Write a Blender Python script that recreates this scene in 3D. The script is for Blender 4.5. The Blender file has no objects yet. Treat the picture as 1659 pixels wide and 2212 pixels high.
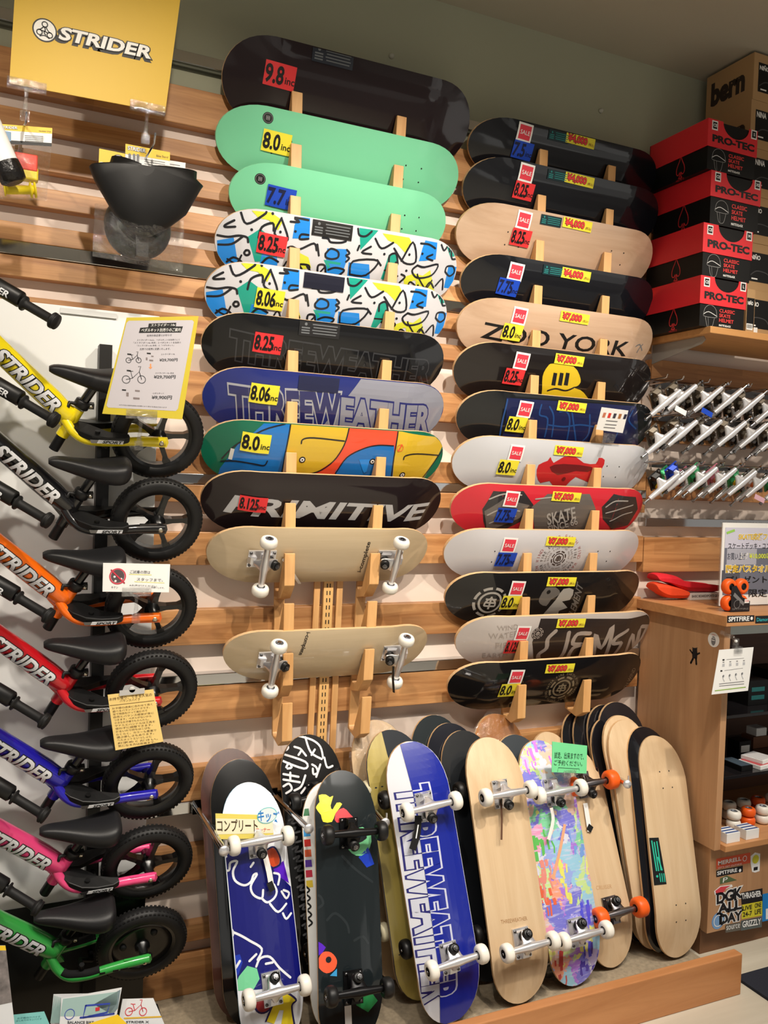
import bpy, bmesh, math, random
from mathutils import Vector, Matrix
SC = bpy.context.scene
COL = SC.collection
PI = math.pi
V = Vector
random.seed(7)

# ---------------------------------------------------------------- camera
IMG_W, IMG_H, FPX = 1659.0, 2212.0, 1850.0
YAW, PITCH, ROLL = math.radians(24.6), math.radians(-1.77), math.radians(1.99)
CAM = V((0.0, -2.62, 1.585))
_f = V((math.sin(YAW)*math.cos(PITCH), math.cos(YAW)*math.cos(PITCH), math.sin(PITCH)))
_r0 = V((math.cos(YAW), -math.sin(YAW), 0)); _u0 = _r0.cross(_f)
_r = _r0*math.cos(ROLL) + _u0*math.sin(ROLL)
_u = -_r0*math.sin(ROLL) + _u0*math.cos(ROLL)
cd = bpy.data.cameras.new('camera'); cd.sensor_fit = 'HORIZONTAL'; cd.sensor_width = 36.0
cd.lens = 36.0*FPX/IMG_W; cd.clip_start = 0.02
cam = bpy.data.objects.new('camera', cd); COL.objects.link(cam)
cam.matrix_world = Matrix(((_r.x, _u.x, -_f.x, CAM.x), (_r.y, _u.y, -_f.y, CAM.y), (_r.z, _u.z, -_f.z, CAM.z), (0, 0, 0, 1)))
SC.camera = cam
SC.view_settings.view_transform = 'Standard'; SC.view_settings.look = 'None'
SC.view_settings.gamma = 1.0; SC.view_settings.use_curve_mapping = False
SC.view_settings.exposure = -0.10

# ---------------------------------------------------------------- light
w = bpy.data.worlds.new('shop_ambience'); SC.world = w; w.use_nodes = True
bg = w.node_tree.nodes['Background']; bg.inputs[1].default_value = 0.40
# random bright and dark patches, added so chrome and gloss have something to reflect
_n, _l = w.node_tree.nodes.new, w.node_tree.links.new
_tc = _n('ShaderNodeTexCoord'); _mp = _n('ShaderNodeMapping'); _mp.inputs['Scale'].default_value = (3.2, 3.2, 5.0); _l(_tc.outputs['Generated'], _mp.inputs['Vector'])
_vo = _n('ShaderNodeTexVoronoi'); _vo.distance = 'CHEBYCHEV'; _vo.inputs['Scale'].default_value = 1.6; _l(_mp.outputs[0], _vo.inputs['Vector'])
_sp = _n('ShaderNodeSeparateColor'); _l(_vo.outputs['Color'], _sp.inputs[0])
_cr = _n('ShaderNodeValToRGB'); _e = _cr.color_ramp.elements
_e[0].position = 0.0; _e[0].color = (0.25, 0.22, 0.19, 1); _e[1].position = 1.0; _e[1].color = (3.2, 3.1, 2.9, 1)
_q = _e.new(0.55); _q.color = (0.55, 0.50, 0.44, 1); _q = _e.new(0.80); _q.color = (1.1, 1.04, 0.95, 1)
_l(_sp.outputs[0], _cr.inputs['Fac']); _l(_cr.outputs['Color'], bg.inputs[0])
def spot(x, y, tx, tz, power, deg=62, col=(1.0, 0.90, 0.77), ty=0.0, size=0.035, blend=0.8):
    l = bpy.data.lights.new('ceiling_spot', 'SPOT'); l.energy = power; l.color = col
    l.spot_size = math.radians(deg); l.spot_blend = blend; l.shadow_soft_size = size
    o = bpy.data.objects.new('ceiling_spot', l); COL.objects.link(o); o.location = (x, y, 3.15)
    o.rotation_euler = (V((tx, ty, tz)) - V((x, y, 3.15))).to_track_quat('-Z', 'Y').to_euler()
SPOTS = [(-0.9, -1.75, -0.3, 1.55, 92, 74), (0.25, -1.75, 0.55, 1.55, 112, 74), (1.25, -1.75, 1.25, 1.50, 205, 70),
         (2.15, -1.75, 1.8, 1.25, 128, 68), (3.0, -1.9, 2.5, 1.35, 62, 64)]
for s in SPOTS: spot(*s)
for x, y in ((0.0, -2.1), (1.3, -2.1), (2.6, -2.1), (0.6, -4.2), (2.4, -4.2)):
    l = bpy.data.lights.new('ceiling_fill', 'AREA'); l.shape = 'RECTANGLE'; l.size = 1.1; l.size_y = 0.5  # unseen soft fill, added to brighten the floor and what reflects it
    l.energy = 17; l.color = (1.0, 0.96, 0.91); l.spread = math.radians(95)
    o = bpy.data.objects.new('ceiling_fill', l); COL.objects.link(o); o.location = (x, y, 3.19)

# ---------------------------------------------------------------- helpers
def ray(px, py): return _f + _r*((px-IMG_W/2)/FPX) - _u*((py-IMG_H/2)/FPX)
def at(px, py, Y):
    d = ray(px, py); return CAM + d*((Y-CAM.y)/d.y)
def atz(px, py, Z):
    d = ray(px, py); return CAM + d*((Z-CAM.z)/d.z)
def atx(px, py, X):
    d = ray(px, py); return CAM + d*((X-CAM.x)/d.x)
def floor_at(px, Y, Z=0.0):
    d0 = None; lo, hi = 1100.0, 4200.0
    for _ in range(50):
        m = (lo+hi)/2; p = at(px, m, Y)
        if p.z > Z: lo = m
        else: hi = m
    return at(px, lo, Y)
def crop(ox, oy, s): return lambda x, y: (ox+x/s, oy+y/s)

def lin(c):
    return tuple((v/12.92 if v <= 0.04045 else ((v+0.055)/1.055)**2.4) for v in (x/255.0 for x in c[:3])) + (1.0,)
MATS = {}
def mat(name, col, rough=0.5, metal=0.0, coat=0.0, noise=0.0, nscale=8.0, bump=0.0, bscale=60.0, spec=0.5, emit=0.0, trans=0.0, ior=1.45, alpha=1.0):
    if name in MATS: return MATS[name]
    m = bpy.data.materials.new(name); m.use_nodes = True; nt = m.node_tree; b = nt.nodes['Principled BSDF']
    b.inputs['Base Color'].default_value = lin(col); b.inputs['Roughness'].default_value = rough
    b.inputs['Metallic'].default_value = metal; b.inputs['Coat Weight'].default_value = coat
    b.inputs['Coat Roughness'].default_value = 0.06; b.inputs['Specular IOR Level'].default_value = spec
    b.inputs['Transmission Weight'].default_value = trans; b.inputs['IOR'].default_value = ior
    b.inputs['Alpha'].default_value = alpha
    if emit:
        b.inputs['Emission Color'].default_value = lin(col); b.inputs['Emission Strength'].default_value = emit
    if noise or bump:
        tc = nt.nodes.new('ShaderNodeTexCoord')
    if noise:
        n = nt.nodes.new('ShaderNodeTexNoise'); n.inputs['Scale'].default_value = nscale; n.inputs['Detail'].default_value = 5
        nt.links.new(tc.outputs['Object'], n.inputs['Vector'])
        mx = nt.nodes.new('ShaderNodeMix'); mx.data_type = 'RGBA'
        c1 = lin([v*(1-noise) for v in col]); c2 = lin([min(255, v*(1+noise)) for v in col])
        mx.inputs[6].default_value = c1; mx.inputs[7].default_value = c2
        nt.links.new(n.outputs['Fac'], mx.inputs[0]); nt.links.new(mx.outputs[2], b.inputs['Base Color'])
    if bump:
        n2 = nt.nodes.new('ShaderNodeTexNoise'); n2.inputs['Scale'].default_value = bscale; n2.inputs['Detail'].default_value = 3
        nt.links.new(tc.outputs['Object'], n2.inputs['Vector'])
        bp = nt.nodes.new('ShaderNodeBump'); bp.inputs['Strength'].default_value = bump; bp.inputs['Distance'].default_value = 0.01
        nt.links.new(n2.outputs['Fac'], bp.inputs['Height']); nt.links.new(bp.outputs['Normal'], b.inputs['Normal'])
        if coat: nt.links.new(bp.outputs['Normal'], b.inputs['Coat Normal'])
    MATS[name] = m
    return m
def wood(name, c1, c2, axis=0, scale=1.0, rough=0.45, staves=False, coat=0.0, coords='Object'):
    if name in MATS: return MATS[name]
    m = bpy.data.materials.new(name); m.use_nodes = True; nt = m.node_tree; b = nt.nodes['Principled BSDF']
    N = nt.nodes.new; L = nt.links.new
    tc = N('ShaderNodeTexCoord'); mp = N('ShaderNodeMapping'); sc = [26*scale]*3; sc[axis] = 1.6*scale
    mp.inputs['Scale'].default_value = sc
    L(tc.outputs[coords], mp.inputs['Vector'])
    n = N('ShaderNodeTexNoise'); n.inputs['Scale'].default_value = 1.0; n.inputs['Detail'].default_value = 8; n.inputs['Roughness'].default_value = 0.62; n.inputs['Distortion'].default_value = 0.9
    L(mp.outputs[0], n.inputs['Vector'])
    cr = N('ShaderNodeValToRGB'); cr.color_ramp.elements[0].position = 0.32; cr.color_ramp.elements[1].position = 0.68
    cr.color_ramp.elements[0].color = lin(c1); cr.color_ramp.elements[1].color = lin(c2)
    L(n.outputs['Fac'], cr.inputs['Fac'])
    out = cr.outputs['Color']
    if staves:
        br = N('ShaderNodeTexBrick'); br.offset = 0.43; br.inputs['Scale'].default_value = 1.0
        br.inputs['Brick Width'].default_value = 0.42; br.inputs['Row Height'].default_value = 0.052; br.inputs['Mortar Size'].default_value = 0.0
        br.inputs['Color1'].default_value = (0.80, 0.78, 0.76, 1); br.inputs['Color2'].default_value = (1.12, 1.12, 1.12, 1); br.inputs['Bias'].default_value = 0.1
        sx = N('ShaderNodeSeparateXYZ'); cx = N('ShaderNodeCombineXYZ'); L(tc.outputs[coords], sx.inputs[0])
        L(sx.outputs[0], cx.inputs[0]); L(sx.outputs[2], cx.inputs[1]); L(cx.outputs[0], br.inputs['Vector'])
        mx = N('ShaderNodeMix'); mx.data_type = 'RGBA'; mx.blend_type = 'MULTIPLY'; mx.inputs[0].default_value = 1.0
        L(out, mx.inputs[6]); L(br.outputs['Color'], mx.inputs[7]); out = mx.outputs[2]
    L(out, b.inputs['Base Color']); b.inputs['Roughness'].default_value = rough; b.inputs['Coat Weight'].default_value = coat; b.inputs['Coat Roughness'].default_value = 0.05
    bp = N('ShaderNodeBump'); bp.inputs['Strength'].default_value = 0.12; bp.inputs['Distance'].default_value = 0.002
    L(n.outputs['Fac'], bp.inputs['Height']); L(bp.outputs['Normal'], b.inputs['Normal'])
    MATS[name] = m
    return m

class MB:
    """collects shapes in world coordinates; build() links them as ONE mesh object"""
    def __init__(s): s.v = []; s.f = []; s.m = []; s.sm = []; s.mats = []
    def mi(s, m):
        if m not in s.mats: s.mats.append(m)
        return s.mats.index(m)
    def add(s, vs, fs, m, smooth=False):
        k = len(s.v); i = s.mi(m); s.v += [tuple(p) for p in vs]
        for f in fs: s.f.append([k+a for a in f]); s.m.append(i); s.sm.append(smooth)
        return s
    def box(s, a, b, m, R=None, c=None):
        a, b = V(a), V(b); vs = [V((x, y, z)) for x in (a.x, b.x) for y in (a.y, b.y) for z in (a.z, b.z)]
        if R is not None:
            c = V(c) if c is not None else (a+b)/2
            vs = [c + R @ (p-c) for p in vs]
        return s.add(vs, [(0, 1, 3, 2), (4, 6, 7, 5), (0, 4, 5, 1), (2, 3, 7, 6), (0, 2, 6, 4), (1, 5, 7, 3)], m)
    def obox(s, c, ex, ey, ez, m):
        c, ex, ey, ez = V(c), V(ex), V(ey), V(ez)
        vs = [c + ex*i + ey*j + ez*k for i in (-.5, .5) for j in (-.5, .5) for k in (-.5, .5)]
        return s.add(vs, [(0, 1, 3, 2), (4, 6, 7, 5), (0, 4, 5, 1), (2, 3, 7, 6), (0, 2, 6, 4), (1, 5, 7, 3)], m)
    def prism(s, poly, d, m, smooth=False):
        n = len(poly); d = V(d); vs = [V(p) for p in poly] + [V(p)+d for p in poly]
        fs = [list(range(n))[::-1], list(range(n, 2*n))] + [[i, (i+1) % n, n+(i+1) % n, n+i] for i in range(n)]
        return s.add(vs, fs, m, smooth)
    def tube(s, path, rad, m, n=12, cap=True, smooth=True, flat=1.0, up=None):
        path = [V(p) for p in path]; k = len(path)
        if not hasattr(rad, '__len__'): rad = [rad]*k
        vs = []; fs = []
        t0 = (path[1]-path[0]).normalized(); a = V(up) if up is not None else (V((0, 0, 1)) if abs(t0.z) < .9 else V((1, 0, 0)))
        a = (a - t0*a.dot(t0)).normalized()
        for i in range(k):
            t = (path[min(i+1, k-1)] - path[max(i-1, 0)]).normalized(); a = (a - t*a.dot(t)).normalized(); b = t.cross(a)
            for j in range(n):
                q = 2*PI*j/n; vs.append(path[i] + (a*math.cos(q)*flat + b*math.sin(q))*rad[i])
        for i in range(k-1):
            for j in range(n): fs.append((i*n+j, i*n+(j+1) % n, (i+1)*n+(j+1) % n, (i+1)*n+j))
        s.add(vs, fs, m, smooth)
        if cap:
            s.add(vs[:n], [list(range(n))[::-1]], m); s.add(vs[-n:], [list(range(n))], m)
        return s
    def lathe(s, c, ax, prof, m, n=24, smooth=True):
        """prof: (radius, distance along ax)"""
        c = V(c); ax = V(ax).normalized(); a = V((0, 0, 1)) if abs(ax.z) < .9 else V((1, 0, 0))
        a = (a - ax*a.dot(ax)).normalized(); b = ax.cross(a); vs = []; fs = []; k = len(prof)
        for r, h in prof:
            for j in range(n):
                q = 2*PI*j/n; vs.append(c + ax*h + (a*math.cos(q)+b*math.sin(q))*r)
        for i in range(k-1):
            for j in range(n): fs.append((i*n+j, i*n+(j+1) % n, (i+1)*n+(j+1) % n, (i+1)*n+j))
        s.add(vs, fs, m, smooth)
        return s
    def loft(s, rings, m, smooth=True, caps=True):
        n = len(rings[0]); vs = [p for r in rings for p in r]; fs = []
        for i in range(len(rings)-1):
            for j in range(n): fs.append((i*n+j, i*n+(j+1) % n, (i+1)*n+(j+1) % n, (i+1)*n+j))
        s.add(vs, fs, m, smooth)
        if caps:
            s.add(rings[0], [list(range(n))[::-1]], m); s.add(rings[-1], [list(range(n))], m)
        return s
    def sphere(s, c, r, m, n=12, sc=(1, 1, 1)):
        rings = []
        for i in range(1, n//2+1-0):
            t = PI*i/(n//2+1); rings.append([V(c)+V((math.sin(t)*math.cos(2*PI*j/n)*r*sc[0], math.sin(t)*math.sin(2*PI*j/n)*r*sc[1], math.cos(t)*r*sc[2])) for j in range(n)])
        return s.loft(rings, m)
    def build(s, name, parent=None, bevel=0.0, origin=None, subsurf=0, frame=None):
        me = bpy.data.meshes.new(name)
        o = bpy.data.objects.new(name, me); COL.objects.link(o)
        if parent is not None:
            o.parent = parent; M = FR[parent.name]; FR[o.name] = M
        else:
            M = frame if frame is not None else Matrix.Translation(V(origin) if origin is not None else V((0, 0, 0)))
            o.matrix_world = M; FR[o.name] = M
        Mi = M.inverted()
        me.from_pydata([Mi @ V(p) for p in s.v], [], s.f)
        for mt in s.mats: me.materials.append(mt)
        me.polygons.foreach_set('material_index', s.m); me.polygons.foreach_set('use_smooth', s.sm)
        me.update()
        if bevel:
            b = o.modifiers.new('bevel', 'BEVEL'); b.width = bevel; b.segments = 2; b.limit_method = 'ANGLE'; b.harden_normals = False
        if subsurf:
            b = o.modifiers.new('sub', 'SUBSURF'); b.levels = subsurf; b.render_levels = subsurf
        return o
FR = {}
def thing(name, label, cat, loc=(0, 0, 0), group=None, frame=None):
    o = bpy.data.objects.new(name, None); COL.objects.link(o); o.empty_display_size = 0.05
    M = frame if frame is not None else Matrix.Translation(V(loc)); o.matrix_world = M; FR[o.name] = M
    return tag(o, label, cat, group)
def tag(o, label, cat, group=None):
    o['label'] = label; o['category'] = cat
    if group: o['group'] = group
    return o
def struct(o): o['kind'] = 'structure'; return o
def plab(o, label): o['label'] = label; return o
def copy_tree(o, parent=None):
    c = o.copy(); COL.objects.link(c); FR[c.name] = FR[o.name]
    if parent is not None: c.parent = parent
    for ch in list(o.children): copy_tree(ch, c)
    return c

# ---- flat artwork: 2D shapes mapped on a surface with uv(px,py) and P(u,v,off)
_TX = {}
def text_mesh(s, offset=0.0, res=3):
    k = (s, offset, res)
    if k in _TX: return _TX[k]
    cu = bpy.data.curves.new('lettering', 'FONT'); cu.body = s; cu.offset = offset; cu.resolution_u = res; cu.fill_mode = 'FRONT'
    o = bpy.data.objects.new('lettering', cu); me = o.to_mesh()
    vs = [(v.co.x, v.co.y) for v in me.vertices]; fs = [tuple(p.vertices) for p in me.polygons]
    o.to_mesh_clear(); bpy.data.objects.remove(o); bpy.data.curves.remove(cu)
    _TX[k] = (vs, fs); return _TX[k]
def text_box(s):
    vs, _ = text_mesh(s)
    if not vs: return (0, 1, 0, 1)
    return min(v[0] for v in vs), max(v[0] for v in vs), min(v[1] for v in vs), max(v[1] for v in vs)
def catmull(pts, n=5, closed=False):
    P = [V((p[0], p[1])) for p in pts]; k = len(P); out = []
    if k < 3: return P
    rng = range(k if closed else k-1)
    for i in rng:
        if closed: p0, p1, p2, p3 = P[(i-1) % k], P[i], P[(i+1) % k], P[(i+2) % k]
        else: p0, p1, p2, p3 = P[max(i-1, 0)], P[i], P[i+1], P[min(i+2, k-1)]
        for j in range(n):
            t = j/n; out.append(0.5*((2*p1) + (p2-p0)*t + (2*p0-5*p1+4*p2-p3)*t*t + (3*p1-p0-3*p2+p3)*t**3))
    if not closed: out.append(P[-1])
    return out
class Surf:
    clip = None; du = dv = 0.0; curved = False
    def put(s, mb, vs, fs, m, layer=1):
        """vs in (u,v)"""
        bm = bmesh.new(); bv = [bm.verts.new((p[0], p[1], 0)) for p in vs]
        for f in fs:
            try: bm.faces.new([bv[i] for i in f])
            except ValueError: pass
        if s.curved:
            xs = [p[0] for p in vs]; ys = [p[1] for p in vs]
            bmesh.ops.triangulate(bm, faces=bm.faces[:])
            def cut(lo, hi, d, no):
                k = math.ceil(lo/d)
                while k*d < hi:
                    g = bm.verts[:]+bm.edges[:]+bm.faces[:]
                    bmesh.ops.bisect_plane(bm, geom=g, dist=1e-7, plane_co=(no[0]*k*d, no[1]*k*d, 0), plane_no=(no[0], no[1], 0)); k += 1
            if s.du: cut(min(xs), max(xs), s.du, (1, 0))
            if s.dv: cut(min(ys), max(ys), s.dv, (0, 1))
        off = layer*s.step
        for f in bm.faces:
            pts = [(v.co.x, v.co.y) for v in f.verts]
            ar = sum(pts[i][0]*pts[(i+1) % len(pts)][1]-pts[(i+1) % len(pts)][0]*pts[i][1] for i in range(len(pts)))
            if ar < 0: pts = pts[::-1]
            if s.clip: pts = clip_convex(pts, s.clip)
            if len(pts) >= 3: mb.add([s.P(u, v, off) for u, v in pts], [list(range(len(pts)))], m, False)
        bm.free()
    step = 0.00045
    def U(s, pts): return [s.uv(*p) for p in pts]
    def poly(s, mb, pts, m, layer=1, smooth=0, px=True):
        q = s.U(pts) if px else pts
        if smooth: q = catmull(q, smooth, True)
        s.put(mb, q, [list(range(len(q)))], m, layer)
    def stroke(s, mb, pts, w, m, layer=1, smooth=5, px=True, closed=False, ends=True):
        q = s.U(pts) if px else [V(p) for p in pts]
        q = [V(p) for p in q]
        if smooth: q = catmull(q, smooth, closed)
        k = len(q); L = []; R = []
        for i in range(k):
            a = q[(i-1) % k] if closed else q[max(i-1, 0)]; b = q[(i+1) % k] if closed else q[min(i+1, k-1)]
            t = (b-a); t = t.normalized() if t.length > 1e-9 else V((1, 0)); n = V((-t.y, t.x))*w/2
            L.append(q[i]+n); R.append(q[i]-n)
        vs = L+R; fs = [(i, (i+1) % k, k+(i+1) % k, k+i) for i in range(k if closed else k-1)]
        s.put(mb, vs, fs, m, layer)
        if ends and not closed:
            for c in (q[0], q[-1]): s.disc(mb, c, w/2, m, layer, n=8, px=False)
    def disc(s, mb, c, r, m, layer=1, n=20, px=True, r2=None, sq=1.0):
        c = s.uv(*c) if px else c
        s.put(mb, [(c[0]+math.cos(2*PI*i/n)*r, c[1]+math.sin(2*PI*i/n)*r*sq) for i in range(n)], [list(range(n))], m, layer)
    def ring(s, mb, c, r, w, m, layer=1, n=28, px=True, a0=0.0, a1=2*PI):
        c = s.uv(*c) if px else c
        full = abs(a1-a0-2*PI) < 1e-6; k = n if full else n+1
        A = [a0+(a1-a0)*i/n for i in range(k)]
        vs = [(c[0]+math.cos(t)*(r+w/2), c[1]+math.sin(t)*(r+w/2)) for t in A]+[(c[0]+math.cos(t)*(r-w/2), c[1]+math.sin(t)*(r-w/2)) for t in A]
        s.put(mb, vs, [(i, (i+1) % k, k+(i+1) % k, k+i) for i in range(n)], m, layer)
    def text(s, mb, t, p0, p1, p2, m, layer=2, bold=0.0, px=True, outline=None, ow=0.06, res=3, shadow=None):
        """p0 lower left, p1 lower right, p2 upper left of the lettering"""
        if px: p0, p1, p2 = s.U((p0, p1, p2))
        p0, p1, p2 = V(p0), V(p1), V(p2); x0, x1, y0, y1 = text_box(t)
        e1 = (p1-p0)/(x1-x0); e2 = (p2-p0)/(y1-y0)
        if outline:
            vs, fs = text_mesh(t, bold+ow, res); s.put(mb, [p0+e1*(a-x0)+e2*(b-y0) for a, b in vs], fs, outline, layer); layer += 1
        vs, fs = text_mesh(t, bold, res); s.put(mb, [p0+e1*(a-x0)+e2*(b-y0) for a, b in vs], fs, m, layer)
    def textc(s, mb, t, c, h, m, layer=2, bold=0.0, ang=0.0, px=True, shear=0.0, wide=1.0, outline=None, ow=0.06, maxw=None):
        """centred lettering of height h (metres)"""
        c = V(s.uv(*c)) if px else V(c); x0, x1, y0, y1 = text_box(t); k = h/(y1-y0); wd = (x1-x0)*k*wide
        if maxw and wd > maxw: wd = maxw
        ca, sa = math.cos(ang), math.sin(ang); ex = V((ca, sa)); ey = V((-sa, ca)) + ex*shear
        p0 = c-ex*wd/2-ey*h/2; s.text(mb, t, p0, p0+ex*wd, p0+ey*h, m, layer, bold, False, outline, ow)
    def rect(s, mb, c, wd, h, m, layer=1, ang=0.0, px=True):
        c = V(s.uv(*c)) if px else V(c); ca, sa = math.cos(ang), math.sin(ang); ex = V((ca, sa))*wd/2; ey = V((-sa, ca))*h/2
        q = [c-ex-ey, c+ex-ey, c+ex+ey, c-ex+ey]; s.put(mb, q, [(0, 1, 2, 3)], m, layer)
def clip_convex(pts, poly):
    out = [V(p) for p in pts]; k = len(poly)
    for i in range(k):
        a, b = poly[i], poly[(i+1) % k]; e = (b[0]-a[0], b[1]-a[1])
        D = [e[0]*(p.y-a[1])-e[1]*(p.x-a[0]) for p in out]
        if all(d >= 0 for d in D): continue
        nxt = []
        for j in range(len(out)):
            p, q, dp, dq = out[j], out[(j+1) % len(out)], D[j], D[(j+1) % len(out)]
            if dp >= 0: nxt.append(p)
            if (dp >= 0) != (dq >= 0): nxt.append(p+(q-p)*(dp/(dp-dq)))
        out = nxt
        if len(out) < 3: return []
    return [(p.x, p.y) for p in out]
class Plane(Surf):
    def __init__(s, o, ex, ey): s.o = V(o); s.ex = V(ex).normalized(); s.ey = V(ey); s.ey = (s.ey-s.ex*s.ey.dot(s.ex)).normalized(); s.n = s.ex.cross(s.ey)
    def P(s, u, v, off=0.0): return s.o+s.ex*u+s.ey*v+s.n*off
    def uv(s, px, py):
        d = ray(px, py); p = CAM+d*((s.o-CAM).dot(s.n)/d.dot(s.n))-s.o; return (p.dot(s.ex), p.dot(s.ey))
    def quad(s, mb, px4, m, t=0.001):
        """a thin plate whose front shows at the four pixel corners (tl, tr, br, bl)"""
        q = [s.P(*s.uv(*p)) for p in px4]; return mb.prism([a-s.n*t for a in q][::-1], s.n*t, m)
class Curl(Surf):
    """a surface given by a function"""
    curved = True
    def __init__(s, fn, du, dv): s.fn = fn; s.du = du; s.dv = dv
    def P(s, u, v, off=0.0): return s.fn(u, v, off)

# ---------------------------------------------------------------- materials
M_OAK = wood('slat_oak', (150, 99, 56), (201, 150, 98), 0, 1.0, 0.42, True)
M_PEG = wood('rack_beech', (203, 150, 92), (224, 176, 118), 2, 1.0, 0.5)
M_CAB = wood('cabinet_oak', (172, 128, 90), (194, 150, 110), 2, 0.8, 0.45)
M_CABX = wood('cabinet_top_oak', (180, 124, 76), (205, 150, 100), 0, 0.8, 0.45)
M_KERB = wood('kerb_oak', (176, 116, 68), (200, 140, 90), 0, 0.7, 0.45)
M_MAPLE = wood('maple_veneer', (202, 172, 134), (220, 194, 158), 0, 0.55, 0.4, coat=0.3)
M_MAPLE2 = wood('pale_maple_veneer', (186, 154, 126), (206, 176, 150), 0, 0.5, 0.4, coat=0.6)
M_ICOMP = wood('khaki_veneer', (184, 164, 132), (198, 178, 146), 0, 0.5, 0.35, coat=0.8)
M_PLY = wood('maple_ply', (205, 165, 118), (228, 192, 148), 0, 3.0, 0.55)
M_CHROME = mat('chrome', (196, 196, 198), 0.1, 1.0)
M_STEEL = mat('raw_aluminium', (226, 226, 229), 0.3, 0.75)
M_DSTEEL = mat('dark_steel', (120, 120, 122), 0.3, 1.0)
M_BLACK = mat('black_plastic', (14, 14, 15), 0.42)
M_RUBBER = mat('black_rubber', (14, 14, 15), 0.6)
M_BLKGLOSS = mat('gloss_black', (8, 8, 9), 0.2, coat=0.5)
M_WHITE = mat('white_paper', (238, 238, 236), 0.6)
M_WURE = mat('white_urethane', (236, 232, 222), 0.35)
M_OURE = mat('orange_urethane', (240, 96, 24), 0.4)
M_KURE = mat('black_urethane', (15, 15, 16), 0.45)
M_GRIP = mat('black_griptape', (15, 15, 16), 0.9)
M_INK = mat('black_ink', (13, 13, 14), 0.5)
M_RED = mat('red_sticker', (226, 52, 56), 0.5)
M_YEL = mat('yellow_sticker', (238, 226, 60), 0.5)
M_BLU = mat('blue_sticker', (20, 70, 190), 0.5)
M_SALE = mat('sale_pink_red', (222, 58, 76), 0.5)
M_SHADOWINK = mat('dark_label', (30, 30, 34), 0.4)
M_GREYINK = mat('grey_print', (120, 120, 122), 0.5)
def clear(name, tint=(255, 255, 255), rough=0.05, keep=0.82):
    """thin clear plastic: mostly see-through with a glossy film"""
    if name in MATS: return MATS[name]
    m = bpy.data.materials.new(name); m.use_nodes = True; nt = m.node_tree; nt.nodes.remove(nt.nodes['Principled BSDF'])
    out = nt.nodes['Material Output']; tr = nt.nodes.new('ShaderNodeBsdfTransparent'); tr.inputs[0].default_value = lin(tint)
    gl = nt.nodes.new('ShaderNodeBsdfGlossy'); gl.inputs['Roughness'].default_value = rough; gl.inputs[0].default_value = (1, 1, 1, 1)
    mx = nt.nodes.new('ShaderNodeMixShader'); mx.inputs[0].default_value = 1-keep
    n = nt.nodes.new('ShaderNodeTexNoise'); n.inputs['Scale'].default_value = 55; n.inputs['Detail'].default_value = 4; n.inputs['Distortion'].default_value = 1.0
    tc = nt.nodes.new('ShaderNodeTexCoord'); nt.links.new(tc.outputs['Object'], n.inputs['Vector'])
    bp = nt.nodes.new('ShaderNodeBump'); bp.inputs['Strength'].default_value = 0.9; bp.inputs['Distance'].default_value = 0.012
    nt.links.new(n.outputs['Fac'], bp.inputs['Height']); nt.links.new(bp.outputs['Normal'], gl.inputs['Normal'])
    nt.links.new(tr.outputs[0], mx.inputs[1]); nt.links.new(gl.outputs[0], mx.inputs[2]); nt.links.new(mx.outputs[0], out.inputs['Surface'])
    MATS[name] = m; return m
M_CLEAR = clear('clear_acrylic', (246, 246, 246), 0.05, 0.88)
M_FILM = clear('clear_film', (252, 252, 252), 0.06, 0.9)

# ================================================================ the setting
M_GREEN = mat('olive_wall_paint', (166, 168, 146), 0.75, noise=0.02, nscale=3)
M_PALE = mat('white_wall_panel', (228, 212, 200), 0.7, noise=0.015, nscale=2)
M_CEIL = mat('ceiling_paint', (176, 170, 152), 0.8)
M_STONE = mat('platform_carpet', (150, 136, 114), 0.9, noise=0.22, nscale=70, bump=0.25, bscale=300)
M_FLOOR = wood('shop_floor_board', (190, 180, 160), (212, 203, 184), 0, 0.35, 0.4)
CEIL_Z = 3.222; SL = 2.75
struct(MB().box((-3.2, 0, 2.74), (4.6, 0.1, CEIL_Z), M_GREEN).box((-3.2, 0, -0.04), (4.6, 0.1, 2.74), M_PALE).build('wall_back'))
struct(MB().box((-3.2, -5.5, CEIL_Z), (4.6, 0.1, CEIL_Z+0.1), M_CEIL).build('ceiling'))
struct(MB().box((-3.2, -5.5, -0.14), (4.6, 0.0, -0.03), M_FLOOR).build('floor'))
struct(MB().box((-3.2, -0.60, -0.03), (2.245, 0.0, 0.0), M_STONE).build('floor_platform'))
o = MB().box((-1.6, -0.635, -0.0297), (2.245, -0.6003, 0.105), M_KERB).build('wooden_kerb', bevel=0.003, origin=(0.3, -0.62, 0.0)); tag(o, 'low oak kerb board along the front of the display platform', 'kerb')
o = MB().box((2.30, -2.9, -0.0298), (4.2, -0.56, -0.02), mat('dark_mat', (32, 34, 44), 0.95, noise=0.3, nscale=200)).build('floor_mat', origin=(3, -1.5, -0.03)); tag(o, 'dark navy floor mat in front of the oak counter', 'mat')
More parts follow.
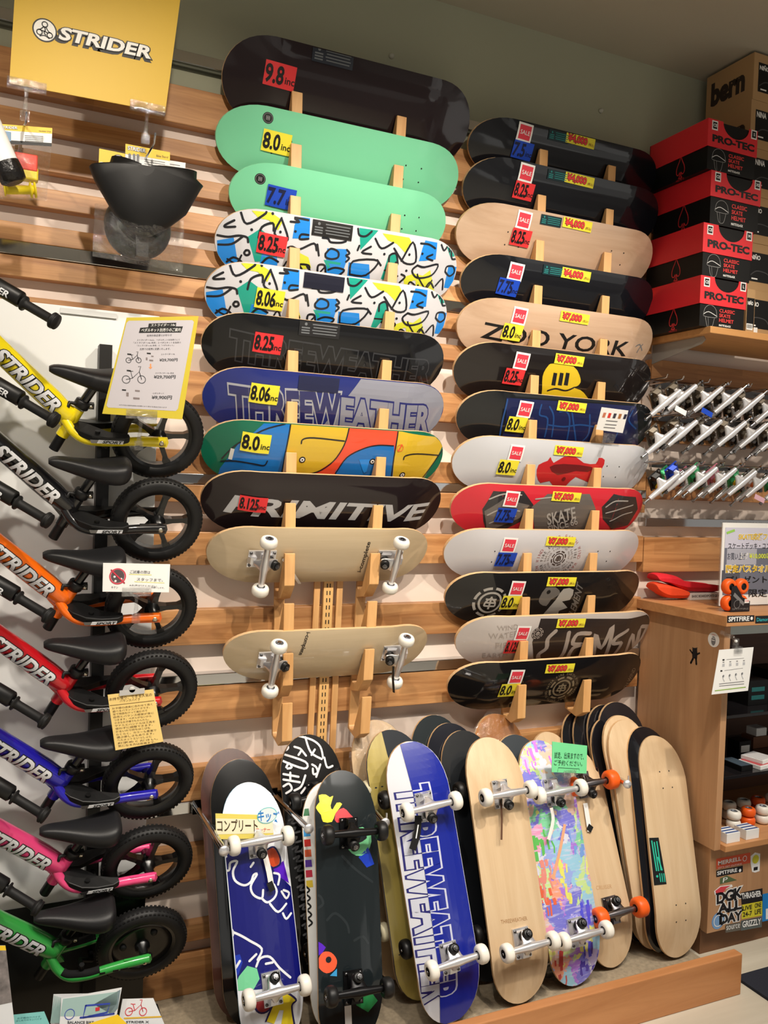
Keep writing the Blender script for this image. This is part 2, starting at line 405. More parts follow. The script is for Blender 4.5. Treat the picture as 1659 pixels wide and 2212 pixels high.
# slats: (bottom, top); below a rail the slat has a projecting lip
SLATS = [(2.625, 2.735), (2.528, 2.578), (2.421, 2.474), (2.321, 2.374), (2.220, 2.270), (2.124, 2.180), (2.019, 2.072), (1.809, 1.908),
         (1.601, 1.672), (1.515, 1.568), (1.325, 1.425), (1.082, 1.190), (0.842, 0.955), (0.603, 0.707), (0.354, 0.461), (0.165, 0.218), (-0.0, 0.117)]
XL, XR, XJ = -1.9, 2.285, 2.289
n = 0
for a, b in SLATS:
    n += 1; struct(MB().box((XL, -0.040, a), (XR, 0.0, b), M_OAK).build('trim_%d' % n, bevel=0.002))
for a, b in [(2.03, 2.105), (1.79, 1.90), (1.568, 1.655), (1.285, 1.42)]:
    n += 1; struct(MB().box((XJ, -0.040, a), (4.4, 0.0, b), M_OAK).build('trim_%d' % n, bevel=0.002))
for a, b in [(2.802, 2.836), (2.182, 2.220), (1.570, 1.601), (0.957, 0.992), (0.566, 0.602)]:
    n += 1; struct(MB().box((XL, -0.043, a), (XR, 0.0, b), M_CHROME).build('trim_%d' % n, bevel=0.002))
n += 1; struct(MB().box((XJ, -0.043, 1.462), (4.4, 0.0, 1.496), M_CHROME).build('trim_%d' % n, bevel=0.002))
n += 1; struct(MB().box((XL, -0.022, 2.738), (XR, 0.0, 2.788), M_GREEN).build('trim_%d' % n, bevel=0.002))
for px, py in ((845, 122), (1297, 240)):
    p = at(px, py, 0.0); o = MB().lathe((p.x, -0.0005, p.z), (0, -1, 0), [(0.0, 0), (0.009, 0.0), (0.009, 0.004), (0.006, 0.010), (0.0, 0.011)], mat('wall_plug', (190, 190, 176), 0.4), 14).build('wall_plug', origin=p)
    tag(o, 'small pale plug in the olive wall above the %s rack' % ('left' if px < 1000 else 'right'), 'wall plug')
# ================================================================ skateboard decks, trucks and wheels
class Deck(Surf):
    curved = True; du = 0.02; dv = 0.018; th = 0.011
    def __init__(s, c, eu, ev, L, W, conc=0.013, kick=0.33):
        s.c = V(c); s.eu = V(eu).normalized(); s.ev = (V(ev)-s.eu*V(ev).dot(s.eu)).normalized(); s.n = s.eu.cross(s.ev)
        s.L, s.W, s.conc, s.kick = L, W, conc, kick
        s.uk = L/2-0.165
        K = 26; top = []
        for i in range(K+1):
            u = L/2*math.cos(PI*i/K)*0.9925; top.append((u, s.hw(u)*0.975))
        s.clip = [(u, -h) for u, h in top[::-1]] + top[1:-1] if False else [(u, h) for u, h in top] + [(u, -h) for u, h in top[::-1]]
        s.frame = Matrix(((s.eu.x, s.ev.x, s.n.x, s.c.x), (s.eu.y, s.ev.y, s.n.y, s.c.y), (s.eu.z, s.ev.z, s.n.z, s.c.z), (0, 0, 0, 1)))
    def hw(s, u):
        u0 = s.L/2-0.15; t = (abs(u)-u0)/0.15
        return s.W/2 if t <= 0 else s.W/2*math.sqrt(max(0.0, 1-min(1, t)**2.35))
    def h(s, u, v):
        d = max(0.0, abs(u)-s.uk); z = s.kick*d*d/(d+0.03)
        return -z - s.conc*(abs(v)*2/s.W)**2.6*(1-0.6*min(1, d/0.12))
    def P(s, u, v, off=0.0): return s.c + s.eu*u + s.ev*v + s.n*(s.h(u, v)+off)
    def uv(s, px, py):
        d = ray(px, py); u = v = 0.0
        for _ in range(6):
            o = s.c + s.n*s.h(max(-s.L/2, min(s.L/2, u)), max(-s.W/2, min(s.W/2, v)))
            p = CAM+d*((o-CAM).dot(s.n)/d.dot(s.n))-s.c; u, v = p.dot(s.eu), p.dot(s.ev)
        return (u, v)
    def body(s, mb, mb_bot, mb_top, mb_edge):
        K = 34; J = 10; us = [s.L/2*math.sin(-PI/2+PI*i/K) for i in range(K+1)]
        js = [-1+2*j/J for j in range(J+1)]
        bot = []; top = []
        for u in us:
            h = max(s.hw(u), 0.004); bot.append([s.P(u, h*j) for j in js]); top.append([s.P(u, h*j*0.985, -s.th) for j in js])
        n = J+1
        g = [(i*n+j, (i+1)*n+j, (i+1)*n+j+1, i*n+j+1) for i in range(K) for j in range(J)]
        mb.add([p for r in bot for p in r], g, mb_bot, True)
        mb.add([p for r in top for p in r], [f[::-1] for f in g], mb_top, True)
        loop = [(i, 0) for i in range(K+1)] + [(K, j) for j in range(1, J+1)] + [(i, J) for i in range(K-1, -1, -1)] + [(0, j) for j in range(J-1, 0, -1)]
        A = [bot[i][j] for i, j in loop]; B = [top[i][j] for i, j in loop]; k = len(A)
        mb.add(A+B, [(k+i, k+(i+1) % k, (i+1) % k, i) for i in range(k)], mb_edge, True)
        return mb

def truck_parts(metal, base=None, bush=None):
    """local frame: x towards the kingpin side, y along the axle, z away from the deck"""
    base = base or metal; bush = bush or M_BLACK
    A = V((-0.010, 0, 0.050))
    b = MB(); b.box((-0.050, -0.028, 0), (0.036, 0.028, 0.006), base)
    b.prism([(-0.050, -0.013, 0.006), (-0.022, -0.016, 0.006), (-0.030, -0.010, 0.024), (-0.046, -0.008, 0.022)], (0, 0.022, 0), base)
    b.prism([(-0.012, -0.018, 0.006), (0.030, -0.018, 0.006), (0.026, -0.018, 0.014), (-0.004, -0.018, 0.016)], (0, 0.036, 0), base)
    for x in (-0.043, 0.029):
        for y in (-0.021, 0.021): b.lathe((x, y, 0.006), (0, 0, 1), [(0.0045, 0), (0.0045, 0.003), (0.0, 0.0032)], M_DSTEEL, 8)
    h = MB(); h.tube([A+V((0, y, 0)) for y in (-0.070, -0.060, -0.028, 0, 0.028, 0.060, 0.070)], [0.0085, 0.0095, 0.011, 0.0135, 0.011, 0.0095, 0.0085], metal, 14)
    # web from the axle housing to the ring round the kingpin and to the pivot
    ring = lambda x, z, hy, hz: [V((x, hy*math.cos(q), z+hz*math.sin(q))) for q in [2*PI*i/12 for i in range(12)]]
    h.loft([ring(-0.012, 0.050, 0.038, 0.0075), ring(0.004, 0.043, 0.022, 0.007), ring(0.018, 0.034, 0.019, 0.006), ring(0.034, 0.030, 0.013, 0.004)], metal)
    h.loft([ring(-0.010, 0.050, 0.030, 0.009), ring(-0.026, 0.034, 0.014, 0.010), ring(-0.038, 0.022, 0.006, 0.007)], metal)
    k = MB(); ax = V((0.36, 0, 0.93)).normalized(); c = V((0.012, 0, 0.010))
    k.lathe(c, ax, [(0.0, 0), (0.0125, 0.0), (0.0150, 0.006), (0.0140, 0.016), (0.0, 0.016)], bush, 18)
    k.lathe(c+ax*0.027, ax, [(0.0, 0), (0.0150, 0.0), (0.0150, 0.004), (0.0125, 0.013), (0.0, 0.013)], bush, 18)
    k.lathe(c+ax*0.040, ax, [(0.0145, 0), (0.0145, 0.002), (0.0078, 0.0022)], M_BLACK, 18); k.lathe(c+ax*0.042, ax, [(0.0078, 0), (0.0078, 0.007), (0.0045, 0.0072), (0.0042, 0.010), (0, 0.010)], M_DSTEEL, 6, smooth=False)
    a = MB(); a.tube([A+V((0, -0.101, 0)), A+V((0, 0.101, 0))], 0.004, M_CHROME, 10)
    for y in (-1, 1): a.lathe(A+V((0, y*0.093, 0)), (0, y, 0), [(0.0075, 0), (0.0075, 0.006), (0, 0.0062)], M_CHROME, 6, smooth=False)
    return b, h, k, a
def merge(*mbs):
    r = MB()
    for q in mbs:
        for f, i, sm in zip(q.f, q.m, q.sm): pass
        k = len(r.v); r.v += q.v; idx = [r.mi(m) for m in q.mats]
        r.f += [[k+a for a in f] for f in q.f]; r.m += [idx[i] for i in q.m]; r.sm += q.sm
    return r
_WH = {}
def wheel_mesh(ure, core, R=0.0265, wd=0.032):
    k = (ure.name, core.name, R)
    if k not in _WH:
        m = MB(); h = wd/2
        m.lathe((0, 0, 0), (0, 1, 0), [(0.0125, -h+0.002), (R*0.62, -h), (R*0.86, -h+0.003), (R*0.97, -h+0.008), (R, -h+0.013), (R, h-0.013), (R*0.97, h-0.008), (R*0.86, h-0.003), (R*0.62, h), (0.0125, h-0.002)], ure, 28)
        for sg in (-1, 1):
            m.lathe((0, 0, 0), (0, sg, 0), [(0.0126, h-0.002), (0.0126, h-0.005), (0.0095, h-0.005), (0.009, h-0.0042), (0.005, h-0.0042), (0.0, h-0.004)], core, 20)
        o = m.build('wheel'); _WH[k] = o.data; bpy.data.objects.remove(o)
    return _WH[k]
_TRK = {}
def add_trucks(root, D, us, metal, ure, core=None, R=0.0280, bush=None, track=0.083, base=None, w=1.0):
    core = core or M_BLACK
    k = (metal.name, base.name if base else '')
    if k not in _TRK:
        o = merge(*truck_parts(metal, base, bush)).build('truck'); _TRK[k] = o.data; bpy.data.objects.remove(o)
    out = []
    for u in us:
        t = bpy.data.objects.new('truck', _TRK[k]); COL.objects.link(t); t.parent = root
        sc = Matrix.Diagonal((1, w, 1, 1))
        t.matrix_basis = Matrix.Translation((u, 0, D.h(u, 0))) @ Matrix.Rotation(0 if u < 0 else PI, 4, 'Z') @ sc
        FR[t.name] = D.frame @ t.matrix_basis
        for y in (-track, track):
            q = bpy.data.objects.new('wheel', wheel_mesh(ure, core, R, 0.044 if R > 0.031 else 0.032)); COL.objects.link(q); q.parent = t
            q.matrix_basis = Matrix.Translation((-0.010, y/w, 0.050)) @ Matrix.Diagonal((1, 1/w, 1, 1))
        out.append(t)
    return out

def deckmat(name, col, coat=0.85, rough=0.45, bump=0.02): return mat(name, col, rough, 0, coat, bump=bump, bscale=5, spec=0.15)
SIZE_COL = {'r': M_RED, 'y': M_YEL, 'b': M_BLU}
def size_sticker(D, root, colour, num, c, fad=0.0, w=0.086, h=0.060, unit='inc', ang=-0.03):
    m = MB(); u, v = D.uv(*c)
    D.rect(m, (u, v), w, h, SIZE_COL[colour], 8, ang, px=False)
    ink = M_INK if colour != 'b' else mat('navy_ink', (8, 18, 60), 0.5)
    wide = 0.56 if len(num) <= 3 else 0.64
    D.textc(m, num, (u-w*0.5+w*(0.04+wide/2), v+0.001), h*0.70, ink, 10, 0.03, ang, px=False, maxw=w*wide)
    D.textc(m, unit, (u+w*0.5-w*0.17, v-h*0.16), h*0.27, ink, 10, 0.012, ang, px=False, maxw=w*0.31)
    return m.build('size_sticker', root)
def sale_sticker(D, root, c):
    m = MB(); u, v = D.uv(*c); D.rect(m, (u, v), 0.057, 0.057, M_WHITE, 6, -0.05, px=False); D.rect(m, (u, v), 0.045, 0.044, M_SALE, 7, -0.05, px=False)
    D.textc(m, 'SALE', (u, v), 0.013, M_WHITE, 9, 0.005, -0.05, px=False, maxw=0.037); return m.build('sale_sticker', root)
def price_sticker(D, root, t, c):
    m = MB(); u, v = D.uv(*c); D.rect(m, (u, v), 0.122, 0.034, M_YEL, 6, -0.02, px=False)
    D.textc(m, t, (u-0.012, v), 0.024, mat('price_red', (226, 60, 60), 0.5), 8, 0.03, -0.02, px=False, maxw=0.088, outline=mat('price_maroon', (120, 30, 40), 0.5), ow=0.045)
    D.textc(m, '(税込)', (u+0.046, v-0.007), 0.0105, mat('price_maroon', (120, 30, 40), 0.5), 8, 0.0, -0.02, px=False, maxw=0.024); return m.build('price_sticker', root)
def info_label(D, root, c, w=0.130, h=0.044, bg=(26, 28, 34), ink=(108, 112, 116), lines=True, ang=-0.0):
    m = MB(); u, v = D.uv(*c); D.rect(m, (u, v), w, h, mat('label_%d_%d_%d' % bg, bg, 0.4), 5, ang, px=False)
    if lines:
        k = mat('label_ink_%d_%d_%d' % ink, ink, 0.5)
        for i in range(4): D.rect(m, (u+w*0.13, v+h*(0.30-0.19*i)), w*(0.62-0.05*(i % 2)), h*0.07, k, 6, ang, px=False)
        D.disc(m, (u-w*0.34, v+h*0.28), h*0.10, k, 6, 12, px=False)
        for i in range(3): D.rect(m, (u-w*0.34, v+h*(0.04-0.17*i)), w*0.2, h*0.09, k, 6, ang, px=False)
    return m.build('info_label', root)

# ---------------------------------------------------------------- the two wooden deck racks
TIPS = [2.744-0.1527*i for i in range(13)]
TILT = math.radians(26); ST, CT = math.sin(TILT), math.cos(TILT)
def rack(label, x0, x1, k0, k1, xs=None):
    root = thing('deck_rack', label, 'display rack', ((x0+x1)/2, -0.03, 0.72))
    for x, k in ((x0, k0), (x1, k1)):
        pr = [(-0.031, 2.72), (-0.031, 0.80)]
        out = [(-0.062, 0.80-0.02)]
        prof = [(-0.0435, 2.735), (-0.0435, 0.785)]
        for zt in TIPS[::-1]:
            zb = zt-0.124
            prof += [(-0.110, zt-0.142), (-0.150, zt-(0.117 if zt < 0.95 else 0.098)), (-0.150, zt), (-0.1405, zt), (-0.100, zb+0.030), (-0.092, zb+0.006), (-0.084, zb), (-0.062, zb), (-0.054, zb+0.010), (-0.054, min(zt, 2.735))]
        poly = [V((x-0.0165+k*(2.744-z), y, z)) for y, z in prof]
        MB().prism(poly, (0.033, 0, 0), M_PEG).build('comb_upright', root, bevel=0.0015)
    return root
rk = rack('left wooden deck rack of two slotted uprights, lowest slots empty', 0.801, 1.146, 0.0160, -0.0280)
rkr = rack('right wooden deck rack of two slotted uprights, every slot filled', 1.682, 1.972, 0.0, -0.006)
sm = MB(); M_SLOT = mat('slot_dark', (40, 30, 22), 0.8)
a0, a1 = at(711, 1254, -0.055), at(695, 1600, -0.055)
xs = lambda z: a0.x+(a1.x-a0.x)*(z-a0.z)/(a1.z-a0.z)
M_STD = mat('beige_steel', (222, 176, 112), 0.45)
zt, zb_ = 2.70, 0.62
poly = [V((xs(z)+dx, -0.0437, z)) for z, dx in ((zb_, -0.016), (zb_, 0.016), (zt, 0.016), (zt, -0.016))]
sm.prism(poly, (0, -0.0108, 0), M_STD)
z = zb_+0.02
while z < zt-0.03:
    for dx in (-0.005, 0.005): sm.box((xs(z)+dx-0.0016, -0.0552, z), (xs(z)+dx+0.0016, -0.0535, z+0.013), M_SLOT)
    z += 0.0235
sm.build('slotted_standard', rk)
for dx in (-0.048, 0.030):
    poly = [V((xs(z)+d, -0.0437, z)) for z, d in ((zb_+0.06, dx), (zb_+0.06, dx+0.020), (zt, dx+0.020), (zt, dx))]
    MB().prism(poly, (0, -0.008, 0), M_PEG).build('backing_strip', rk)

def rack_deck(i, xl, xr, W, bot, label, edge=None, topm=None, name='skateboard_deck', L=None, art=None, group=None):
    zt = TIPS[i]; s = 0.114; x = (xl+xr)/2; L = L or (xr-xl)
    c = V((x, -0.1360+s*ST-W/2*ST, zt-s*CT+W/2*CT))
    D = Deck(c, (1, 0, 0), (0, -ST, CT), L, W)
    return D
c2 = crop(420, 40, 2.592); c3 = crop(980, 100, 2.443); c4 = crop(400, 440, 2.592); c5 = crop(940, 640, 2.307)
cE = crop(920, 1120, 2.9625); cL = crop(400, 1100, 2.592)
def U3(c, pts): return [c(*p) for p in pts]
IN = 0.0254
def make_deck(D, bot, label, art=None, edge=None, top=None, group=None, name='skateboard_deck', cat='skateboard deck'):
    m = MB(); D.body(m, bot, top or M_MAPLE, edge or M_PLY)
    if art: art(D, m)
    o = m.build(name, frame=D.frame); return tag(o, label, cat, group)
def holes(D, m, us=(0.19, 0.245), ink=None):
    for sg in (-1, 1):
        for u in us:
            for v in (-0.021, 0.021): D.disc(m, (sg*u, v), 0.0026, ink or M_INK, 1, 8, px=False)

# ---- left rack
TWX = [(0.587, 1.413), (0.575, 1.385), (0.620, 1.345), (0.581, 1.390), (0.555, 1.360), (0.550, 1.354), (0.557, 1.361), (0.557, 1.365), (0.561, 1.363), (0.583, 1.321), None, (0.643, 1.334)]
LD = {}
def L_(i, inch, bot, label, **k):
    D = rack_deck(i, TWX[i][0], TWX[i][1], inch*IN, bot, label); LD[i] = D
    return D, make_deck(D, bot, label, **k)
D, o = L_(0, 9.8, deckmat('oxblood_stain', (31, 18, 21)), 'extra wide dark oxblood deck with red 9.8 inc sticker, topmost on the left rack')
size_sticker(D, o, 'r', '9.8', (605, 163.5), w=0.092, h=0.066); info_label(D, o, (719, 124), bg=(30, 36, 48), ang=0.0)
MINT = deckmat('mint_paint', (122, 206, 162), 0.5)
def logo(c):
    def f(D, m):
        D.disc(m, c, 0.0155, M_INK, 1); D.ring(m, c, 0.0125, 0.0012, M_GREYINK, 2); u, v = D.uv(*c)
        for k in (-1, 0, 1): D.rect(m, (u+k*0.004, v), 0.0026, 0.012, M_GREYINK, 2, px=False)
        D.rect(m, (u, v), 0.011, 0.0022, M_GREYINK, 3, px=False); holes(D, m)
    return f
D, o = L_(1, 8.0, MINT, 'plain mint green deck with yellow 8.0 inc sticker', art=logo(c2(412, 556)), edge=mat('mint_edge', (150, 226, 184), 0.5))
size_sticker(D, o, 'y', '8.0', (597.5, 308))
D, o = L_(2, 7.75, MINT, 'plain mint green deck with blue 7.7 sticker half behind a rack peg', art=logo(c2(368, 898)), edge=mat('mint_edge', (150, 226, 184), 0.5))
size_sticker(D, o, 'b', '7.7', (607, 427))
P_W = deckmat('print_white', (208, 209, 215), 0.6); P_B = mat('print_blue', (30, 136, 226), 0.35, coat=0.6); P_T = mat('print_teal', (22, 160, 140), 0.35, coat=0.6); P_Y = mat('print_lime', (212, 218, 58), 0.35, coat=0.6); P_K = mat('print_black', (24, 26, 34), 0.4, coat=0.5)
PAT_BLOBS = [('B', [(178, 205), (272, 190), (295, 335), (235, 345), (180, 300)]), ('T', [(350, 185), (420, 140), (485, 190), (505, 290), (490, 320), (390, 325)]), ('Y', [(372, 38), (480, 48), (548, 95), (520, 150), (470, 92), (410, 80)]),
    ('B', [(630, 75), (700, 78), (695, 195), (600, 195), (612, 120)]), ('T', [(975, 135), (1082, 150), (980, 260)]), ('B', [(795, 250), (908, 255), (900, 330), (872, 410), (780, 390)]), ('Y', [(640, 275), (690, 300), (705, 360), (640, 370), (630, 320)]),
    ('Y', [(1105, 165), (1255, 190), (1272, 225), (1232, 275), (1185, 225), (1135, 205)]), ('B', [(1345, 205), (1412, 218), (1402, 312), (1308, 322), (1328, 250)]), ('B', [(915, 328), (1030, 340), (1034, 440), (905, 420)]), ('T', [(1140, 285), (1190, 285), (1195, 340), (1120, 430), (1095, 420)]),
    ('Y', [(1290, 430), (1372, 372), (1395, 490), (1290, 490)]), ('B', [(1475, 345), (1540, 360), (1515, 480), (1448, 470)]), ('T', [(1462, 235), (1525, 290), (1485, 300)])]
PAT_STROKES = [[(312, 48), (345, 112), (440, 62), (455, 45)], [(275, 92), (225, 118), (225, 130), (280, 128)], [(178, 175), (240, 185), (300, 178), (345, 188), (352, 215)], [(185, 228), (260, 225), (320, 185)], [(340, 260), (330, 275), (342, 288), (360, 280), (355, 262), (340, 260)],
    [(232, 325), (270, 300), (310, 320), (322, 345)], [(410, 190), (430, 130), (490, 108), (495, 150)], [(540, 80), (500, 165), (555, 205), (575, 190), (540, 85)], [(590, 100), (640, 102), (612, 78), (690, 92)], [(690, 175), (650, 172), (642, 198), (690, 196)], [(575, 245), (600, 240), (640, 255), (720, 222), (735, 260)],
    [(740, 228), (748, 290)], [(785, 280), (815, 252), (855, 268), (855, 300), (820, 310), (788, 300), (785, 280)], [(905, 258), (920, 278), (900, 290), (918, 305), (900, 325)], [(770, 190), (800, 195), (815, 215), (870, 218), (900, 210)], [(968, 140), (975, 175), (1010, 182), (1045, 155)], [(975, 235), (965, 260)],
    [(1040, 240), (988, 272), (1042, 282)], [(1065, 195), (1100, 250), (1165, 218)], [(1140, 330), (1145, 290), (1180, 280), (1190, 335)], [(1170, 250), (1225, 330), (1290, 325), (1275, 215), (1210, 320)], [(1320, 222), (1365, 228), (1400, 250)], [(1385, 285), (1350, 302), (1385, 318)], [(1300, 345), (1340, 355), (1415, 340), (1380, 400), (1300, 415), (1270, 375), (1300, 345)],
    [(1455, 380), (1465, 352), (1500, 352), (1505, 385), (1478, 405), (1455, 380)], [(1435, 230), (1450, 262), (1475, 232), (1480, 268)], [(1490, 262), (1495, 310), (1535, 300)], [(920, 395), (940, 322), (1080, 320), (1010, 400), (920, 395)], [(1075, 315), (1095, 345)], [(652, 365), (640, 340), (690, 345), (695, 372)], [(740, 390), (745, 345), (780, 345), (785, 390)], [(800, 370), (840, 358), (890, 372), (860, 400)], [(430, 330), (470, 300), (520, 325)], [(1210, 395), (1230, 410), (1200, 440)], [(1400, 460), (1440, 420), (1440, 480)], [(1345, 470), (1370, 440), (1390, 470)]]
PAT_DOTS = [(372, 145), (533, 158), (617, 155), (1115, 282), (1255, 285), (1328, 280), (490, 55), (1238, 375), (1302, 458), (1180, 330)]
ref4 = {}
def pattern(src=None):
    def f(D, m):
        pm = {'B': P_B, 'T': P_T, 'Y': P_Y}
        if 'b' not in ref4:
            ref4['b'] = [(k, D.U(U3(c4, p))) for k, p in PAT_BLOBS]; ref4['s'] = [D.U(U3(c4, p)) for p in PAT_STROKES]; ref4['d'] = [D.uv(*c4(*p)) for p in PAT_DOTS]
        for k, p in ref4['b']: D.poly(m, p, pm[k], 1, px=False)
        for p in ref4['s']: D.stroke(m, p, 0.0064, P_K, 2, 4, px=False)
        for p in ref4['d']: D.disc(m, p, 0.0042, P_K, 2, 10, px=False)
        # the same drawing goes on below what the photograph shows of it
        for k, p in ref4['b'][::2]: D.poly(m, [(-a*0.9, b-0.11) for a, b in p][::-1], pm[k], 1, px=False)
        for p in ref4['s'][::2]: D.stroke(m, [(-a*0.9, b-0.11) for a, b in p], 0.0052, P_K, 2, 4, px=False)
    return f
D, o = L_(3, 8.25, P_W, 'white deck with blue lime and teal doodle print, red 8.25 inc sticker', art=pattern())
size_sticker(D, o, 'r', '8.25', (588, 528.7)); info_label(D, o, (718, 497), bg=(30, 28, 28))
D, o = L_(4, 8.06, P_W, 'white deck with blue lime and teal doodle print, yellow 8.06 inc sticker', art=pattern())
size_sticker(D, o, 'y', '8.06', (582.5, 646.4)); info_label(D, o, (700, 609.8), bg=(24, 26, 44), lines=False)
K_INK = mat('charcoal_line', (52, 54, 58), 0.4, coat=0.5); K_DK = deckmat('black_lacquer', (17, 18, 21))
def tw_black(D, m): D.text(m, 'THREEWEATHER', c4(250, 860), c4(1350, 1010), c4(262, 715), K_DK, 1, 0.042, outline=K_INK, ow=0.04)
D, o = L_(5, 8.25, K_DK, 'black deck with faint tonal bubble lettering and red 8.25 inc sticker', art=tw_black)
size_sticker(D, o, 'r', '8.25', (578.6, 741.7)); info_label(D, o, (690, 712), bg=(34, 34, 36))
T_NAVY = deckmat('navy_lacquer', (38, 48, 118)); T_GREY = mat('grey_lacquer', (140, 142, 156), 0.35, coat=0.8); T_LN = mat('light_grey_line', (168, 170, 178), 0.4); T_NL = mat('navy_line', (40, 44, 110), 0.4)
T_DKN = mat('dark_navy_fill', (32, 36, 96), 0.35, coat=0.8)
def tw_navy(D, m):
    D.poly(m, U3(c4, [(985, 980), (1600, 980), (1600, 1500), (560, 1500), (840, 1160)]), T_GREY, 1)
    D.text(m, 'THREEW', c4(262, 1212), c4(860, 1245), c4(250, 1025), T_DKN, 2, 0.042, outline=T_LN, ow=0.045)
    D.text(m, 'EATHER', c4(868, 1248), c4(1350, 1280), c4(880, 1092), T_GREY, 2, 0.042, outline=T_NL, ow=0.045)
D, o = L_(6, 8.06, T_NAVY, 'navy and grey split deck with outlined bubble lettering and yellow 8.06 inc sticker', art=tw_navy)
size_sticker(D, o, 'y', '8.06', (571, 851)); info_label(D, o, (688.6, 829.7), bg=(34, 38, 70), lines=False)
C_G, C_B, C_Y, C_R = [mat(n_, c_, 0.3, coat=0.8) for n_, c_ in (('deck_green', (14, 104, 78)), ('deck_blue', (22, 112, 190)), ('deck_yellow', (212, 176, 46)), ('deck_orange_red', (232, 78, 48)))]
def blocks(D, m):
    D.poly(m, U3(c4, [(440, 1230), (590, 1230), (560, 1400), (520, 1600), (160, 1600), (195, 1480), (300, 1340)]), C_B, 1, 0)
    D.poly(m, U3(c4, [(595, 1230), (925, 1240), (890, 1350), (830, 1440), (740, 1500), (640, 1520), (560, 1600), (520, 1600), (560, 1400)]), C_Y, 1)
    D.poly(m, U3(c4, [(925, 1240), (1190, 1270), (1170, 1420), (1140, 1600), (540, 1600), (640, 1520), (740, 1500), (830, 1440), (890, 1350)]), C_R, 1)
    D.poly(m, U3(c4, [(1170, 1355), (1150, 1600), (840, 1600), (840, 1500), (905, 1420), (1000, 1370), (1080, 1352)]), C_B, 2)
    D.poly(m, U3(c4, [(1190, 1270), (1460, 1310), (1420, 1400), (1370, 1480), (1290, 1600), (1140, 1600), (1170, 1420)]), C_Y, 1)
    for p in ([(592, 1225), (560, 1400), (520, 1600)], [(922, 1240), (890, 1350), (830, 1440), (740, 1500), (640, 1520)], [(1192, 1270), (1168, 1420), (1140, 1600)], [(1165, 1355), (1080, 1352), (1000, 1370), (905, 1420), (840, 1510)], [(650, 1342), (660, 1318), (720, 1310), (890, 1328)], [(460, 1440), (440, 1465), (380, 1455), (280, 1440), (200, 1440)], [(1222, 1432), (1235, 1410), (1300, 1400), (1420, 1408)], [(205, 1425), (290, 1345), (430, 1270), (560, 1232)], [(1460, 1350), (1390, 1450), (1290, 1580)]):
        D.stroke(m, U3(c4, p), 0.0042, P_K, 3, 4)
    for p in ((655, 1433), (1215, 1518), (1048, 1443)): D.disc(m, c4(*p), 0.0105, P_K, 3); D.disc(m, c4(*p), 0.0065, M_WHITE, 4); D.disc(m, c4(*p), 0.0028, P_K, 5)
    D.poly(m, U3(c4, [(972, 1430), (1032, 1430), (1015, 1500), (1000, 1508), (992, 1490)]), P_B, 4)
    D.ring(m, c4(1203, 1367), 0.011, 0.0015, C_R, 4); D.rect(m, c4(1203, 1367), 0.004, 0.026, C_R, 4, -0.4)
    D.rect(m, c4(258, 1400), 0.011, 0.036, mat('barcode_white', (214, 214, 210), 0.5), 4, -0.08)
D, o = L_(7, 8.0, deckmat('deck_green_base', (14, 104, 78)), 'green blue yellow and orange colour block deck with yellow 8.0 inc sticker', art=blocks)
size_sticker(D, o, 'y', '8.0', (553, 957))
PRIM = deckmat('dark_brown_lacquer', (28, 19, 21)); PRIM_T = mat('silver_grey_print', (178, 178, 180), 0.4, coat=0.5)
def prim(D, m): D.text(m, 'PRIMITIVE', c4(222, 1722), c4(1310, 1765), c4(285, 1636), PRIM_T, 1, 0.03)
D, o = L_(8, 8.125, PRIM, 'dark brown deck with slanted grey capitals and red 8.125 inc sticker', art=prim)
size_sticker(D, o, 'r', '8.125', (546.6, 1089), w=0.084, h=0.050)
def complete(D, bot, label, us, metal, ure, art=None, edge=None, top=None, group=None, core=None, R=0.0280, bush=None, base=None, name='skateboard', trk=True, w=1.0):
    root = thing(name, label, 'skateboard', frame=D.frame, group=group)
    m = MB(); D.body(m, bot, top or M_GRIP, edge or M_PLY)
    if art: art(D, m)
    m.build('deck', root)
    if trk: root_t = add_trucks(root, D, us, metal, ure, core, R, bush, base=base, w=w, track=0.083*w)
    return root
M_WCORE = mat('steel_bearing', (150, 155, 165), 0.3, 0.8)
def icomp_art(p0, p1, p2, flip=False):
    def f(D, m):
        D.text(m, 'i-complete', p0, p1, p2, mat('umber_print', (44, 36, 30), 0.5), 1, 0.02)
    return f
D = rack_deck(9, TWX[9][0], TWX[9][1], 7.6*IN, None, None); LD[9] = D
sk = complete(D, M_ICOMP, 'khaki complete skateboard with white wheels on the rack, lettering running up beside its right truck', (-0.205, 0.205), M_STEEL, M_WURE, art=icomp_art(cL(990, 352), cL(1045, 185), cL(962, 350)), core=M_WCORE, R=0.0262)
t = MB(); D.stroke(t, [cL(545, 270), cL(590, 335), cL(635, 405)], 0.009, mat('tag_white', (226, 224, 220), 0.5), 30, 3); t.build('hang_tag', sk)
D = rack_deck(11, TWX[11][0], TWX[11][1], 7.25*IN, None, None); LD[11] = D
sk = complete(D, M_ICOMP, 'short khaki complete skateboard with white wheels, lowest board on the left rack', (-0.20, 0.20), M_STEEL, M_WURE, art=icomp_art(cL(672, 688), cL(628, 815), cL(702, 690)), core=M_WCORE, R=0.0262)
p = [at(*cL(1165, 880), -0.24), at(*cL(1163, 950), -0.245), at(*cL(1168, 1025), -0.245)]
MB().tube(p, 0.0075, M_BLACK, 8, flat=0.3).build('hang_tag', sk)

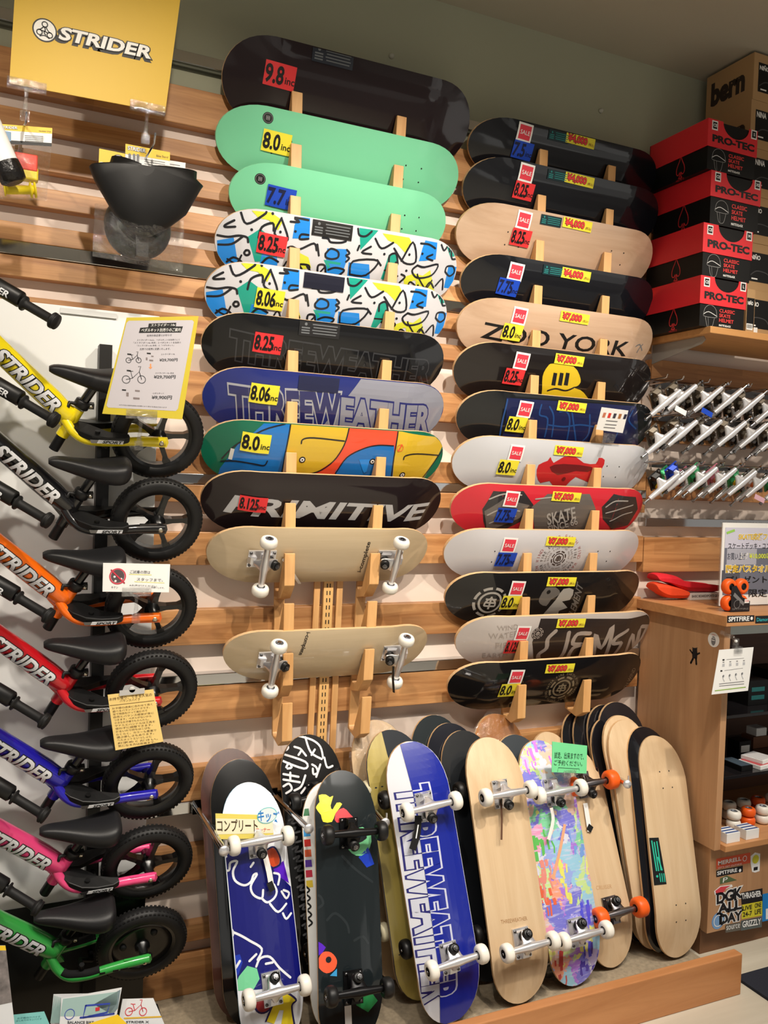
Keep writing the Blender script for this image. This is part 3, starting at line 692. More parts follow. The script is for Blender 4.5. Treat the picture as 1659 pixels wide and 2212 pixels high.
# ---- right rack
RWX = [(1.424, 2.221), (1.408, 2.233), (1.388, 2.215), (1.414, 2.229), (1.405, 2.234), (1.398, 2.232), (1.416, 2.248), (1.406, 2.241), (1.408, 2.223), (1.388, 2.212), (1.398, 2.221), (1.445, 2.279), (1.421, 2.246)]
SALE_C = [(1133.5, 286.2), (1136.8, 373.4), (1131.5, 475.4), (1114.3, 587.1), (1122, 682.5), (1126.4, 779.6), (1133.8, 884), (1114.7, 978.1), (1104.7, 1077.8), (1099.5, 1177.5), (1116.8, 1270.9), (1128.6, 1367.4), (1114.8, 1461.9)]
SIZE_C = [(1128.2, 325.1), (1130.6, 412.3), (1124.1, 513.4), (1097.5, 620.7), (1105.7, 717.3), (1109, 813.4), (1114.7, 916.6), (1096, 1009.3), (1091.7, 1112.5), (1091.7, 1207.8), (1102.3, 1300.6), (1110.7, 1396.1), (1098.9, 1489.6)]
PRICE_C = [(1253.4, 303.4), (1251.4, 388.6), (1246.9, 484.8), (1244, 593.2), (1241.2, 686.2), (1229.6, 777.4), (1234.8, 878.4), (1228.3, 973.8), (1223.1, 1072.6), (1210.9, 1168.8), (1212.7, 1256), (1233.2, 1345.5), (1209.3, 1443)]
def R_(i, size, col, W, price, bot, label, art=None, tag_=None, **k):
    D = rack_deck(i, RWX[i][0], RWX[i][1], W*IN, bot, label)
    o = make_deck(D, bot, label, art=art, **k)
    sale_sticker(D, o, SALE_C[i]); size_sticker(D, o, col, size, SIZE_C[i], w=0.077, h=0.056); price_sticker(D, o, price, PRICE_C[i])
    if tag_: info_label(D, o, tag_, w=0.085, h=0.032, bg=(14, 44, 50), ink=(34, 130, 128))
    return D, o
NAVYBLK = deckmat('blue_black_lacquer', (14, 16, 22))
R_(0, '7.5', 'b', 7.5, '¥4,000', NAVYBLK, 'plain black deck with blue 7.5 inc sticker, topmost on the right rack', tag_=(1207, 295))
R_(1, '8.25', 'r', 8.25, '¥4,000', NAVYBLK, 'plain black deck with red 8.25 inc and ¥4,000 stickers', tag_=(1205, 380))
R_(2, '8.25', 'r', 8.25, '¥4,000', M_MAPLE2, 'plain pale maple deck with red 8.25 inc and ¥4,000 stickers', tag_=(1190, 477), art=lambda D, m: holes(D, m))
R_(3, '7.75', 'b', 7.75, '¥4,000', NAVYBLK, 'plain black deck with blue 7.75 inc sticker above the maple lettered deck', tag_=(1195, 585))
def zoo(D, m):
    D.text(m, 'ZOO YORK', c5(228, 205), c5(945, 298), c5(248, 128), M_INK, 1, 0.015)
    p = c5(1015, 255)
    D.stroke(m, [c5(1000, 250), c5(1020, 240), c5(1030, 270)], 0.005, M_GREYINK, 1, 2); D.stroke(m, [c5(1005, 280), c5(1018, 258), c5(1034, 240)], 0.005, M_GREYINK, 1, 2)
R_(4, '8.0', 'y', 8.0, '¥7,000', M_MAPLE2, 'pale maple deck with wide black two-word lettering across it', zoo)
def emblem(D, m):
    y = mat('emblem_yellow', (222, 190, 40), 0.35, coat=0.6)
    D.poly(m, U3(c5, [(590, 335), (690, 350), (725, 415), (712, 445), (690, 455), (740, 480), (760, 560), (500, 560), (530, 490), (535, 400), (560, 350)]), y, 1, 3)
    for a in (590, 622, 652): D.poly(m, U3(c5, [(a, 380), (a+18, 383), (a+8, 445), (a-12, 442)]), P_K, 2)
    D.stroke(m, U3(c5, [(560, 470), (600, 460), (650, 470), (690, 455)]), 0.006, P_K, 2)
    D.stroke(m, U3(c5, [(890, 450), (905, 440), (915, 460)]), 0.003, P_K, 2)
R_(5, '8.25', 'r', 8.25, '¥7,000', deckmat('warm_black_lacquer', (24, 19, 19)), 'dark brown black deck with large yellow emblem in its middle', emblem)
def death(D, m):
    nv = mat('print_deep_blue', (22, 30, 74), 0.35, coat=0.6); ln = mat('print_line_blue', (30, 70, 130), 0.4, coat=0.5)
    D.poly(m, U3(c5, [(355, 505), (1000, 545), (1010, 800), (300, 800), (350, 640)]), nv, 1)
    for p in ([(360, 515), (335, 620), (320, 700)], [(530, 540), (520, 590), (560, 610), (545, 700)], [(570, 550), (590, 600), (580, 700)], [(620, 575), (655, 575), (670, 620), (655, 720)], [(680, 570), (690, 640), (700, 720)], [(770, 590), (765, 680), (735, 720)], [(940, 580), (920, 650), (900, 700)], [(985, 570), (965, 620), (1000, 660)], [(560, 640), (640, 650), (720, 640), (790, 650)]): D.stroke(m, U3(c5, p), 0.006, ln, 2, 4)
D, o = R_(6, '8.0', 'y', 8.0, '¥7,000', deckmat('slate_black_lacquer', (19, 22, 26)), 'black deck with dripping blue lettering and a small white picture card', death)
# picture card clipped to the peg in front of that deck
pc = Plane(at(1322, 905, -0.235), (1, 0, 0), (0, -ST, CT)); m = MB(); pc.quad(m, [c5(830, 553), c5(963, 570), c5(935, 682), c5(802, 664)], M_WHITE)
for i, cc in enumerate(((196, 120, 90), (214, 60, 50), (60, 60, 70), (170, 110, 60), (40, 40, 60))): pc.rect(m, c5(842+i*26, 592+i*2), 0.012, 0.018, mat('card_ink_%d' % i, cc, 0.6), 1)
for i, q in enumerate(((880, 622), (875, 640), (868, 655))): pc.rect(m, c5(*q), 0.05, 0.0035, M_GREYINK, 1)
o = m.build('picture_card', origin=pc.o); tag(o, 'small white printed card clipped to the peg of the right rack', 'card')
pk = Plane(at(1300, 955, -0.16), (1, 0, 0), (0, 0, 1)); m = MB(); pk.quad(m, [c5(845, 680), c5(905, 690), c5(880, 760), c5(825, 750)], M_CLEAR, 0.004); m.tube([at(*c5(850, 690), -0.20), at(*c5(835, 740), -0.165), at(*c5(815, 800), -0.165)], 0.007, M_CLEAR, 8)
o = m.build('clip_holder', origin=pk.o); tag(o, 'clear plastic clip holding the small picture card on the rack peg', 'clip')
def redbeast(D, m):
    rd = mat('print_blood_red', (196, 40, 44), 0.35, coat=0.6); dk = mat('print_dark_red', (110, 26, 30), 0.35, coat=0.6)
    D.poly(m, U3(c5, [(515, 840), (560, 820), (575, 800), (590, 830), (640, 800), (700, 800), (740, 830), (800, 835), (815, 805), (845, 815), (830, 860), (790, 880), (770, 930), (700, 900), (650, 945), (600, 960), (570, 920), (525, 930), (505, 890)]), rd, 1, 2)
    D.poly(m, U3(c5, [(570, 850), (640, 835), (780, 850), (760, 875), (700, 870), (610, 890)]), dk, 2, 2)
    for p in ((600, 850), (690, 850), (640, 910)): D.disc(m, c5(*p), 0.008, dk, 3)
    holes(D, m)
R_(7, '8.0', 'y', 8.0, '¥7,000', deckmat('pale_grey_lacquer', (200, 202, 208), 0.8), 'light grey deck with red beast print across the middle', redbeast)
def redgrey(D, m):
    g = mat('print_warm_grey', (104, 98, 94), 0.4, coat=0.6); d = mat('print_charcoal', (44, 42, 44), 0.4, coat=0.6); lg = mat('print_pale_grey', (168, 164, 160), 0.4, coat=0.6)
    D.poly(m, U3(c5, [(235, 1060), (290, 970), (440, 970), (490, 1040), (430, 1120), (260, 1200), (240, 1120)]), d, 1)
    D.poly(m, U3(c5, [(245, 1070), (340, 1010), (470, 1040), (420, 1105), (255, 1170)]), g, 2)
    D.poly(m, U3(c5, [(480, 1050), (560, 985), (770, 985), (800, 1060), (770, 1230), (500, 1230)]), g, 1)
    D.disc(m, c5(625, 1110), 0.048, d, 2, r2=None, sq=0.62)
    D.text(m, 'SKATE', c5(560, 1140), c5(700, 1105), c5(555, 1085), lg, 3, 0.02); D.text(m, 'SINCE 66', c5(565, 1175), c5(710, 1135), c5(560, 1145), lg, 3, 0.02)
    D.poly(m, U3(c5, [(830, 1050), (890, 985), (1000, 1000), (1010, 1060), (960, 1140), (880, 1160), (835, 1110)]), d, 1)
    for p in ([(850, 1050), (900, 1020), (960, 1020)], [(850, 1080), (920, 1060), (985, 1040)], [(870, 1120), (930, 1090), (980, 1075)], [(500, 1010), (600, 1000), (700, 1005)], [(270, 1010), (340, 985), (430, 990)], [(260, 1090), (330, 1060), (420, 1070)], [(270, 1130), (340, 1100), (400, 1095)]): D.stroke(m, U3(c5, p), 0.005, lg, 3, 4)
R_(8, '7.75', 'b', 7.75, '¥7,000', deckmat('crimson_lacquer', (206, 44, 58)), 'crimson deck with grey and black badge print and blue 7.75 inc sticker', redgrey)
def eemblem(D, m, c, r, ink, L=1, arcs=True):
    D.ring(m, c, r, r*0.19, ink, L); u, v = D.uv(*c)
    if arcs:
        for k in range(8): D.ring(m, (u, v), r*1.42, r*0.24, ink, L, 8, px=False, a0=k*PI/4+0.1, a1=(k+1)*PI/4-0.12)
    for k in (-1, 0, 1): D.rect(m, (u, v+k*r*0.34), r*1.0, r*0.17, ink, L+1, px=False)
    D.rect(m, (u-r*0.05, v), r*0.17, r*1.3, ink, L+2, px=False)
    for k in (-1, 1): D.stroke(m, [(u+k*r*0.5, v-r*0.3), (u+k*r*0.42, v+r*0.1), (u-r*0.05, v+r*0.5)], r*0.15, ink, L+1, 3, px=False)
def ringtext(D, m, t, c, r, a0, a1, h, ink, L=1):
    u, v = D.uv(*c); k = len(t)
    for i, ch in enumerate(t):
        if ch == ' ': continue
        a = a0+(a1-a0)*(i+0.5)/k; D.textc(m, ch, (u+math.cos(a)*r, v+math.sin(a)*r), h, ink, L, 0.0, a-PI/2, px=False, maxw=h*0.9)
def el_white(D, m):
    br = mat('print_brown', (72, 58, 54), 0.4); pk_ = mat('print_dusty_red', (176, 110, 112), 0.4); gy = mat('print_mid_grey', (140, 128, 124), 0.4); c = cE(848, 255)
    eemblem(D, m, c, 0.020, br)
    for r, t, ink, h in ((0.043, 'WIND WATER FIRE EARTH WIND WATER FIRE ', gy, 0.007), (0.055, 'FIRE EARTH WIND WATER FIRE EARTH WIND ', gy, 0.008), (0.069, 'WATER FIRE EARTH WIND WATER FIRE EARTH ', br, 0.0105), (0.086, 'EARTH WIND WATER FIRE EARTH WIND WATER ', pk_, 0.0125)): ringtext(D, m, t, c, r, PI*2.5, PI*0.5, h, ink)
    holes(D, m)
D, o = R_(9, '7.75', 'b', 7.75, '¥7,000', deckmat('warm_white_lacquer', (204, 202, 206), 0.7), 'off white deck with small ring emblem inside circles of lettering', el_white)
def el_black(D, m):
    g = mat('print_light_grey', (170, 166, 160), 0.4, coat=0.5); d = mat('print_dim_grey', (108, 104, 100), 0.4, coat=0.5)
    eemblem(D, m, cE(412, 540), 0.040, g)
    D.poly(m, U3(cE, [(725, 510), (770, 440), (830, 440), (860, 480), (800, 520), (770, 560), (730, 545)]), d, 1, 2); D.disc(m, cE(785, 470), 0.008, M_INK, 2)
    D.poly(m, U3(cE, [(760, 600), (830, 520), (880, 450), (945, 455), (920, 520), (870, 530), (905, 570), (850, 590), (830, 640), (740, 640)]), g, 2, 2)
    D.text(m, 'ELEMENT', cE(935, 640), cE(1005, 432), cE(905, 620), d, 1, 0.02)
R_(10, '8.0', 'y', 8.0, '¥7,000', deckmat('soft_black_lacquer', (21, 20, 21)), 'black deck with large grey ring emblem at its left end and an animal print', el_black)
def el_split(D, m):
    k = mat('print_brown_black', (46, 38, 36), 0.35, coat=0.7); g = mat('print_sand_grey', (176, 164, 156), 0.4, coat=0.5); fa = mat('print_faint_grey', (170, 160, 154), 0.4)
    D.poly(m, U3(cE, [(735, 640), (1480, 600), (1480, 960), (690, 960), (680, 790)]), k, 1)
    D.disc(m, cE(715, 735), 0.024, k, 2); eemblem(D, m, cE(715, 735), 0.0145, g, 3)
    for t, p0, p1, p2 in (('WIND', (455, 715), (590, 705), (455, 685)), ('WATER', (400, 770), (590, 750), (400, 735)), ('FIRE', (445, 830), (560, 820), (445, 795)), ('EARTH', (360, 890), (520, 880), (360, 860))): D.text(m, t, cE(*p0), cE(*p1), cE(*p2), fa, 1)
    W_ = 0.017
    for p in ([(830, 720), (780, 770), (770, 830), (720, 870), (730, 910), (790, 910)], [(915, 730), (880, 860), (830, 910)], [(1050, 735), (970, 740), (940, 800), (1000, 805), (940, 830), (910, 890), (970, 890)], [(1070, 880), (1085, 740), (1120, 830), (1195, 685), (1140, 890)], [(1290, 715), (1220, 760), (1200, 800), (1250, 800), (1180, 890)], [(1260, 900), (1320, 740), (1330, 830), (1370, 700), (1340, 840)], [(1380, 690), (1430, 690)], [(1410, 700), (1310, 890)]): D.stroke(m, U3(cE, p), W_, g, 2, 4)
R_(11, '8.125', 'r', 8.125, '¥7,000', deckmat('greige_lacquer', (196, 188, 184), 0.7), 'deck half greige half black with big brushed lettering', el_split)
def el_low(D, m):
    g = mat('print_khaki_grey', (132, 120, 98), 0.4, coat=0.5); eemblem(D, m, cE(868, 1085), 0.034, g)
    ringtext(D, m, 'EARTH WIND WATER FIRE EARTH WIND WATER FIRE ', cE(868, 1085), 0.063, PI*2.5, PI*0.5, 0.010, g)
    D.text(m, 'EARTH WIND', cE(1255, 1140), cE(1345, 960), cE(1235, 1135), g, 1)
R_(12, '8.0', 'y', 8.0, '¥7,000', deckmat('jet_black_lacquer', (13, 13, 16)), 'black deck with khaki ring emblem, lowest on the right rack', el_low)
# ================================================================ balance bikes on the left wall
TB = math.radians(22); SB, CB = math.sin(TB), math.cos(TB)
M_FRAME = {k: mat('bike_%s_paint' % k, c, 0.28, 0, 0.7) for k, c in (('yellow', (242, 220, 20)), ('black', (14, 14, 17)), ('orange', (246, 112, 14)), ('red', (196, 20, 32)), ('blue', (34, 28, 168)), ('pink', (240, 74, 134)), ('green', (58, 168, 74)))}
M_SEAT = mat('seat_leatherette', (24, 24, 26), 0.45, bump=0.03, bscale=250)
M_TYRE = mat('eva_tyre', (15, 15, 16), 0.55)
M_RIM = mat('black_rim', (11, 11, 12), 0.3, coat=0.3)
M_BOLT = mat('zinc_bolt', (214, 206, 186), 0.25, 1.0)
M_LET = mat('bike_white_letters', (226, 228, 232), 0.45)
DT0, DT1 = V((-0.475, 0, 0.266)), V((-0.238, 0, 0.042))
def cyl_surf(a, b, r, near=V((0, -1, 0))):
    a, b = V(a), V(b); ax = (b-a).normalized(); nn = (near-ax*near.dot(ax)).normalized(); vv = nn.cross(ax)
    if vv.z < 0: vv = -vv
    def fn(u, v, off):
        q = v/r; return a + ax*u + (nn*math.cos(q) + vv*math.sin(q))*(r+off)
    return Curl(fn, 0.03, 0.006)
def bike_frame(colour, root, classic=False):
    m = M_FRAME[colour]; b = MB()
    dt = [DT0.lerp(DT1, i/6) for i in range(7)]
    b.tube(dt, [0.027, 0.028, 0.0285, 0.029, 0.030, 0.030, 0.026], m, 20)
    b.sphere(DT1, 0.0255, m, 14)
    ht = V((0.34, 0, 0.94)); hb = V((-0.560, 0, 0))+ht*0.235
    b.tube([hb, hb+ht*0.085], 0.019, m, 16)
    b.tube([V((-0.212, 0, 0.062)), V((-0.250, 0, -0.016))], 0.0165, m, 16)
    b.prism([(-0.30, -0.004, 0.070), (-0.225, -0.004, 0.030), (-0.205, -0.004, -0.012), (-0.235, -0.004, -0.014)], (0, 0.008, 0), m)
    for sg in (-1, 1):
        pth = [(-0.245, sg*0.012, 0.034), (-0.225, sg*0.030, 0.008), (-0.195, sg*0.044, -0.008), (-0.15, sg*0.050, -0.010), (-0.10, sg*0.052, -0.006), (-0.05, sg*0.054, -0.001), (0.012, sg*0.056, 0.002)]
        if classic: pth = [(-0.245, sg*0.012, 0.030), (-0.225, sg*0.030, -0.004), (-0.195, sg*0.048, -0.020), (-0.15, sg*0.054, -0.020), (-0.10, sg*0.055, -0.010), (-0.05, sg*0.056, -0.002), (0.012, sg*0.057, 0.004)]
        b.tube(catm3(pth, 4), 0.0125, m, 12, flat=1.0)
        b.prism([(-0.055, sg*0.056-0.003, -0.014), (0.016, sg*0.056-0.003, -0.014), (0.020, sg*0.056-0.003, 0.0), (0.016, sg*0.056-0.003, 0.014), (-0.055, sg*0.056-0.003, 0.014)], (0, 0.006, 0), m)
    o = b
    S = cyl_surf(DT0, DT1, 0.0302)
    S.text(o, 'STRIDER', (0.088, -0.0185), (0.286, -0.0185), (0.096, 0.0165), M_LET, 2, 0.035, px=False, outline=M_BLKGLOSS, ow=0.045)
    if classic: 
        for x0, x1 in ((-0.12, -0.105), (-0.085, -0.07), (-0.065, -0.045)): o.box((x0, -0.0685, -0.009), (x1, -0.0675, -0.003), M_INK)
    return o.build('frame', root)
def catm3(p, n):
    P = [V(q) for q in p]; out = []; k = len(P)
    for i in range(k-1):
        a, b, c, d = P[max(i-1, 0)], P[i], P[i+1], P[min(i+2, k-1)]
        for j in range(n):
            t = j/n; out.append(0.5*((2*b)+(c-a)*t+(2*a-5*b+4*c-d)*t*t+(3*b-a-3*c+d)*t**3))
    out.append(P[-1]); return out
WR = 0.127
def tyre_mb(ax=V((0, 1, 0)), c=V((0, 0, 0))):
    b = MB(); ax = ax.normalized()
    b.lathe(c, ax, [(0.090, -0.016), (0.094, -0.020), (0.104, -0.0225), (0.116, -0.020), (0.1245, -0.012), (WR-0.0008, 0), (0.1245, 0.012), (0.116, 0.020), (0.104, 0.0225), (0.094, 0.020), (0.090, 0.016)], M_TYRE, 56)
    e1 = V((0, 0, 1)); e1 = (e1-ax*e1.dot(ax)).normalized(); e2 = ax.cross(e1)
    for k in range(64):
        q = 2*PI*k/64; rd = e1*math.cos(q)+e2*math.sin(q); tg = e2*math.cos(q)-e1*math.sin(q)
        for h, dq, sl in ((-0.0125, 0.0, 0.5), (0.0125, 0.05, -0.5), (-0.003, 0.025, 0.0)):
            r2 = rd if True else rd; rr = 0.1208 if abs(h) > 0.01 else 0.1238
            rd2 = e1*math.cos(q+dq)+e2*math.sin(q+dq)
            b.obox(c+rd2*rr+ax*h, rd2*0.005+ax*(0.002*(1 if h > 0 else -1)), tg*0.0062, ax*0.008, M_TYRE)
    return b
def rim_mb(ax=V((0, 1, 0)), c=V((0, 0, 0)), solid=False, a0=0.25):
    b = MB(); ax = ax.normalized()
    b.lathe(c, ax, [(0.083, -0.013), (0.091, -0.017), (0.094, -0.018), (0.094, 0.018), (0.091, 0.017), (0.083, 0.013), (0.083, -0.013)], M_RIM, 48)
    b.lathe(c, ax, [(0.0, -0.042), (0.012, -0.042), (0.013, -0.022), (0.021, -0.016), (0.021, 0.016), (0.013, 0.022), (0.012, 0.042), (0.0, 0.042)], M_RIM, 20)
    e1 = V((0, 0, 1)); e1 = (e1-ax*e1.dot(ax)).normalized(); e2 = ax.cross(e1)
    if solid:
        b.lathe(c, ax, [(0.02, -0.010), (0.060, -0.0065), (0.084, -0.012), (0.084, 0.012), (0.060, 0.0065), (0.02, 0.010)], M_RIM, 48)
        for k in range(3):
            q = 2*PI*k/3+0.6; b.lathe(c+(e1*math.cos(q)+e2*math.sin(q))*0.052, ax, [(0.0, -0.013), (0.008, -0.013), (0.010, -0.008), (0.010, 0.008), (0.008, 0.013), (0.0, 0.013)], M_RUBBER, 14)
    else:
        for k in range(5):
            q = 2*PI*k/5+a0; rd = e1*math.cos(q)+e2*math.sin(q); tg = e2*math.cos(q)-e1*math.sin(q)
            b.loft([[c+rd*r+tg*(hw*i)+ax*(ht*j) for i, j in ((-1, -1), (1, -1), (1, 1), (-1, 1))] for r, hw, ht in ((0.016, 0.010, 0.013), (0.040, 0.0068, 0.010), (0.070, 0.0066, 0.010), (0.086, 0.012, 0.012))], M_RIM, smooth=False)
    return b
FR['proto'] = Matrix.Identity(4)
proto = bpy.data.objects.new('proto', None); COL.objects.link(proto)
# seat
b = MB(); rings = []
for x, zt_, zb, hw in ((-0.289, 0.170, 0.158, 0.010), (-0.280, 0.176, 0.152, 0.017), (-0.255, 0.177, 0.143, 0.021), (-0.215, 0.172, 0.130, 0.029), (-0.175, 0.168, 0.119, 0.042), (-0.140, 0.170, 0.113, 0.055), (-0.110, 0.176, 0.113, 0.060), (-0.092, 0.178, 0.120, 0.052), (-0.083, 0.170, 0.132, 0.032)):
    zc, hh = (zt_+zb)/2, (zt_-zb)/2; rg = []
    for i in range(20):
        q = 2*PI*i/20; cx, sx = math.cos(q), math.sin(q); p = 0.55
        rg.append(V((x, hw*math.copysign(abs(cx)**p, cx), zc+hh*math.copysign(abs(sx)**(0.75), sx))))
    rings.append(rg)
b.loft(rings, M_SEAT); seat = b.build('seat', proto, subsurf=1)
b = MB(); b.tube([(-0.176, 0, 0.125), (-0.206, 0, 0.072)], 0.0125, M_BLKGLOSS, 14); b.build('seat_post', proto); b = MB(); b.tube([(-0.250, 0, -0.016), (-0.269, 0, -0.056)], 0.0135, M_BLACK, 14); b.build('post_end', proto)
b = MB(); ax = V((-0.436, 0, -0.9)).normalized(); b.lathe(V((-0.199, 0, 0.085)), ax, [(0.0, 0), (0.0185, 0), (0.0205, 0.003), (0.0205, 0.019), (0.0185, 0.022), (0.0, 0.022)], M_BLACK, 18)
b.tube([(-0.222, -0.008, 0.078), (-0.236, -0.014, 0.082), (-0.240, -0.017, 0.070)], 0.005, M_BLACK, 8); b.box((-0.192, -0.012, 0.066), (-0.174, 0.004, 0.081), M_BLACK); b.lathe((-0.182, -0.012, 0.073), (0, -1, 0), [(0.005, 0), (0.005, 0.004), (0, 0.0045)], M_BOLT, 10); b.build('seat_clamp', proto)
# footrest: a plastic plate forked round the wheel, pointed nose
b = MB(); outer = [(-0.256, 0, 0.020), (-0.236, -0.022, 0.020), (-0.212, -0.048, 0.014), (-0.180, -0.066, 0.008), (-0.140, -0.071, 0.005), (-0.094, -0.070, 0.006), (-0.084, -0.066, 0.009), (-0.090, -0.052, 0.009), (-0.118, -0.042, 0.008), (-0.136, -0.032, 0.009), (-0.144, 0.0, 0.010)]
outer = [V(p) for p in outer]; full = outer + [V((p.x, -p.y, p.z)) for p in outer[-2:0:-1]]
k = len(outer)
top = [p+V((0, 0, 0.010)) for p in full]; bot = [p+V((0, 0, -0.012)) for p in full]; n_ = len(full)
quads = [(i, i+1, n_-i-1 if i else n_-1, n_-i) for i in range(0)]
# the plate in two halves, each a strip between its outer and inner rim
def strip(sg):
    O = [V((-0.256, 0, 0.020)), V((-0.236, sg*0.022, 0.020)), V((-0.212, sg*0.048, 0.014)), V((-0.180, sg*0.066, 0.008)), V((-0.140, sg*0.071, 0.005)), V((-0.098, sg*0.070, 0.006)), V((-0.084, sg*0.064, 0.009))]
    I = [V((-0.230, 0, 0.022)), V((-0.205, sg*0.001, 0.020)), V((-0.185, sg*0.004, 0.016)), V((-0.160, sg*0.018, 0.011)), V((-0.137, sg*0.034, 0.008)), V((-0.108, sg*0.044, 0.008)), V((-0.086, sg*0.050, 0.009))]
    R = []
    for o_, i_ in zip(O, I): R.append([o_+V((0, 0, 0.004)), o_+V((0, 0, -0.013)), i_+V((0, 0, -0.010)), i_+V((0, 0, 0.007))])
    b.loft(R, M_BLKGLOSS if False else M_BLACK, smooth=False)
strip(-1); strip(1)
fr = b.build('footrest', proto, bevel=0.002)
fp = Plane((-0.150, -0.0722, -0.001), (1, 0.0, 0), (0, 0, 1)); m = MB()
m.prism([fp.P(-0.018, -0.0055), fp.P(0.048, -0.0055), fp.P(0.050, 0.004), fp.P(-0.014, 0.004)][::-1], fp.n*0.0008, M_LET)
m.prism([fp.P(-0.032, -0.0055, 0.0002), fp.P(-0.018, -0.0055, 0.0002), fp.P(-0.014, 0.004, 0.0002), fp.P(-0.036, 0.004, 0.0002)][::-1], fp.n*0.0008, M_DSTEEL)
fp.text(m, 'SPORT', (-0.004, -0.0045), (0.044, -0.0045), (-0.001, 0.003), M_INK, 4, 0.03, px=False); m.build('sport_label', proto)
rw = tyre_mb().build('tyre', proto); rw_t = rw
rm = rim_mb().build('rim', proto)
for sg in (-1, 1):
    b = MB(); b.lathe((0, sg*0.059, 0), (0, sg, 0), [(0.0105, 0), (0.0105, 0.002), (0.0075, 0.0022), (0.0075, 0.008), (0.0045, 0.010), (0.0, 0.0105)], M_BOLT, 12)
    b.prism([(-0.026, sg*0.0595-0.001, 0.0), (-0.010, sg*0.0595-0.001, 0.007), (0.004, sg*0.0595-0.001, 0.007), (0.004, sg*0.0595-0.001, -0.007), (-0.010, sg*0.0595-0.001, -0.007)], (0, 0.002, 0), M_STEEL); b.build('axle_nut', proto)
# steering, turned to the bike's left
F0 = V((-0.560, 0, 0)); AX = V((0.34, 0, 0.94)).normalized(); RS = Matrix.Rotation(math.radians(56), 3, AX)
rot = lambda p: F0 + RS @ (V(p)-F0)
b = MB(); cr_ = F0+AX*0.175
for sg in (-1, 1): b.tube([rot(F0+V((0, sg*0.048, 0))), rot(F0+V((0, sg*0.048, 0))+AX*0.12), rot(cr_+V((0, sg*0.03, 0))-AX*0.012), rot(cr_)], 0.011, M_BLACK, 10)
b.tube([cr_, F0+AX*0.40], 0.0125, M_BLACK, 12); b.build('fork', proto)
wax = RS @ V((0, 1, 0)); tyre_mb(wax, F0).build('front_tyre', proto); rim_mb(wax, F0).build('front_rim', proto)
BC = F0+AX*0.385
def bar(y, z=0.0): return rot(BC+V((0, y, 0))+AX*z)
b = MB(); b.tube([bar(-0.185), bar(0.185)], 0.0095, M_BLACK, 12); b.build('handlebar', proto)
b = MB(); pz = 0.004; b.tube([bar(-0.088, pz), bar(-0.084, pz), bar(0.084, pz), bar(0.088, pz)], [0.016, 0.0205, 0.0205, 0.016], M_BLACK, 18)
S = cyl_surf(bar(0.088, pz), bar(-0.088, pz), 0.0206, V((0, -1, -0.2)))
S.text(b, 'STRIDER', (0.055, -0.0045), (0.150, -0.0045), (0.059, 0.0105), M_LET, 2, 0.03, px=False, outline=M_BLKGLOSS, ow=0.04); b.build('bar_pad', proto)
for sg in (-1, 1):
    b = MB(); a = bar(sg*0.094); d = (bar(sg*0.18)-a).normalized()
    b.lathe(a, d, [(0.0, 0), (0.019, 0.0), (0.019, 0.003), (0.0125, 0.005), (0.0115, 0.012), (0.0115, 0.074), (0.0135, 0.078), (0.0205, 0.082), (0.0205, 0.087), (0.0175, 0.0885), (0.0195, 0.090), (0.0195, 0.094), (0.0, 0.096)], M_RUBBER, 20)
    b.build('grip', proto)
HUBS = [('yellow', 341, 940), ('black', 339, 1124), ('orange', 327, 1312), ('red', 328, 1490), ('blue', 320, 1687), ('pink', 318, 1863), ('green', 306, 2037)]
YB = -0.185
BIKE_LABEL = {'yellow': 'yellow balance bike hung at the top of the wall post', 'black': 'black framed balance bike hung between the yellow and orange ones', 'orange': 'orange balance bike with a white notice clipped to its frame', 'red': 'red balance bike hung on the wall with a handwritten note clipped on', 'blue': 'dark blue balance bike hung between the red and pink ones', 'pink': 'pink balance bike hung on the wall above the green one', 'green': 'green balance bike with solid black wheels, lowest on the wall'}
BIKES = {}
for col, px, py in HUBS:
    h = at(px, py, YB)
    fm = Matrix(((1, 0, 0, h.x), (0, CB, -SB, h.y), (0, SB, CB, h.z), (0, 0, 0, 1)))
    root = thing('balance_bike', BIKE_LABEL[col], 'balance bike', frame=fm, group='balance bikes on the wall post')
    FR[root.name] = Matrix.Identity(4); BIKES[col] = (root, fm)
    bike_frame(col, root, col == 'green')
    for ch in list(proto.children):
        base = ch.name.split('.')[0]
        if col == 'green' and base in ('footrest', 'sport_label', 'rim', 'front_rim'): continue
        copy_tree(ch, root)
    if col == 'green':
        rim_mb(solid=True).build('rim', root); rim_mb(wax, F0, True).build('front_rim', root)
        for sg in (-1, 1):
            b = MB(); b.tube(catm3([(-0.212, sg*0.040, -0.005), (-0.195, sg*0.048, -0.010), (-0.15, sg*0.054, -0.011), (-0.118, sg*0.055, -0.005)], 4), 0.0105, M_GRIP, 10); b.build('grip_strip', root)
    FR[root.name] = fm
for ch in list(proto.children): bpy.data.objects.remove(ch)
bpy.data.objects.remove(proto)
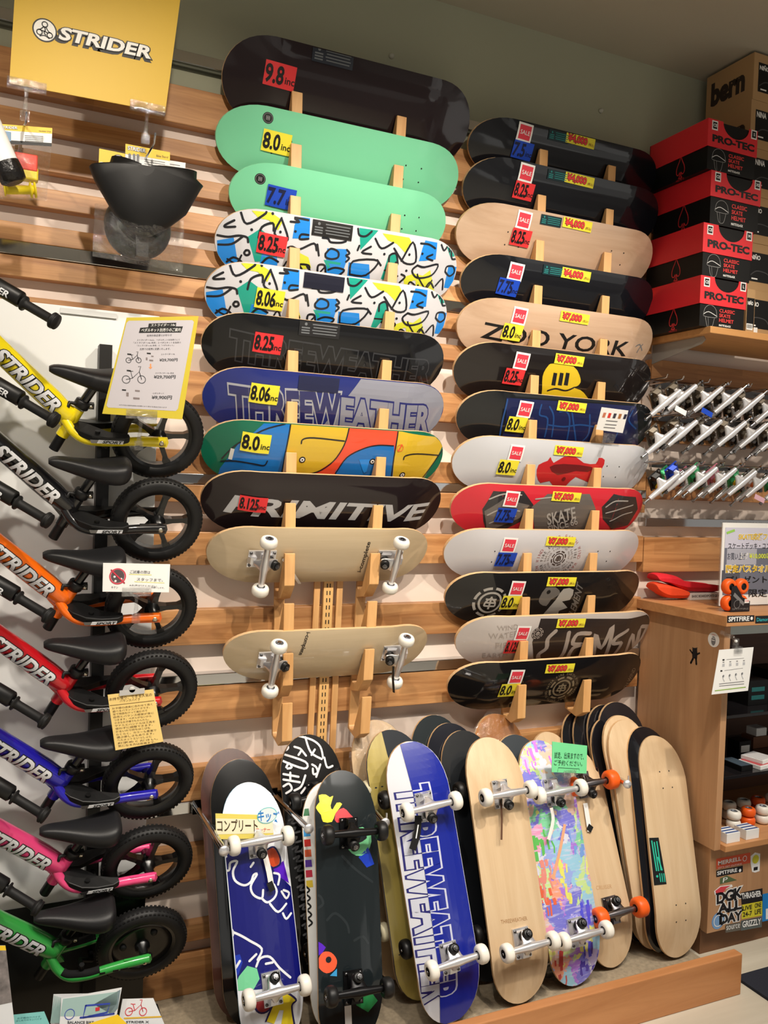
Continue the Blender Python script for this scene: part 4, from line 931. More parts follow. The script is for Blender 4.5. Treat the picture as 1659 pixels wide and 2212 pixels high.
# the post that carries them and the panels behind
p0, p1 = at(219, 1052, -0.09), at(201, 1740, -0.09)
px_ = lambda z: p0.x+(p1.x-p0.x)*(z-p0.z)/(p1.z-p0.z)
post = thing('hanging_post', 'black steel post with hooks carrying the column of balance bikes', 'display post', (px_(1), -0.05, 0.02))
b = MB(); zt = 1.95; b.prism([V((px_(0.0)-0.017, -0.115, 0.0005)), V((px_(0.0)+0.017, -0.115, 0.0005)), V((px_(zt)+0.017, -0.115, zt)), V((px_(zt)-0.017, -0.115, zt))][::-1], (0, 0.045, 0), M_BLACK); b.build('pole', post)
for col, px, py in HUBS:
    fm = BIKES[col][1]; q = fm @ V((-0.165, 0, -0.004)); b = MB()
    b.tube([(px_(q.z), -0.10, q.z-0.03), (px_(q.z), q.y+0.03, q.z-0.035), (q.x, q.y, q.z-0.012), (q.x, q.y-0.045, q.z-0.018), (q.x, q.y-0.055, q.z+0.004)], 0.007, M_BLACK, 10); b.build('hook', post)
pr = at(330, 1200, -0.05).x
o = MB().box((-1.5, -0.062, 0.33), (pr, -0.05, at(256, 675, -0.05).z), mat('white_panel', (236, 238, 238), 0.35, coat=0.2)).build('back_panel', origin=(-0.3, -0.05, 0.33), bevel=0.002); tag(o, 'large white panel on the slat wall behind the balance bikes', 'panel')
o = MB().box((-1.5, -0.064, 0.0005), (at(308, 2120, -0.055).x, -0.046, at(174, 1938, -0.055).z), mat('black_panel', (20, 22, 22), 0.35, coat=0.3)).build('lower_panel', origin=(-0.3, -0.07, 0)); tag(o, 'black panel standing on the floor behind the green balance bike', 'panel')
o = MB().box((at(130, 664, -0.065).x, -0.0685, at(190, 676, -0.065).z-0.008), (at(252, 680, -0.065).x, -0.0625, at(190, 676, -0.065).z+0.006), mat('panel_grip', (214, 216, 216), 0.4)).build('panel_strip', origin=at(190, 676, -0.065)); tag(o, 'thin pale strip along the top edge of the white panel', 'strip')

# ---------------------------------------------------------------- notices clipped to the bikes
cB = crop(0, 560, 3.252); cN = crop(0, 1200, 3.456)
M_NYEL = mat('notice_yellow', (192, 174, 44), 0.6); M_NPAP = mat('notice_paper', (184, 180, 186), 0.5)
def clip_mb(b, P, c, w, down):
    """clear plastic sign clip: jaw at c, stem to pixel down"""
    u, v = P.uv(*c)
    for off in (0.004, -0.006): b.obox(P.P(u, v, off), P.ex*w, P.ey*0.024, P.n*0.003, M_CLEAR)
    b.tube([P.P(u-w/2, v-0.004, 0), P.P(u+w/2, v-0.004, 0)], 0.0045, M_CLEAR, 8)
    u2, v2 = P.uv(*down); b.tube([P.P(u, v-0.006), P.P((u+u2)/2, (v+v2)/2, 0), P.P(u2, v2, 0)], [0.006, 0.0045, 0.008], M_CLEAR, 8)
    b.obox(P.P(u2, v2, 0), P.ex*0.022, P.ey*0.024, P.n*0.007, M_CLEAR)
cl = at(300, 840, -0.335)
P = Plane(cl, (1, 0, 0), (0, 0, 1))
root = thing('price_poster', 'tilted yellow bordered price list with bike pictures, clipped to the yellow bike', 'price poster', cl)
m = MB(); P.quad(m, [(273.7, 686), (429, 683), (393.6, 906), (220.8, 893.6)], M_NYEL, 0.0015)
P.poly(m, U3(cB, [(905, 432), (1350, 428), (1362, 440), (1250, 1050), (1235, 1066), (760, 1042), (748, 1028), (888, 448)]), M_NPAP, 1)
P.poly(m, U3(cB, [(1045, 452), (1238, 446), (1235, 472), (1285, 472), (1270, 515), (975, 518), (985, 482), (1040, 478)]), M_INK, 2)
P.text(m, 'ストライダー 14x', cB(1058, 474), cB(1228, 470), cB(1063, 454), M_WHITE, 3); P.text(m, 'ペダルキット別売りのご案内', cB(990, 511), cB(1265, 508), cB(996, 486), M_WHITE, 3)
for a, t in (((1030, 545, 1205, 540, 1033, 530), '販売形態変更のお知らせ'), ((960, 575, 1262, 572, 963, 562), 'ストライダー14xは、ペダルキットを別売りにて'), ((935, 594, 1268, 592, 938, 581), '「ストライダー14x 本体」とペダルキットを別売り'), ((960, 614, 1220, 611, 963, 601), '「ストライダー14x 本体」と「ペダルキット」'), ((980, 640, 1195, 637, 983, 624), '別売での販売に変更いたします。')):
    P.text(m, t, cB(*a[:2]), cB(*a[2:4]), cB(*a[4:]), mat('poster_ink', (70, 70, 74), 0.6), 2)
pi_ = mat('poster_ink', (70, 70, 74), 0.6)
def tiny_bike(P, m, X, Y, s, ink, L=2, c=cB):
    g = lambda x, y: c(X+x*s, Y+y*s)
    w0 = 0.0016
    for x in (-34, 34):
        a = P.uv(*g(x, 0)); r = V(P.uv(*g(x+17, 0)))-V(a); P.ring(m, a, r.length, 0.0018, ink, L, 18, px=False)
    for p in ([(-34, 0), (-6, -6), (24, -34), (34, 0)], [(-6, -6), (-14, -36), (-24, -38)], [(-14, -36), (-4, -36)], [(24, -34), (30, -58), (20, -56)], [(24, -34), (34, 0)]): P.stroke(m, [g(*q) for q in p], 0.0016, ink, L, 0)
tiny_bike(P, m, 938, 710, 1.05, pi_); tiny_bike(P, m, 940, 845, 1.6, pi_)
for x, y in ((908, 668), (1045, 662), (904, 783), (871, 919)): P.rect(m, cB(x, y), 0.010, 0.0035, M_INK, 2)
for x, y, w_, h_ in ((1030, 700, 0.004, 0.007), (1062, 711, 0.010, 0.004), (1070, 682, 0.006, 0.003), (895, 950, 0.006, 0.010), (958, 978, 0.016, 0.005), (965, 925, 0.012, 0.004)): P.rect(m, cB(x, y), w_, h_, mat('poster_grey', (120, 110, 110), 0.6), 2)
P.poly(m, U3(cB, [(1053, 735), (1062, 735), (1062, 758), (1070, 758), (1057, 772), (1044, 758), (1053, 758)]), mat('arrow_orange', (240, 140, 80), 0.6), 2)
for p0, p1, p2, t in (((1120, 720), (1245, 718), (1122, 698), '¥29,700円'), ((1080, 840), (1230, 840), (1083, 815), '¥29,700円'), ((1065, 985), (1205, 986), (1068, 958), '¥9,900円')): P.text(m, t, cB(*p0), cB(*p1), cB(*p2), pi_, 2, 0.03)
for p0, p1, p2, t in (((1130, 675), (1228, 672), (1132, 662), 'ストライダー14x'), ((1090, 806), (1220, 806), (1092, 794), 'ストライダー14x 本体'), ((1070, 948), (1152, 948), (1072, 936), 'ペダルキット'), ((835, 1028), (1170, 1046), (836, 1019), '※その他の販売価格は店舗により異なる場合があります')): P.text(m, t, cB(*p0), cB(*p1), cB(*p2), pi_, 2)
m.build('sheet', root); m = MB(); clip_mb(m, P, cB(995, 1090), 0.078, cB(975, 1310)); m.build('clip', root)
cl = at(295, 1248, -0.30); P = Plane(cl, (1, 0, 0), (0, 0, 1))
root = thing('photo_notice', 'white notice with a red crossed circle, clipped to the orange bike', 'notice', cl)
m = MB(); P.quad(m, [(222.8, 1216), (367.5, 1218.8), (365, 1279.6), (221.4, 1278)], M_WHITE, 0.002)
P.disc(m, cN(878, 155), 0.017, mat('notice_skin_grey', (88, 74, 78), 0.6), 1); P.ring(m, cN(878, 155), 0.0195, 0.0035, mat('notice_red', (206, 60, 80), 0.6), 2); P.stroke(m, [cN(830, 108), cN(928, 205)], 0.0035, mat('notice_red', (206, 60, 80), 0.6), 3, 0)
for q in ((855, 158), (905, 175), (862, 190)): P.disc(m, cN(*q), 0.003, M_WHITE, 2, 10)
ylw = mat('highlighter', (226, 226, 120), 0.6)
P.stroke(m, [cN(965, 140), cN(1130, 145)], 0.0016, ylw, 1, 0); P.stroke(m, [cN(1005, 195), cN(1225, 205)], 0.0016, ylw, 1, 0)
for t, a in (('ご試乗の際は', ((970, 133), (1120, 138), (972, 108))), ('スタッフまで。', ((1020, 188), (1215, 196), (1022, 165))), ('※お声がけください', ((965, 228), (1170, 236), (967, 214))), ('お願いします。', ((1130, 244), (1225, 248), (1132, 232))), ('キケン', ((830, 245), (880, 246), (832, 228)))): P.text(m, t, cN(*a[0]), cN(*a[1]), cN(*a[2]), pi_, 2, 0.0)
m.build('sheet', root); m = MB(); clip_mb(m, P, cN(1020, 270), 0.075, cN(1015, 470)); m.build('clip', root)
cl = at(290, 1550, -0.31); P = Plane(cl, (1, 0, 0), (0, 0, 1))
root = thing('handwritten_note', 'cream handwritten note hanging from a clip on the red bike', 'note', cl)
m = MB(); P.quad(m, [(232.4, 1501), (331.3, 1489), (353, 1602), (249.4, 1621)], mat('cream_note', (240, 208, 130), 0.6), 0.0015)
BODY = ['お子様の成長に合わせて長く', '遊べるバランスバイクです。', '足で地面をけって進むので', '自然とバランス感覚が身に', 'つきます。ペダルがないから', '小さなお子様でもかんたん。', 'サドルとハンドルは工具を', '使わずに調整できます。', 'かるいので持ちはこびも', 'らくらく。カラーも豊富で', '選ぶ楽しさもあります。', 'ヘルメットといっしょに', 'お求めください。', '気になる方は店員まで。']
bi = mat('brown_ink', (92, 66, 40), 0.6)
P.text(m, 'お持ち帰り、できる人気の', cN(818, 1085), cN(1135, 1048), cN(816, 1062), bi, 2); P.text(m, 'バランスバイク', cN(895, 1095), cN(1045, 1080), cN(893, 1076), bi, 2)
P.stroke(m, [cN(820, 1120), cN(1150, 1082)], 0.001, bi, 2, 0)
for i, t in enumerate(BODY):
    k = i/len(BODY); x0 = 838+k*48; y0 = 1150+i*21.5; P.text(m, t, cN(x0, y0), cN(x0+300-(i % 3)*22, y0-34+(i % 3)*2), cN(x0-2, y0-15), bi, 2)
m.build('sheet', root); m = MB()
u, v = P.uv(*cN(985, 1018)); d = V(P.uv(*cN(1100, 1000)))-V(P.uv(*cN(865, 1025)))
exx = (P.ex*d.x+P.ey*d.y).normalized(); m.obox(P.P(u, v, 0.001), exx*0.064, P.ey*0.013, P.n*0.006, mat('grey_clip', (190, 188, 184), 0.4)); m.lathe(P.P(u, v+0.007, 0.001), P.n, [(0.0, -0.003), (0.008, -0.003), (0.008, 0.003), (0, 0.003)], mat('grey_clip', (190, 188, 184), 0.4), 14); m.build('clip', root)
# ================================================================ boards leaning on the platform
cA = crop(400, 1560, 3.392); c6 = crop(800, 1520, 3.072); c7 = crop(1180, 1500, 3.106)
def stand(top, bx, Yb, Yt, W, turn=0.0, z0=0.012):
    """a board standing on its tail: tip seen at pixel top, tail at column bx on the platform at depth Yb"""
    B = floor_at(bx, Yb, z0); T = at(top[0], top[1], Yt); L = (T-B).length
    eu = (T-B).normalized(); xx = V((math.cos(turn), math.sin(turn), 0)); ev = -(xx-eu*xx.dot(eu)).normalized(); n = eu.cross(ev)
    D = Deck((T+B)/2+n*0.045, eu, ev, L, W); return D
BKW = deckmat('charcoal_stain', (27, 30, 34)); WOODD = wood('dark_red_veneer', (60, 28, 22), (84, 44, 34), 0, 0.6, 0.35, coat=0.6)
def hang(root, D, pts, w, m, label='hang_tag', lift=34):
    t = MB(); D.stroke(t, pts, w, m, lift, 3, ends=False); return t.build(label, root)
# --- left pair of bays
D = stand((492, 1617), 534, -0.24, -0.066, 0.196)
make_deck(D, WOODD, 'reddish brown deck at the back of the far left standing stack', top=M_GRIP)
D = stand((513, 1640), 556, -0.29, -0.095, 0.196)
make_deck(D, deckmat('gloss_black_lacquer', (12, 14, 18), 1.0, 0.25), 'gloss black deck standing directly behind the white and blue skateboard', top=M_GRIP)
D = stand((532, 1690), 592, -0.415, -0.15, 0.185)
def kids(D, m):
    bl = mat('kids_royal_blue', (18, 22, 112), 0.3, coat=0.7); wh = mat('kids_white', (232, 236, 244), 0.35, coat=0.6); nv = mat('kids_navy', (20, 22, 84), 0.3, coat=0.6)
    og = mat('kids_orange', (206, 74, 30), 0.35, coat=0.6); pu = mat('kids_purple', (84, 20, 190), 0.35, coat=0.6); mn = mat('kids_mint', (120, 212, 160), 0.35, coat=0.6); yl = mat('kids_yellow', (226, 206, 40), 0.35, coat=0.6); mr = mat('kids_maroon', (140, 34, 44), 0.35, coat=0.6)
    D.poly(m, U3(cA, [(220, 900), (420, 880), (590, 920), (650, 1050), (720, 1150), (800, 1230), (860, 1900), (760, 1930), (520, 1960), (330, 1960)]), bl, 1)
    D.poly(m, U3(cA, [(590, 945), (640, 918), (685, 975), (688, 1035), (645, 1062), (605, 1015)]), og, 2, 3); D.poly(m, U3(cA, [(645, 1075), (720, 1015), (760, 1180), (700, 1140), (660, 1110)]), pu, 2)
    D.stroke(m, U3(cA, [(590, 940), (650, 915), (695, 990), (690, 1045), (640, 1070)]), 0.005, nv, 3)
    for p in ([(270, 1000), (300, 985)], [(275, 1010), (272, 1075), (320, 1085), (330, 1030), (380, 1020), (350, 1090), (365, 1160), (430, 1195), (480, 1170), (500, 1120), (525, 1115), (480, 1200), (500, 1265), (560, 1290), (570, 1230)], [(480, 1060), (500, 1030)], [(560, 1290), (600, 1320), (650, 1290), (670, 1240), (650, 1190)], [(620, 1330), (680, 1390), (740, 1330)], [(650, 1105), (690, 1120), (680, 1190)], [(705, 1240), (740, 1290), (760, 1250), (720, 1230)], [(715, 1400), (740, 1440), (775, 1400)]): D.stroke(m, U3(cA, p), 0.0062, wh, 3, 4)
    for p in ([(310, 1485), (350, 1540), (330, 1620), (350, 1700)], [(330, 1530), (400, 1560), (470, 1600), (560, 1660), (530, 1740)], [(520, 1790), (550, 1730), (620, 1720), (690, 1800), (770, 1870)], [(470, 1750), (520, 1700)], [(370, 1800), (400, 1750)], [(590, 1770), (640, 1760)]): D.stroke(m, U3(cA, p), 0.0062, wh, 3, 4)
    D.poly(m, U3(cA, [(330, 1720), (400, 1700), (420, 1760), (390, 1850), (350, 1880)]), mat('kids_mid_blue', (30, 60, 180), 0.3, coat=0.6), 2); D.poly(m, U3(cA, [(350, 1970), (395, 1860), (455, 1785), (525, 1805), (545, 1880), (500, 1960)]), mn, 2)
    D.disc(m, cA(575, 2060), 0.027, nv, 3); D.disc(m, cA(575, 2060), 0.022, mr, 4)
    D.poly(m, U3(cA, [(590, 2190), (650, 2050), (700, 1965), (810, 2030), (780, 2080), (800, 2220), (700, 2230), (720, 2110), (690, 2110), (650, 2210)]), yl, 4); D.stroke(m, U3(cA, [(590, 2190), (650, 2050), (700, 1965), (810, 2030), (780, 2080), (800, 2220)]), 0.005, nv, 5)
sk = complete(D, deckmat('kids_white_base', (228, 232, 240), 0.7), 'short white and royal blue graffiti skateboard with white wheels, yellow sign above its upper truck', (-0.185, 0.185), M_STEEL, M_WURE, art=kids, edge=mat('cyan_edge', (90, 170, 210), 0.5), w=0.95)
hang(sk, D, [cA(575, 975), cA(605, 1100), cA(625, 1225)], 0.016, mat('tag_white', (226, 224, 220), 0.5)); hang(sk, D, [cA(605, 1170), cA(630, 1235)], 0.018, M_INK, lift=36)
# black board with white line drawings
D = stand((658, 1587), 715, -0.24, -0.068, 0.203)
def doodle(D, m):
    w_ = mat('doodle_white', (226, 226, 230), 0.4, coat=0.5); g_ = mat('doodle_grey', (120, 120, 124), 0.4, coat=0.5)
    for p in ([(710, 180), (735, 160), (755, 185), (735, 205), (712, 188)], [(690, 225), (880, 290), (870, 340), (690, 270), (690, 225)], [(800, 180), (850, 200), (830, 240)], [(850, 200), (885, 245)], [(830, 100), (930, 130), (990, 180), (1010, 260)], [(880, 110), (920, 220), (1000, 270)], [(925, 240), (950, 200)], [(1020, 260), (1040, 330), (1080, 320)], [(930, 310), (960, 330), (970, 370), (940, 380), (935, 340)], [(990, 310), (960, 400)], [(720, 380), (830, 400)], [(770, 370), (770, 420)], [(720, 420), (840, 440)], [(740, 330), (760, 300), (780, 330), (750, 340)], [(800, 500), (850, 470), (880, 390)], [(850, 520), (880, 480)], [(720, 470), (760, 450), (780, 490), (740, 520)]): D.stroke(m, U3(cA, p), 0.0065, w_, 1, 4)
    for i in range(16):
        y = 720+i*70; x = 760+i*9
        D.stroke(m, U3(cA, [(x, y), (x+40, y-20), (x+20, y+20), (x+70, y+10)]), 0.006, g_, 1, 4)
        if i % 3 == 0: D.ring(m, cA(x+95, y+10), 0.012, 0.005, g_, 1, 16)
sk = complete(D, deckmat('doodle_black', (14, 14, 16)), 'black skateboard covered with white line doodles, behind the black confetti print board', (-0.205, 0.205), M_BLACK, M_KURE, art=doodle)
D = stand((705, 1688), 735, -0.40, -0.190, 0.188)
def multi(D, m):
    for i, (k, c_) in enumerate((('g', (20, 110, 60)), ('w', (230, 230, 230)), ('c', (40, 150, 220)), ('r', (200, 40, 30)), ('o', (220, 90, 40)), ('p', (90, 40, 170)), ('r2', (190, 30, 60)), ('y', (220, 190, 50)))):
        y = 640+i*75; D.poly(m, U3(cA, [(820+i*4, y), (905+i*4, y-8), (910+i*4, y+44), (826+i*4, y+52)]), mat('multi_'+k, c_, 0.4, coat=0.5), 1)
    for i in range(5): D.stroke(m, U3(cA, [(880+i*5, 1200+i*60), (910+i*5, 1230+i*60), (885+i*5, 1255+i*60)]), 0.005, M_INK, 1, 4)
make_deck(D, deckmat('multi_white_base', (232, 232, 230), 0.6), 'white deck with patches of bright colour, mostly hidden by the black confetti print board', art=multi, top=M_GRIP)
D = stand((737, 1664), 753, -0.475, -0.245, 0.194)
def confetti(D, m):
    N = lambda n_, c_: mat('confetti_'+n_, c_, 0.35, coat=0.6)
    D.poly(m, U3(cA, [(955, 625), (985, 585), (978, 535), (1030, 530), (1060, 550), (1085, 540), (1065, 610), (1080, 640), (1110, 590), (1150, 600), (1100, 670), (1075, 730), (1010, 730), (995, 680)]), N('yellow', (232, 218, 40)), 1, 2)
    D.poly(m, U3(cA, [(1098, 690), (1110, 655), (1160, 628), (1205, 670), (1245, 730), (1110, 735)]), N('red', (216, 56, 66)), 1, 2)
    D.poly(m, U3(cA, [(1185, 900), (1218, 805), (1300, 768), (1362, 830), (1352, 920), (1290, 980), (1220, 960)]), N('mint', (120, 208, 150)), 1, 2); D.poly(m, U3(cA, [(1235, 860), (1310, 820), (1330, 850), (1260, 890)]), P_K, 2, 2)
    D.poly(m, U3(cA, [(1270, 990), (1340, 915), (1385, 1040), (1330, 1065)]), N('blue', (20, 60, 190)), 1)
    D.poly(m, U3(cA, [(915, 1560), (960, 1600), (1030, 1650), (965, 1720), (915, 1700)]), N('purple', (88, 26, 200)), 1, 2)
    D.poly(m, U3(cA, [(975, 1740), (1010, 1685), (1070, 1688), (1112, 1745), (1095, 1810), (1035, 1840), (980, 1800)]), N('orange', (244, 96, 58)), 1, 3); D.disc(m, cA(1050, 1740), 0.008, P_K, 2)
    D.poly(m, U3(cA, [(1060, 1858), (1112, 1805), (1112, 1862)]), N('cyan', (60, 160, 220)), 1); D.poly(m, U3(cA, [(1250, 1910), (1290, 1920), (1270, 1945)]), N('cyan', (60, 160, 220)), 1)
    D.poly(m, U3(cA, [(1225, 2000), (1275, 1950), (1320, 1990), (1350, 1960), (1410, 2040), (1340, 2125), (1255, 2075)]), N('green', (40, 150, 84)), 1, 0)
    for p in ([(930, 1300), (980, 1270), (1010, 1330), (960, 1370)], [(1040, 1450), (1100, 1400), (1180, 1470), (1200, 1540)], [(1150, 980), (1250, 1080), (1370, 1170)], [(1240, 1600), (1300, 1570), (1340, 1620)]): D.stroke(m, U3(cA, p), 0.007, mat('confetti_tonal_line', (30, 38, 42), 0.35, coat=0.6), 1, 4)  # faint tonal lines over the black base
sk = complete(D, deckmat('confetti_black', (26, 33, 36), 0.7, 0.3), 'black skateboard with scattered bright cut-out shapes, black trucks and black wheels', (-0.20, 0.19), mat('black_truck', (26, 26, 28), 0.35, 0.6), M_KURE, art=confetti, core=M_DSTEEL)
hang(sk, D, [cA(1185, 2010), cA(1190, 2110), cA(1195, 2250)], 0.020, mat('tag_white', (226, 224, 220), 0.5), lift=8)
# --- bay behind and around the blue and silver board
D = stand((806, 1556), 868, -0.22, -0.067, 0.203)
sk = complete(D, M_MAPLE, 'plain maple skateboard with cream wheels at the back, its nose wrapped in clear film', (-0.205, 0.205), M_DSTEEL, mat('cream_urethane', (220, 212, 180), 0.4))
def shroud(D, root, u0=0.14, name='clear_wrap', crinkle=0.006, sg=1):
    m = MB(); rnd = random.Random(int(D.c.x*1000)); K = 14; J = 16; rings = []
    for i in range(K+1):
        u = u0+(D.L/2+0.012-u0)*i/K; hwv = max(D.hw(min(u, D.L/2-0.001)), 0.012)+0.006; rg = []
        for j in range(J):
            q = 2*PI*j/J; rg.append(D.P(sg*u, hwv*math.cos(q), -0.0055+math.sin(q)*0.012+rnd.uniform(-1, 1)*crinkle*0.6)+D.ev*rnd.uniform(-1, 1)*crinkle*0.5)
        rings.append(rg)
    m.loft(rings, M_FILM, smooth=False, caps=False); return m.build(name, root)
shroud(D, sk)
D = stand((836, 1577), 920, -0.345, -0.150, 0.205)
def gold(D, m):
    D.poly(m, U3(c6, [(75, 190), (110, 330), (230, 900), (420, 2000), (-300, 2000), (-300, 190)]), wood('olive_gold_veneer', (164, 146, 72), (184, 166, 92), 0, 0.6, 0.35, coat=0.5), 1)
sk = complete(D, deckmat('dark_slate_stain', (38, 43, 50)), 'olive gold and charcoal split skateboard with black wheels, behind the blue and silver one', (-0.205, 0.205), M_BLACK, M_KURE, art=gold)
D = stand((932, 1545), 985, -0.22, -0.066, 0.205)
make_deck(D, deckmat('teal_black_stain', (26, 35, 40), 0.7), 'dark teal black deck, furthest back of the three dark noses beside the blue board', top=M_GRIP)
D = stand((966, 1562), 1020, -0.28, -0.098, 0.205)
make_deck(D, deckmat('glossy_navy_black', (22, 25, 36), 1.0, 0.22), 'glossy blue black deck, middle of the three dark noses beside the blue board', top=M_GRIP)
D = stand((995, 1578), 1062, -0.335, -0.13, 0.205)
complete(D, deckmat('charcoal_stain', (27, 30, 34)), 'matte charcoal skateboard with black wheels, front of the three dark noses', (-0.205, 0.205), M_BLACK, M_KURE, core=M_WCORE)
D = stand((880, 1602), 978, -0.475, -0.245, 0.206)
def twb(D, m):
    bl = mat('royal_blue_gloss', (16, 34, 146), 0.25, coat=0.9); nv = mat('outline_navy', (34, 34, 110), 0.35, coat=0.6); sv = mat('silver_print', (196, 200, 214), 0.35, coat=0.6); wl = mat('outline_silver', (198, 202, 224), 0.35, coat=0.6)
    T = 'THREEWEATHER'; P0, P1, P2 = c6(172, 560), c6(352, 1985), c6(372, 535)
    D.text(m, T, P0, P1, P2, sv, 1, 0.042, outline=nv, ow=0.045)
    line = [D.uv(*c6(190, 240)), D.uv(*c6(462, 2140))]; a, b = V(line[0]), V(line[1]); d = (b-a).normalized(); nn = V((-d.y, d.x))
    if nn.y > 0: nn = -nn
    quad = [a-d*2, b+d*2, b+d*2+nn*2, a-d*2+nn*2]
    ar = sum(quad[i].x*quad[(i+1) % 4].y-quad[(i+1) % 4].x*quad[i].y for i in range(4))
    if ar < 0: quad = quad[::-1]
    full = D.clip; D.clip = clip_convex(full, [(q.x, q.y) for q in quad])
    D.put(m, D.clip, [list(range(len(D.clip)))], bl, 4)
    D.text(m, T, P0, P1, P2, bl, 5, 0.042, outline=wl, ow=0.045); D.clip = full
sk = complete(D, deckmat('silver_white_lacquer', (206, 208, 216), 0.8), 'blue and silver split skateboard with bubble lettering down its length and white wheels', (-0.21, 0.205), M_STEEL, M_WURE, art=twb)
hang(sk, D, [c6(300, 740), c6(295, 850), c6(262, 965)], 0.022, M_INK, lift=40); hang(sk, D, [c6(300, 800), c6(285, 890)], 0.0035, M_WHITE, lift=42)
# --- maple bay
D = stand((1066, 1542), 1105, -0.21, -0.066, 0.21)
COP = wood('copper_veneer', (150, 96, 52), (186, 128, 76), 0, 0.5, 0.2, coat=1.0)
o = make_deck(D, COP, 'copper brown deck in glossy clear film with only its nose showing', top=M_GRIP); shroud(D, o)
D = stand((1108, 1587), 1150, -0.31, -0.14, 0.205)
make_deck(D, deckmat('grey_black_stain', (58, 64, 70), 0.5), 'grey black deck, nose peeking out between the maple and pastel skateboards', top=M_GRIP)
D = stand((1180, 1581), 1215, -0.22, -0.066, 0.19)
make_deck(D, M_MAPLE, 'plain maple deck nose just visible above the pastel skateboard', top=M_GRIP)
D = stand((1150, 1640), 1190, -0.39, -0.19, 0.19)
def stripes(D, m):
    for i in range(5): D.stroke(m, [(-0.31+i*0.03, -0.06), (-0.29+i*0.03, 0.0), (-0.32+i*0.03, 0.05)], 0.006, M_WHITE, 1, 4, px=False)
o = make_deck(D, deckmat('doodle_black', (14, 14, 16)), 'black deck with white strokes, tail showing between the maple and pastel boards', art=stripes, top=M_GRIP); shroud(D, o, sg=-1)
D = stand((1048, 1593), 1128, -0.47, -0.24, 0.206)
def wed(D, m):
    br = mat('burnt_brown', (168, 126, 84), 0.5); D.text(m, 'THREEWEATHER', c6(868, 1462), c6(1042, 1436), c6(864, 1436), br, 1, 0.0)
sk = complete(D, M_MAPLE, 'plain maple skateboard with silver trucks, white wheels and faint small lettering', (-0.21, 0.215), M_STEEL, M_WURE, art=wed)
hang(sk, D, [c6(845, 640), c6(850, 760), c6(848, 900)], 0.007, mat('brown_tag', (96, 66, 48), 0.5), lift=44)
def pastel():
    m = bpy.data.materials.new('pastel_brushwork'); m.use_nodes = True; nt = m.node_tree; b = nt.nodes['Principled BSDF']; N = nt.nodes.new; L = nt.links.new
    tc = N('ShaderNodeTexCoord'); mp = N('ShaderNodeMapping'); mp.inputs['Scale'].default_value = (16, 24, 1); L(tc.outputs['Object'], mp.inputs['Vector'])
    wn = N('ShaderNodeTexNoise'); wn.inputs['Scale'].default_value = 26; wn.inputs['Detail'].default_value = 5; L(tc.outputs['Object'], wn.inputs['Vector'])
    ad = N('ShaderNodeMix'); ad.data_type = 'VECTOR'; ad.inputs[0].default_value = 0.16; L(mp.outputs[0], ad.inputs[4]); sc = N('ShaderNodeVectorMath'); sc.operation = 'SCALE'; sc.inputs['Scale'].default_value = 14.0; L(wn.outputs['Color'], sc.inputs[0]); L(sc.outputs[0], ad.inputs[5])
    vo = N('ShaderNodeTexVoronoi'); vo.distance = 'CHEBYCHEV'; vo.inputs['Scale'].default_value = 1.0; L(ad.outputs[1], vo.inputs['Vector'])
    cr = N('ShaderNodeValToRGB'); cr.color_ramp.interpolation = 'CONSTANT'
    cols = [(190, 178, 226), (150, 170, 230), (214, 216, 232), (196, 224, 150), (226, 150, 190), (120, 120, 214), (226, 190, 170), (150, 200, 226), (224, 226, 130), (170, 120, 220), (236, 160, 130), (128, 206, 160)]
    e = cr.color_ramp.elements; e[0].color = lin(cols[0]); e[1].position = 1/len(cols); e[1].color = lin(cols[1])
    for i in range(2, len(cols)): q = e.new(i/len(cols)); q.color = lin(cols[i])
    sp = N('ShaderNodeSeparateColor'); L(vo.outputs['Color'], sp.inputs[0]); L(sp.outputs[0], cr.inputs['Fac'])
    st = N('ShaderNodeTexNoise'); mp2 = N('ShaderNodeMapping'); mp2.inputs['Scale'].default_value = (120, 18, 1); L(tc.outputs['Object'], mp2.inputs['Vector']); L(mp2.outputs[0], st.inputs['Vector']); st.inputs['Scale'].default_value = 1.0; st.inputs['Detail'].default_value = 5
    rp = N('ShaderNodeMapRange'); rp.inputs[1].default_value = 0.52; rp.inputs[2].default_value = 0.66; L(st.outputs['Fac'], rp.inputs[0])
    mx = N('ShaderNodeMix'); mx.data_type = 'RGBA'; mx.inputs[7].default_value = lin((214, 210, 232)); L(cr.outputs['Color'], mx.inputs[6])
    ml = N('ShaderNodeMath'); ml.operation = 'MULTIPLY'; ml.inputs[1].default_value = 0.6; L(rp.outputs[0], ml.inputs[0]); L(ml.outputs[0], mx.inputs[0]); L(mx.outputs[2], b.inputs['Base Color'])
    b.inputs['Roughness'].default_value = 0.35; b.inputs['Coat Weight'].default_value = 0.6; return m
D = stand((1156, 1599), 1246, -0.455, -0.215, 0.203)
